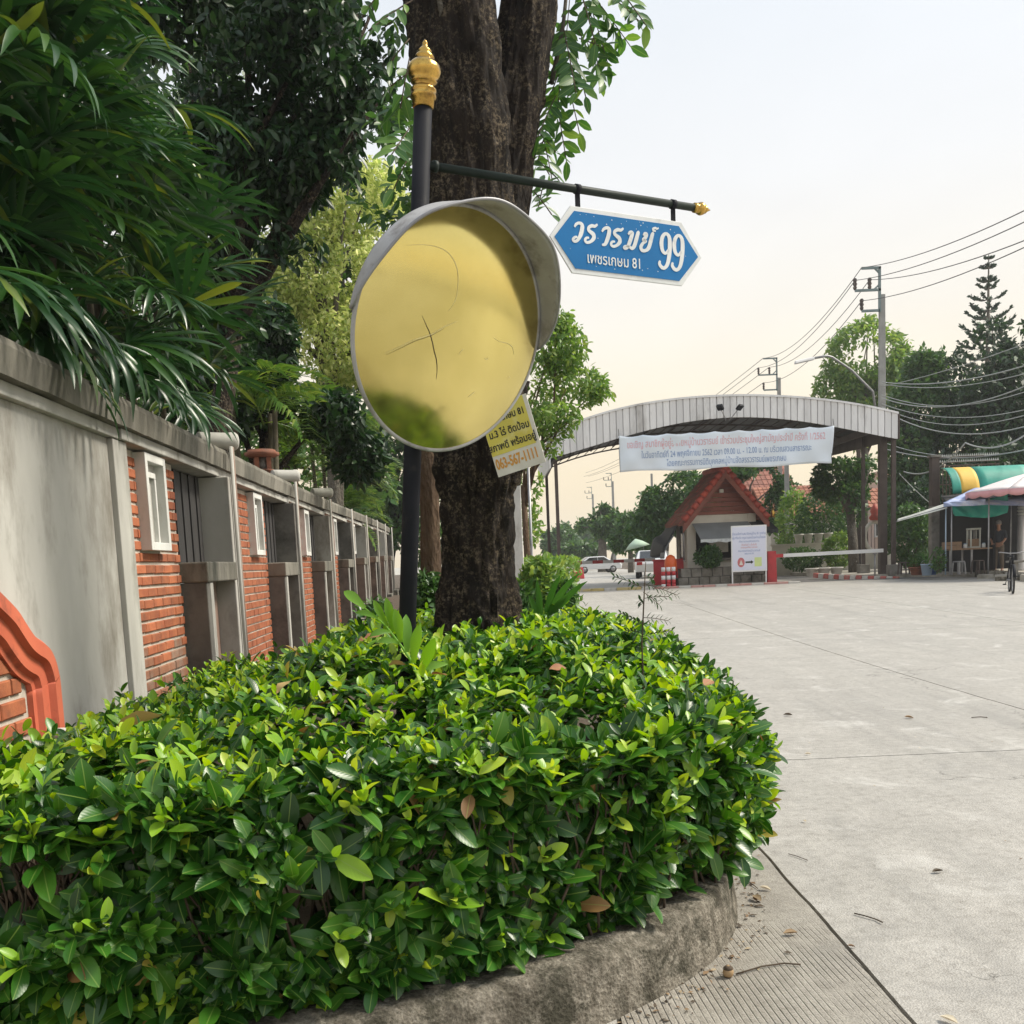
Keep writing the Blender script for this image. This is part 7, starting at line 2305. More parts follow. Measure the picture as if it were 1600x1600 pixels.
# ================================================================== cars in the distance
M_CARW = mat('car_white', (0.72, 0.73, 0.74), (0.68, 0.69, 0.7), 1, .25, spec=.6)
M_TYRE = mat('tyre', (0.02, 0.02, 0.02), (0.03, 0.03, 0.03), 8, .9)
M_TAIL = mat('tail_lamp', (0.45, 0.02, 0.02), (0.35, 0.015, 0.015), 4, .25)
def car(label, loc, rz):
    c = empty('parked_car', loc, rz, label, 'car', 'white cars beyond the gate')
    prof = [(-2.1, .35), (-2.15, .75), (-2.0, .95), (-1.45, 1.05), (-.85, 1.46), (.55, 1.48), (1.15, 1.08), (2.0, .9), (2.15, .65), (2.1, .33)]
    b_ = MB()
    n = len(prof)
    ys_ = [(-.86, .93), (-.80, 1.0), (.80, 1.0), (.86, .93)]
    vs = []
    for y_, k in ys_:
        for x_, z_ in prof:
            tum = .16 * max(0, (z_ - .95) / .5)
            vs.append((x_ * (k if z_ < 1 else 1), y_ * (1 - tum), z_))
    fs = [tuple(range(n)), tuple(range(3 * n + n - 1, 3 * n - 1, -1))]
    for j in range(3):
        for i in range(n):
            fs.append((j * n + i, j * n + (i + 1) % n, (j + 1) * n + (i + 1) % n, (j + 1) * n + i))
    b_.add(vs, fs)
    b_.build('body', M_CARW, c, bevel=.06)
    for sy_ in (-1, 1):
        MB().prism([(-1.25, 1.08), (-.8, 1.38), (-.1, 1.40), (-.1, 1.08)], sy_ * .80 - .04, sy_ * .80 + .04).build('side_window', M_GLASS, c)
        MB().prism([(-.04, 1.08), (-.04, 1.40), (.5, 1.39), (.95, 1.10)], sy_ * .80 - .04, sy_ * .80 + .04).build('side_window', M_GLASS, c)
        for x_ in (-1.3, 1.3):
            w_ = MB()
            w_.M = Matrix.Translation((x_, sy_ * .76, .33)) @ Matrix.Rotation(math.pi / 2, 4, 'X')
            w_.lathe([(.16, -.1), (.3, -.1), (.33, -.06), (.33, .06), (.3, .1), (.16, .1)], 18)
            wo = w_.build('wheel', M_TYRE, c)
            r_ = MB()
            r_.M = Matrix.Translation((x_, sy_ * .76, .33)) @ Matrix.Rotation(math.pi / 2, 4, 'X')
            r_.lathe([(.05, -.112), (.19, -.105), (.19, .105), (.05, .112)], 14)
            r_.build('rim', M_GALV, wo)
        MB().box(-2.17, -2.08, sy_ * .62 - .14, sy_ * .62 + .14, .72, .88).build('tail_lamp', M_TAIL, c)
        MB().box(2.06, 2.16, sy_ * .62 - .16, sy_ * .62 + .16, .66, .80).build('headlight', M_SIGNW, c)
    MB().prism([(-1.52, 1.04), (-.92, 1.44), (-.9, 1.41), (-1.46, 1.03)], -.62, .62).build('rear_window', M_GLASS, c)
    MB().prism([(1.2, 1.06), (.62, 1.46), (.60, 1.42), (1.14, 1.05)], -.62, .62).build('windscreen', M_GLASS, c)
    return c
p = ground_at(930, 886)
car('white car parked side-on beyond the far barrier under the hazy trees', (PY(932, 880, 92).x, 92, gz(92)), R(8))
car('white car seen from behind between the far barrier and the booth', (PY(1020, 880, 56).x, 56, gz(56)), R(80))
# far clutter: small barriers on the road
for i, (px, lab) in enumerate(((903, 'red plastic road barrier on the far lane near the left canopy post'), (897, 'white plastic road barrier beside the red one on the far lane'))):
    p = PY(px, 885, 62)
    t = empty('road_barrier', (p.x, 62, gz(62)), .2, lab, 'road barrier')
    MB().hexa([(-.35, -.2, 0), (.35, -.2, 0), (.35, .2, 0), (-.35, .2, 0), (-.3, -.07, .7), (.3, -.07, .7), (.3, .07, .7), (-.3, .07, .7)]).build('body', M_REDP if i == 0 else M_WHP, t, bevel=.03)
    MB().box(-.36, .36, -.22, .22, -.03, .0).build('foot', M_WHP if i == 0 else M_REDP, t)
# ================================================================== food stall on the right
random.seed(61)
RNG = np.random.default_rng(61)
M_TARPB = mat('blue_tarp', (0.22, 0.30, 0.55), (0.36, 0.42, 0.62), 3, .6, bmp=.2, grime=(0.62, 0.62, 0.68), gscale=1.6, gamt=.45)
M_TARPG = mat('green_tarp', (0.02, 0.30, 0.22), (0.015, 0.22, 0.17), 3, .55, bmp=.2)
M_TARPY = mat('yellow_tarp', (0.75, 0.47, 0.07), (0.68, 0.42, 0.06), 3, .6)
M_CANV = mat('pale_canvas', (0.55, 0.56, 0.52), (0.42, 0.43, 0.39), 3, .75, bmp=.2)
M_UMBW = mat('umbrella_white', (0.74, 0.68, 0.67), (0.66, 0.59, 0.58), 3, .7)
M_UMBP = mat('umbrella_pink', (0.66, 0.34, 0.36), (0.58, 0.28, 0.30), 3, .7)
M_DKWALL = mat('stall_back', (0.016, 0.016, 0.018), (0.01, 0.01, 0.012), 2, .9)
M_WOODB = mat('brown_wood', (0.26, 0.17, 0.10), (0.18, 0.11, 0.065), 4, .7, bmp=.2)
M_BLUEPL = mat('blue_plastic', (0.35, 0.45, 0.58), (0.29, 0.39, 0.52), 4, .5)
SY = 34.5
so_ = PY(1530, 880, SY)
stall = empty('market_stall', (so_.x, SY, PZ), 0, 'roadside food stall with a dark interior under coloured tarps at the right edge', 'stall')
sO = Vector(stall.location)
def sl_(px, py, Y=SY):
    return PY(px, py, Y) - sO
for px, t_, Y in ((1478, 786, 34.0), (1487, 790, 33.6), (1580, 770, 34.4)):
    a = sl_(px, t_, Y)
    MB().tube([(a.x, a.y, 0), (a.x, a.y, a.z)], .022, 8).build('pole', M_GALV if px != 1478 else M_BLUEPL, stall)
a, c = sl_(1466, 735, 38.6), sl_(1640, 880, 38.6)
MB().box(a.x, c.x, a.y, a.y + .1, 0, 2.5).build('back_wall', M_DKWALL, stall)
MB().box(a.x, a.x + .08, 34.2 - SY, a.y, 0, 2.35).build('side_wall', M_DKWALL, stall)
def sheet(nm, P, m_, folds=0.0, freq=18, par=stall, nu=30, nv=8, sag=0.0):
    """four corner sheet (bl, br, tr, tl)"""
    b_ = MB()
    def f(u_, v_):
        p = P[0].lerp(P[1], u_).lerp(P[3].lerp(P[2], u_), v_)
        return p + Vector((0, folds * math.sin(u_ * freq + v_ * 5), -sag * math.sin(math.pi * u_) + folds * .4 * math.sin(v_ * freq * .8 + u_ * 7)))
    b_.grid(f, nu, nv)
    return b_.build(nm, m_, par, solid=.008)
sheet('blue_awning', [sl_(1474, 786, 33.4), sl_(1600, 790, 33.4), sl_(1640, 740, 38.4), sl_(1548, 750, 38.4)], M_TARPB, .02)
sheet('blue_awning_valance', [sl_(1475, 792, 33.38), sl_(1540, 789, 33.38), sl_(1540, 780, 33.38), sl_(1474, 785, 33.38)], M_TARPB, .02)
sheet('green_drape', [sl_(1492, 806, 34.0), sl_(1574, 802, 34.0), sl_(1576, 768, 34.1), sl_(1486, 790, 34.1)], M_TARPG, .05, 22, sag=.10)
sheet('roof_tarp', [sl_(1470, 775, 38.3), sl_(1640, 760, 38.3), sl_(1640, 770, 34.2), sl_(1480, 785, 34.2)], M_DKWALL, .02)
sheet('canvas_flap', [sl_(1402, 815, 35.0), sl_(1480, 794, 33.8), sl_(1480, 786, 34.2), sl_(1402, 811, 35.6)], M_CANV, .015)
MB().tube([sl_(1400, 815, 35.2), sl_(1480, 791, 33.9)], .02, 6).build('flap_rod', M_GALV, stall)
# yellow and green barrel awning
b_ = MB()
k_ = 36.5 / 1600
c0 = sl_(1518, 768, 36.5)
def barrel(u0, u1, nm, m_):
    b_ = MB()
    b_.grid(lambda u_, v_: Vector((c0.x - .34 + (u0 + (u1 - u0) * u_), c0.y + 1.0 - 1.0 * math.cos(v_ * 1.6), c0.z - .05 + .98 * math.sin(v_ * 1.55))), 6, 10)
    return b_.build(nm, m_, stall, solid=.01)
barrel(-.32, -.002, 'barrel_awning_panel', M_TARPG)
barrel(0, .64, 'barrel_awning_panel', M_TARPY)
barrel(.642, 2.6, 'barrel_awning_panel', M_TARPG)
# counter, table, cabinet, box
a, c = sl_(1476, 853, 34.6), sl_(1548, 850, 34.6)
tz = .84
MB().box(a.x, c.x, a.y - .35, a.y + .45, tz - .05, tz).build('table_top', M_WOODB, stall)
for x_ in (a.x + .06, (a.x + c.x) / 2, c.x - .06):
    for y_ in (a.y - .3, a.y + .4):
        MB().box(x_ - .025, x_ + .025, y_ - .025, y_ + .025, 0, tz - .052).build('table_leg', M_GALV, stall)
cab_ = empty('glass_cabinet', sO + Vector((sl_(1521, 850, 34.7).x, sl_(1521, 850, 34.7).y, tz)), 0, 'small pale glass food cabinet on the stall table', 'cabinet')
for x_ in (-.15, .15):
    for y_ in (-.14, .14):
        MB().box(x_ - .02, x_ + .02, y_ - .02, y_ + .02, .05, .60).build('upright', M_CANV, cab_)
MB().box(-.17, .17, -.16, .16, 0, .049).build('base', M_CANV, cab_)
MB().box(-.18, .18, -.17, .17, .601, .66).build('lid', M_CANV, cab_, bevel=.01)
MB().box(-.13, .13, -.12, .12, .051, .3).build('tray', M_WOODB, cab_)
MB().box(-.128, .128, .142, .148, .052, .598).build('pane', M_GLASS, cab_)
bx = empty('wooden_box', sO + Vector((sl_(1487, 852, 34.4).x, sl_(1487, 852, 34.4).y, tz)), .05, 'shallow brown wooden box on the left end of the stall table', 'box')
for z_ in (0, .12):
    MB().box(-.26, .26, -.17, -.15, z_ + .002, z_ + .11).build('slat', M_WOODB, bx)
    MB().box(-.26, .26, .15, .17, z_ + .002, z_ + .11).build('slat', M_WOODB, bx)
MB().box(-.26, -.24, -.149, .149, 0, .23).build('end_board', M_WOODB, bx)
MB().box(.24, .26, -.149, .149, 0, .23).build('end_board', M_WOODB, bx)
MB().box(-.239, .239, -.149, .149, 0, .02).build('bottom', M_WOODB, bx)
for i, (px, lab, m_) in enumerate(((1508, 'white cup on the stall table beside the glass cabinet', M_WHP), (1537, 'pale jar on the stall table right of the glass cabinet', M_SIGNW))):
    p = sl_(px, 850, 34.5)
    j = empty('jar', sO + Vector((p.x, p.y, tz)), 0, lab, 'jar')
    MB().lathe([(.05, 0), (.06, .02), (.06, .11), (.045, .13)], 12).build('jar_body', m_, j)
    MB().lathe([(.05, .131), (.05, .155), (.02, .16)], 12).build('lid', M_BLUEPL, j)
# stools and buckets by the stall
def stool(px, Y, label, m_):
    p = PY(px, 890, Y)
    t = empty('plastic_stool', (p.x, Y, PZ), random.uniform(0, 1), label, 'stool')
    MB().box(-.14, .14, -.14, .14, .40, .44).build('seat', m_, t, bevel=.02)
    for sx_ in (-1, 1):
        for sy_ in (-1, 1):
            MB().hexa([(sx_ * .15 - .02, sy_ * .15 - .02, 0), (sx_ * .15 + .02, sy_ * .15 - .02, 0), (sx_ * .15 + .02, sy_ * .15 + .02, 0), (sx_ * .15 - .02, sy_ * .15 + .02, 0), (sx_ * .12 - .02, sy_ * .12 - .02, .398), (sx_ * .12 + .02, sy_ * .12 - .02, .398), (sx_ * .12 + .02, sy_ * .12 + .02, .398), (sx_ * .12 - .02, sy_ * .12 + .02, .398)]).build('leg', m_, t)
stool(1498, 33.7, 'grey stool under the left end of the stall table', M_GALV)
stool(1528, 33.9, 'dark stool in front of the stall table', M_STEELB)
stool(1412, 36.4, 'dark stool beside the right canopy post base', M_STEELB)
def bucket(px, Y, r_, h, m_, label, plants=False):
    p = PY(px, 890, Y)
    t = empty('bucket', (p.x, Y, PZ), 0, label, 'bucket')
    MB().lathe([(r_ * .75, 0), (r_, h), (r_ * 1.06, h), (r_ * 1.06, h - .03), (r_ * .9, h - .02), (r_ * .7, .04)], 16).build('body', m_, t)
    MB().tube([(r_ * math.cos(q), .02, h - .02 + .8 * r_ * math.sin(q)) for q in np.linspace(0, math.pi, 10)], .008, 5).build('handle', M_GALV, t)
    if plants:
        for k in range(7):
            b_ = MB()
            q = k * .9
            blade(b_, [Vector((.03 * math.cos(q), .03 * math.sin(q), h * .8)) + Vector((math.cos(q) * .25 * t_ * t_, math.sin(q) * .25 * t_ * t_, .5 * t_)) for t_ in np.linspace(0, 1, 6)], .02)
            b_.build('leaf', L_STRAP, t)
bucket(1448, 34.2, .19, .38, M_BLUEPL, 'pale blue bucket with a leafy plant left of the stall', True)
bucket(1457, 34.6, .15, .34, M_GLASS and mat('deep_blue_plastic', (0.06, 0.12, 0.30), (0.05, 0.1, 0.25), 4, .5), 'dark blue bucket beside the pale blue one')
for i, (px, lab) in enumerate(((1432, 'brown clay pot stacked on an orange one by the pavement'), (1438, 'wide dark clay pot by the buckets left of the stall'))):
    pot(px, 885, 35.0 + .2 * i, .24, .28 + .1 * i, lab, m_=M_TERRA, z=PZ, group='clay pots left of the stall', plant=.35, leaves=120)
# grey column and metal trellis fence
col_ = empty('gate_column', (PY(1459, 880, 38).x, 38, PZ), 0, 'tall grey column at the left end of the metal fence', 'column')
ch = PY(1459, 715, 38).z - PZ
MB().box(-.15, .15, -.15, .15, 0, ch * .58).build('shaft', M_CONCB, col_, bevel=.01)
MB().box(-.14, .14, -.14, .14, ch * .58 + .002, ch).build('upper_shaft', M_STEELB, col_, bevel=.01)
MB().box(-.19, .19, -.19, .19, ch + .002, ch + .08).build('cap', M_CONCB, col_, bevel=.01)
fen = empty('metal_fence', (PY(1467, 880, 38.8).x, 38.8, PZ), 0, 'rusty metal lattice fence with spikes above the stall', 'fence')
fw = PY(1560, 760, 38.8).x - PY(1467, 760, 38.8).x
ft, fbm = PY(1500, 727, 38.8).z - PZ, PY(1500, 800, 38.8).z - PZ
M_RUST = mat('rusty_bar', (0.17, 0.12, 0.09), (0.10, 0.07, 0.055), 5, .8)
for k in range(18):
    x_ = fw * k / 17
    MB().box(x_ - .014, x_ + .014, -.014, .014, fbm, ft).build('bar', M_RUST, fen)
for z_ in (ft, (ft * .6 + fbm * .4), fbm):
    MB().box(0, fw, -.045, -.016, z_ - .02, z_ + .02).build('rail', M_RUST, fen)
for r_ in range(2):
    zz = ft + .12 + r_ * .2
    MB().box(0, fw, -.01, .01, zz - .012, zz + .012).build('top_rail', M_RUST, fen)
    sp2 = MB()
    for k in range(28):
        x_ = fw * (k + .5) / 28
        sp2.add([(x_ - .035, 0, zz), (x_ + .035, 0, zz), (x_ + .035, .03, zz), (x_ - .035, .03, zz), (x_, .015, zz + .12)], [(0, 1, 4), (1, 2, 4), (2, 3, 4), (3, 0, 4)])
    sp2.build('spikes', M_CANV, fen)['kind'] = 'stuff'
# white round column at the right edge
wc = empty('white_column', (PY(1597, 885, 35.2).x, 35.2, PZ), 0, 'thick white round column at the right edge of the stall', 'column')
wh = PY(1597, 768, 35.2).z - PZ
MB().lathe([(.21, 0), (.21, .1), (.17, .14), (.165, wh * .7)], 20).build('shaft', M_WHP, wc)
for k in range(7):
    z_ = wh * .7 + .005 + k * wh * .04
    MB().lathe([(.15, z_), (.18, z_ + wh * .015), (.15, z_ + wh * .036)], 20).build('ring', M_CANV, wc)
# pink and white umbrella
uc = PY(1606, 748, 33.0)
um = empty('market_umbrella', (PY(1544, 895, 33.0).x, 33.0, PZ), 0, 'big white market umbrella with pink scalloped edge over the stall', 'umbrella')
uO = Vector(um.location)
ua = PY(1544, 778, 33.0) - uO
MB().tube([(0, 0, 0), (0, 0, ua.z)], .024, 8).build('pole', M_GALV, um)
apex = PY(1612, 738, 33.4) - uO
edge_z = PY(1525, 768, 33.0).z - PZ
RU = apex.x - (PY(1521, 778, 33).x - uO.x)
for k in range(8):
    a0, a1 = k * math.pi / 4, (k + 1) * math.pi / 4
    b_ = MB()
    def pf(u_, v_):
        a = a0 + (a1 - a0) * u_
        rr_ = RU * v_ * (1 - .05 * math.sin(math.pi * u_))
        return Vector((apex.x + rr_ * math.cos(a), apex.y + rr_ * math.sin(a), apex.z - (apex.z - edge_z) * (v_ ** 1.25)))
    b_.grid(pf, 6, 8)
    pnl = b_.build('panel', M_UMBW, um, solid=.006)
    v2 = MB()
    v2.grid(lambda u_, v_: pf(u_, 1.0) + Vector((0, 0, -.004 - (.16 + .06 * abs(math.sin(u_ * math.pi * 3))) * v_)), 18, 2)
    v2.build('valance', M_UMBP, pnl, solid=.004)
MB().tube([Vector((0, 0, ua.z)), Vector((apex.x, apex.y, apex.z - .15)), apex], .018, 6).build('slant_pole', M_GALV, um)

# ------------------------------------------------------------------ the stall keeper
M_SKIN = mat('skin', (0.30, 0.16, 0.10), (0.26, 0.135, 0.085), 6, .55)
M_HAIR = mat('grey_hair', (0.20, 0.19, 0.18), (0.12, 0.115, 0.11), 20, .8, bmp=.5)
M_SHIRT = mat('dark_shirt', (0.035, 0.04, 0.05), (0.025, 0.03, 0.04), 6, .9)
M_TROUS = mat('brown_trousers', (0.13, 0.10, 0.075), (0.10, 0.08, 0.06), 6, .9)
pp_ = PY(1560, 888, 34.3)
per = empty('person', (pp_.x, 34.3, PZ), R(-35), 'person in dark shirt and brown trousers standing at the stall table', 'person')
def skin(nm, joints, edges, m_, par, root=0, sub=2):
    me = bpy.data.meshes.new(nm)
    me.from_pydata([j[0] for j in joints], edges, [])
    o = link(nm, me, par)
    md = o.modifiers.new('skin', 'SKIN')
    md.use_smooth_shade = True
    for i, j in enumerate(joints):
        sv = me.skin_vertices[0].data[i]
        sv.radius = j[1] if isinstance(j[1], tuple) else (j[1], j[1])
        sv.use_root = i == root
    sb_ = o.modifiers.new('sub', 'SUBSURF')
    sb_.levels = sub
    sb_.render_levels = sub
    me.materials.append(m_)
    return o
J = [((0, 0, .90), (.125, .10)), ((0, .01, 1.10), (.115, .085)), ((0, 0, 1.30), (.135, .09)), ((0, -.02, 1.40), (.055, .055)), ((0, -.05, 1.49), (.052, .055)), ((0, -.075, 1.58), (.072, .092)), ((0, -.07, 1.67), (.05, .06)),
     ((-.17, 0, 1.34), .05), ((-.22, -.06, 1.10), .042), ((-.16, -.27, .98), .034), ((-.13, -.34, .96), .028),
     ((.17, 0, 1.34), .05), ((.21, -.02, 1.10), .042), ((.15, -.24, .97), .034), ((.12, -.31, .95), .028),
     ((-.085, 0, .84), .085), ((-.095, -.01, .46), .06), ((-.10, .02, .09), .042), ((-.105, -.13, .03), .032),
     ((.085, 0, .84), .085), ((.10, -.01, .46), .06), ((.11, .03, .09), .042), ((.115, -.12, .03), .032)]
E_ = [(0, 1), (1, 2), (2, 3), (3, 4), (4, 5), (5, 6), (2, 7), (7, 8), (8, 9), (9, 10), (2, 11), (11, 12), (12, 13), (13, 14), (0, 15), (15, 16), (16, 17), (17, 18), (0, 19), (19, 20), (20, 21), (21, 22)]
body = skin('body', J, E_, M_SKIN, per)
skin('shirt', [((0, 0, .93), (.145, .12)), ((0, .01, 1.10), (.135, .105)), ((0, 0, 1.30), (.15, .105)), ((0, -.01, 1.385), (.075, .07)), ((-.18, 0, 1.34), .064), ((-.225, -.06, 1.10), .056), ((.18, 0, 1.34), .064), ((.22, -.02, 1.10), .056)], [(0, 1), (1, 2), (2, 3), (2, 4), (4, 5), (2, 6), (6, 7)], M_SHIRT, per)
skin('trousers', [((0, 0, .92), (.135, .11)), ((-.088, 0, .82), .098), ((-.097, -.01, .46), .074), ((-.10, .02, .12), .058), ((.088, 0, .82), .098), ((.10, -.01, .46), .074), ((.11, .03, .12), .058)], [(0, 1), (1, 2), (2, 3), (0, 4), (4, 5), (5, 6)], M_TROUS, per)
for sg in (-1, 1):
    for k in range(5):
        hx, hy, hz = sg * .128, -.335, .955
        f0 = Vector((hx + (k - 2) * .016, hy, hz - .005))
        dd = Vector(((k - 2) * .006, -.05 if k not in (0, 4) else -.03, -.02))
        if (sg > 0 and k == 0) or (sg < 0 and k == 4):
            dd = Vector((-sg * .035, -.025, 0))
        MB().tube([f0, f0 + dd * .6, f0 + dd + Vector((0, 0, -.018))], [.0095, .0085, .006], 6).build('finger', M_SKIN, body)
hb = MB()
hb.M = Matrix.Translation((0, -.06, 1.63))
hb.lathe([(.085, -.05), (.094, 0), (.088, .04), (.06, .08), (.02, .098)], 16)
hb.build('hair', M_HAIR, per)
for sg in (-1, 1):
    MB().lathe([(.008, -.02), (.02, 0), (.008, .02)], 8, c=(sg * .078, -.07, 1.58)).build('ear', M_SKIN, body)
    MB().lathe([(.004, -.008), (.011, 0), (.004, .008)], 8, c=(sg * .032, -.158, 1.595)).build('eye', M_INK, body)
MB().add([(-.014, -.16, 1.555), (.014, -.16, 1.555), (0, -.19, 1.56), (0, -.163, 1.605)], [(0, 1, 2), (0, 2, 3), (1, 3, 2), (0, 3, 1)]).build('nose', M_SKIN, body)
MB().box(-.026, .026, -.162, -.15, 1.523, 1.532).build('mouth', M_TERRA, body)
# shoes
for sg in (-1, 1):
    MB().hexa([(sg * .11 - .045, -.19, -.0), (sg * .11 + .045, -.19, 0), (sg * .11 + .045, .08, 0), (sg * .11 - .045, .08, 0), (sg * .11 - .035, -.17, .05), (sg * .11 + .035, -.17, .05), (sg * .11 + .035, .07, .09), (sg * .11 - .035, .07, .09)]).build('shoe', M_BLACK, per, bevel=.015)

# ------------------------------------------------------------------ bicycle, seen nearly end-on
bk_ = ground_at(1580, 926)
bi = empty('bicycle', (bk_.x, bk_.y, gz(bk_.y)), R(-112), 'black bicycle standing nearly end-on at the pavement edge by the stall', 'bicycle')
def wheel(x_):
    w_ = MB()
    w_.tube([(x_ + .33 * math.cos(a), 0, .34 + .33 * math.sin(a)) for a in np.linspace(0, 2 * math.pi, 41)], .024, 8, cap=False)
    wo = w_.build('wheel', M_TYRE, bi)
    r_ = MB()
    r_.tube([(x_ + .30 * math.cos(a), 0, .34 + .30 * math.sin(a)) for a in np.linspace(0, 2 * math.pi, 33)], .011, 6, cap=False)
    r_.build('rim', M_GALV, wo)
    s_ = MB()
    for k in range(18):
        a = k * math.pi / 9
        s_.tube([(x_, .02 * (-1) ** k, .34), (x_ + .3 * math.cos(a), 0, .34 + .3 * math.sin(a))], .0016, 3)
    s_.build('spokes', M_GALV, wo)['kind'] = 'stuff'
wheel(-.5)
wheel(.52)
fr_ = MB()
for a, c in (((-.5, .06, .34), (-.08, .02, .32)), ((-.5, -.06, .34), (-.08, -.02, .32)), ((-.5, .06, .34), (-.2, .02, .78)), ((-.5, -.06, .34), (-.2, -.02, .78)), ((-.08, 0, .30), (-.22, 0, .84)), ((-.08, 0, .30), (.36, 0, .72)), ((-.2, 0, .76), (.35, 0, .80))):
    fr_.tube([a, c], .016, 8)
fr_.build('frame', M_BLACK, bi)
fk = MB()
for sg in (-1, 1):
    fk.tube([(.52, sg * .06, .34), (.42, sg * .05, .68)], .013, 7)
fk.tube([(.42, -.05, .68), (.42, .05, .68)], .014, 7)
fk.tube([(.42, 0, .68), (.36, 0, .95)], .017, 8)
fk.build('fork', M_BLACK, bi)
hbr = MB()
hbr.tube([(.24, -.3, 1.0), (.33, -.26, 1.0), (.36, -.08, .97), (.36, .08, .97), (.33, .26, 1.0), (.24, .3, 1.0)], .013, 8)
hbr.build('handlebar', M_GALV, bi)
MB().hexa([(-.36, -.09, .86), (-.02, -.025, .88), (-.02, .025, .88), (-.36, .09, .86), (-.36, -.08, .92), (-.02, -.02, .92), (-.02, .02, .92), (-.36, .08, .92)]).build('saddle', M_BLACK, bi, bevel=.015)
for sg in (-1, 1):
    MB().box(-.12 + sg * .12, -.02 + sg * .12, sg * .14 - .04, sg * .14 + .04, .29 + sg * .1, .315 + sg * .1).build('pedal', M_BLACK, bi)
ck = MB()
ck.tube([(-.08, -.1, .31), (-.08, .1, .31)], .02, 8)
ck.tube([(-.08, .1, .31), (.05, .12, .41)], .011, 6)
ck.tube([(-.08, -.1, .31), (-.2, -.12, .21)], .011, 6)
ck.build('crank', M_GALV, bi)
MB().grid(lambda u_, v_: Vector((.52 + .37 * math.cos(.2 + u_ * 2.2), (v_ - .5) * .07, .34 + .37 * math.sin(.2 + u_ * 2.2))), 14, 2).build('mudguard', M_BLACK, bi, solid=.004)
# low bench right of the bicycle
bp_ = PY(1600, 890, 31.5)
bn = empty('bench', (bp_.x, 31.5, PZ), 0, 'low concrete bench at the right edge before the stall', 'bench')
MB().box(-.45, 1.2, -.2, .25, .36, .42).build('seat', M_CONCB, bn, bevel=.01)
for x_ in (-.3, 1.0):
    MB().box(x_ - .05, x_ + .05, -.15, .2, 0, .358).build('leg', M_CONCB, bn)
# ================================================================== litter on the road
random.seed(71)
RNG = np.random.default_rng(71)
L_LITT = leaf_mat('litter_leaf', [(0.0, (0.16, 0.10, 0.055)), (0.5, (0.26, 0.17, 0.09)), (1.0, (0.40, 0.33, 0.22))], .08, .8)
L_PALE = leaf_mat('pale_litter_leaf', [(0.0, (0.55, 0.47, 0.34)), (1.0, (0.62, 0.56, 0.44))], .08, .8)
L_DARKL = leaf_mat('dark_litter_leaf', [(0.0, (0.06, 0.045, 0.03)), (1.0, (0.09, 0.065, 0.04))], .05, .8)
T_CURL = leaf_template(((0.0, 0.03), (0.15, 0.3), (0.4, 0.5), (0.7, 0.4), (1.0, 0.0)), .5, .45, -.1)
def on_road(px, py, z=0.004):
    d = ray(px, py)
    return Vector((0, 0, CAM_H)) + d * ((z - CAM_H) / d.z)
for px, py, s_, yaw, m_, lab in (
    (1231, 1118, .085, 80, L_DARKL, 'dark curled leaf on the road right of the hedge corner'),
    (1465, 1363, .055, 100, L_DARKL, 'small dark leaf lying alone on the slab at the right'),
    (1195, 1390, .055, 60, L_PALE, 'pale dry leaf on the gutter beside the kerb curve'),
    (1182, 1406, .07, 20, L_LITT, 'crumpled tan leaf next to the kerb curve'),
    (1235, 1460, .06, 95, L_LITT, 'reddish brown leaf at the end of the grooved strip'),
    (1257, 1284, .035, 10, L_PALE, 'tiny pale leaf on the slab beyond the joint'),
    (1482, 1596, .06, 40, L_PALE, 'pale leaf at the bottom edge near the long joint'),
    (1200, 1146, .04, 10, L_LITT, 'small brown leaf close to the hedge side'),
    (1262, 1179, .05, 70, L_PALE, 'pale scrap of leaf on the cross joint'),
    (1555, 964, .14, 70, L_PALE, 'pale litter scrap far out on the road at the right'),
    (1215, 1020, .10, 70, L_LITT, 'brown leaf on the sunlit road beyond the hedge'),
    (1420, 1122, .08, 85, L_LITT, 'thin brown leaf on the middle of the road slab'),
    (1330, 1480, .03, 85, L_LITT, 'tiny leaf crumb right of the long joint')):
    p = on_road(px, py)
    o = link('fallen_leaf', leaf_mesh('fallen_leaf', T_CURL, np.array([[0, -s_ * .5, .003]]), np.array([[0, 1., 0]]), np.array([[0, 0, 1.]]), s_, m_))
    o.location = p
    o.rotation_euler = (random.uniform(-.1, .1), random.uniform(-.1, .1), R(yaw))
    tag(o, lab, 'leaf', 'fallen leaves on the road')
for pts, r_, lab in (
    (((1150, 1522), (1190, 1510), (1225, 1505), (1251, 1507)), .003, 'long thin twig lying across the grooved gutter strip'),
    (((1335, 1427), (1352, 1431), (1368, 1436), (1379, 1441)), .003, 'short curved twig on the slab right of the long joint'),
    (((1167, 1375), (1176, 1382), (1184, 1388)), .002, 'short twig beside the kerb curve'),
    (((1518, 1121), (1532, 1120), (1543, 1121)), .004, 'thin twig far out on the slab at the right'),
    (((1232, 1334), (1246, 1338), (1262, 1344)), .002, 'fine twig just right of the long joint')):
    b_ = MB()
    b_.tube([on_road(*p, z=.004 + r_ * (1 + .5 * (i % 2))) for i, p in enumerate(pts)], r_, 6)
    tag(b_.build('twig', M_TWIG), lab, 'twig', 'twigs on the road')
sp0 = on_road(1138, 1527, 0.0)
sdp = empty('seed_pod', sp0, .4, 'rounded brown seed pod at the end of the long twig by the kerb', 'seed pod')
MB().lathe([(.004, 0), (.016, .006), (.02, .02), (.016, .034), (.008, .042), (.002, .046)], 14).build('pod', mat('pod', (0.40, 0.27, 0.14), (0.28, 0.18, 0.09), 30, .7), sdp)
MB().lathe([(.017, .030), (.0175, .036), (.009, .0435)], 14).build('cap', M_TWIG, sdp)
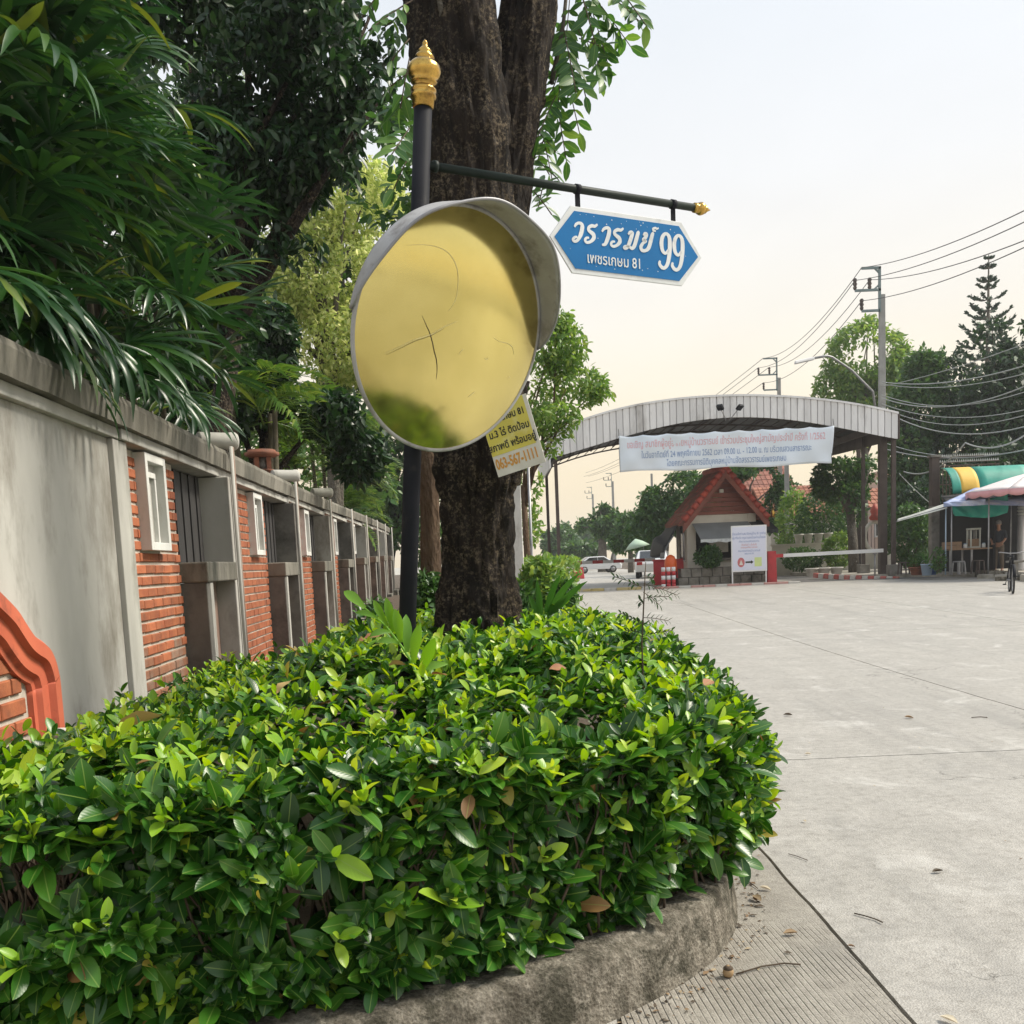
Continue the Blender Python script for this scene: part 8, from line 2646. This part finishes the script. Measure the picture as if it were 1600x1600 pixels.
# crumbs of soil and leaf along the kerb foot
n = 900
idx = RNG.integers(0, len([p for p in KP if p.y < 6.5]), n)
P, A = [], []
for i in idx:
    i = max(1, int(i))
    p, q = KP[i], KP[i - 1]
    d = (p - q).normalized()
    o_ = abs(random.gauss(0, .07)) + .05
    P.append(p - Vector((-d.y, d.x, 0)) * o_ + Vector((0, 0, .005)))
P = np.array([tuple(p) for p in P])
me = leaf_mesh('kerb_crumbs', T_LOW, P, unit(RNG.normal(size=(n, 3)) * np.array((1, 1, .15))), unit(RNG.normal(size=(n, 3)) * .3 + np.array((0, 0, 1))), RNG.uniform(.006, .028, n) * np.where(RNG.random(n) < .15, 1.6, 1), [L_LITT, L_DARKL], RNG.integers(0, 2, n))
tag(link('kerb_crumbs', me), 'crumbs of dead leaf and soil gathered along the kerb foot', 'litter', kind='stuff')
n = 260
P = np.stack([RNG.uniform(1.0, 7, n), RNG.uniform(3, 22, n), np.full(n, .006)], 1)
P[:, 2] = [gz(y) + .006 for y in P[:, 1]]
me = leaf_mesh('road_crumbs', T_LOW, P, unit(RNG.normal(size=(n, 3)) * np.array((1, 1, .1))), unit(RNG.normal(size=(n, 3)) * .2 + np.array((0, 0, 1))), RNG.uniform(.006, .02, n), [L_LITT, L_PALE], RNG.integers(0, 2, n))
tag(link('road_crumbs', me), 'small scattered leaf crumbs over the concrete road', 'litter', kind='stuff')

# ================================================================== hazy air
hz = MB()
hz.box(-930, 930, -930, 930, -1.6, 34)
ho = hz.mesh('haze', [])
hm = bpy.data.materials.new('haze_air')
hm.use_nodes = True
hm.node_tree.nodes.clear()
h_out = hm.node_tree.nodes.new('ShaderNodeOutputMaterial')
h_vol = hm.node_tree.nodes.new('ShaderNodeVolumePrincipled')
h_vol.inputs['Color'].default_value = (0.95, 0.97, 1.0, 1)
h_vol.inputs['Density'].default_value = 0.0006
h_vol.inputs['Anisotropy'].default_value = 0.2
hm.node_tree.links.new(h_vol.outputs[0], h_out.inputs['Volume'])
ho.materials.append(hm)
tag(link('haze', ho), 'thin pale haze in the air over the whole street', 'haze', kind='stuff')
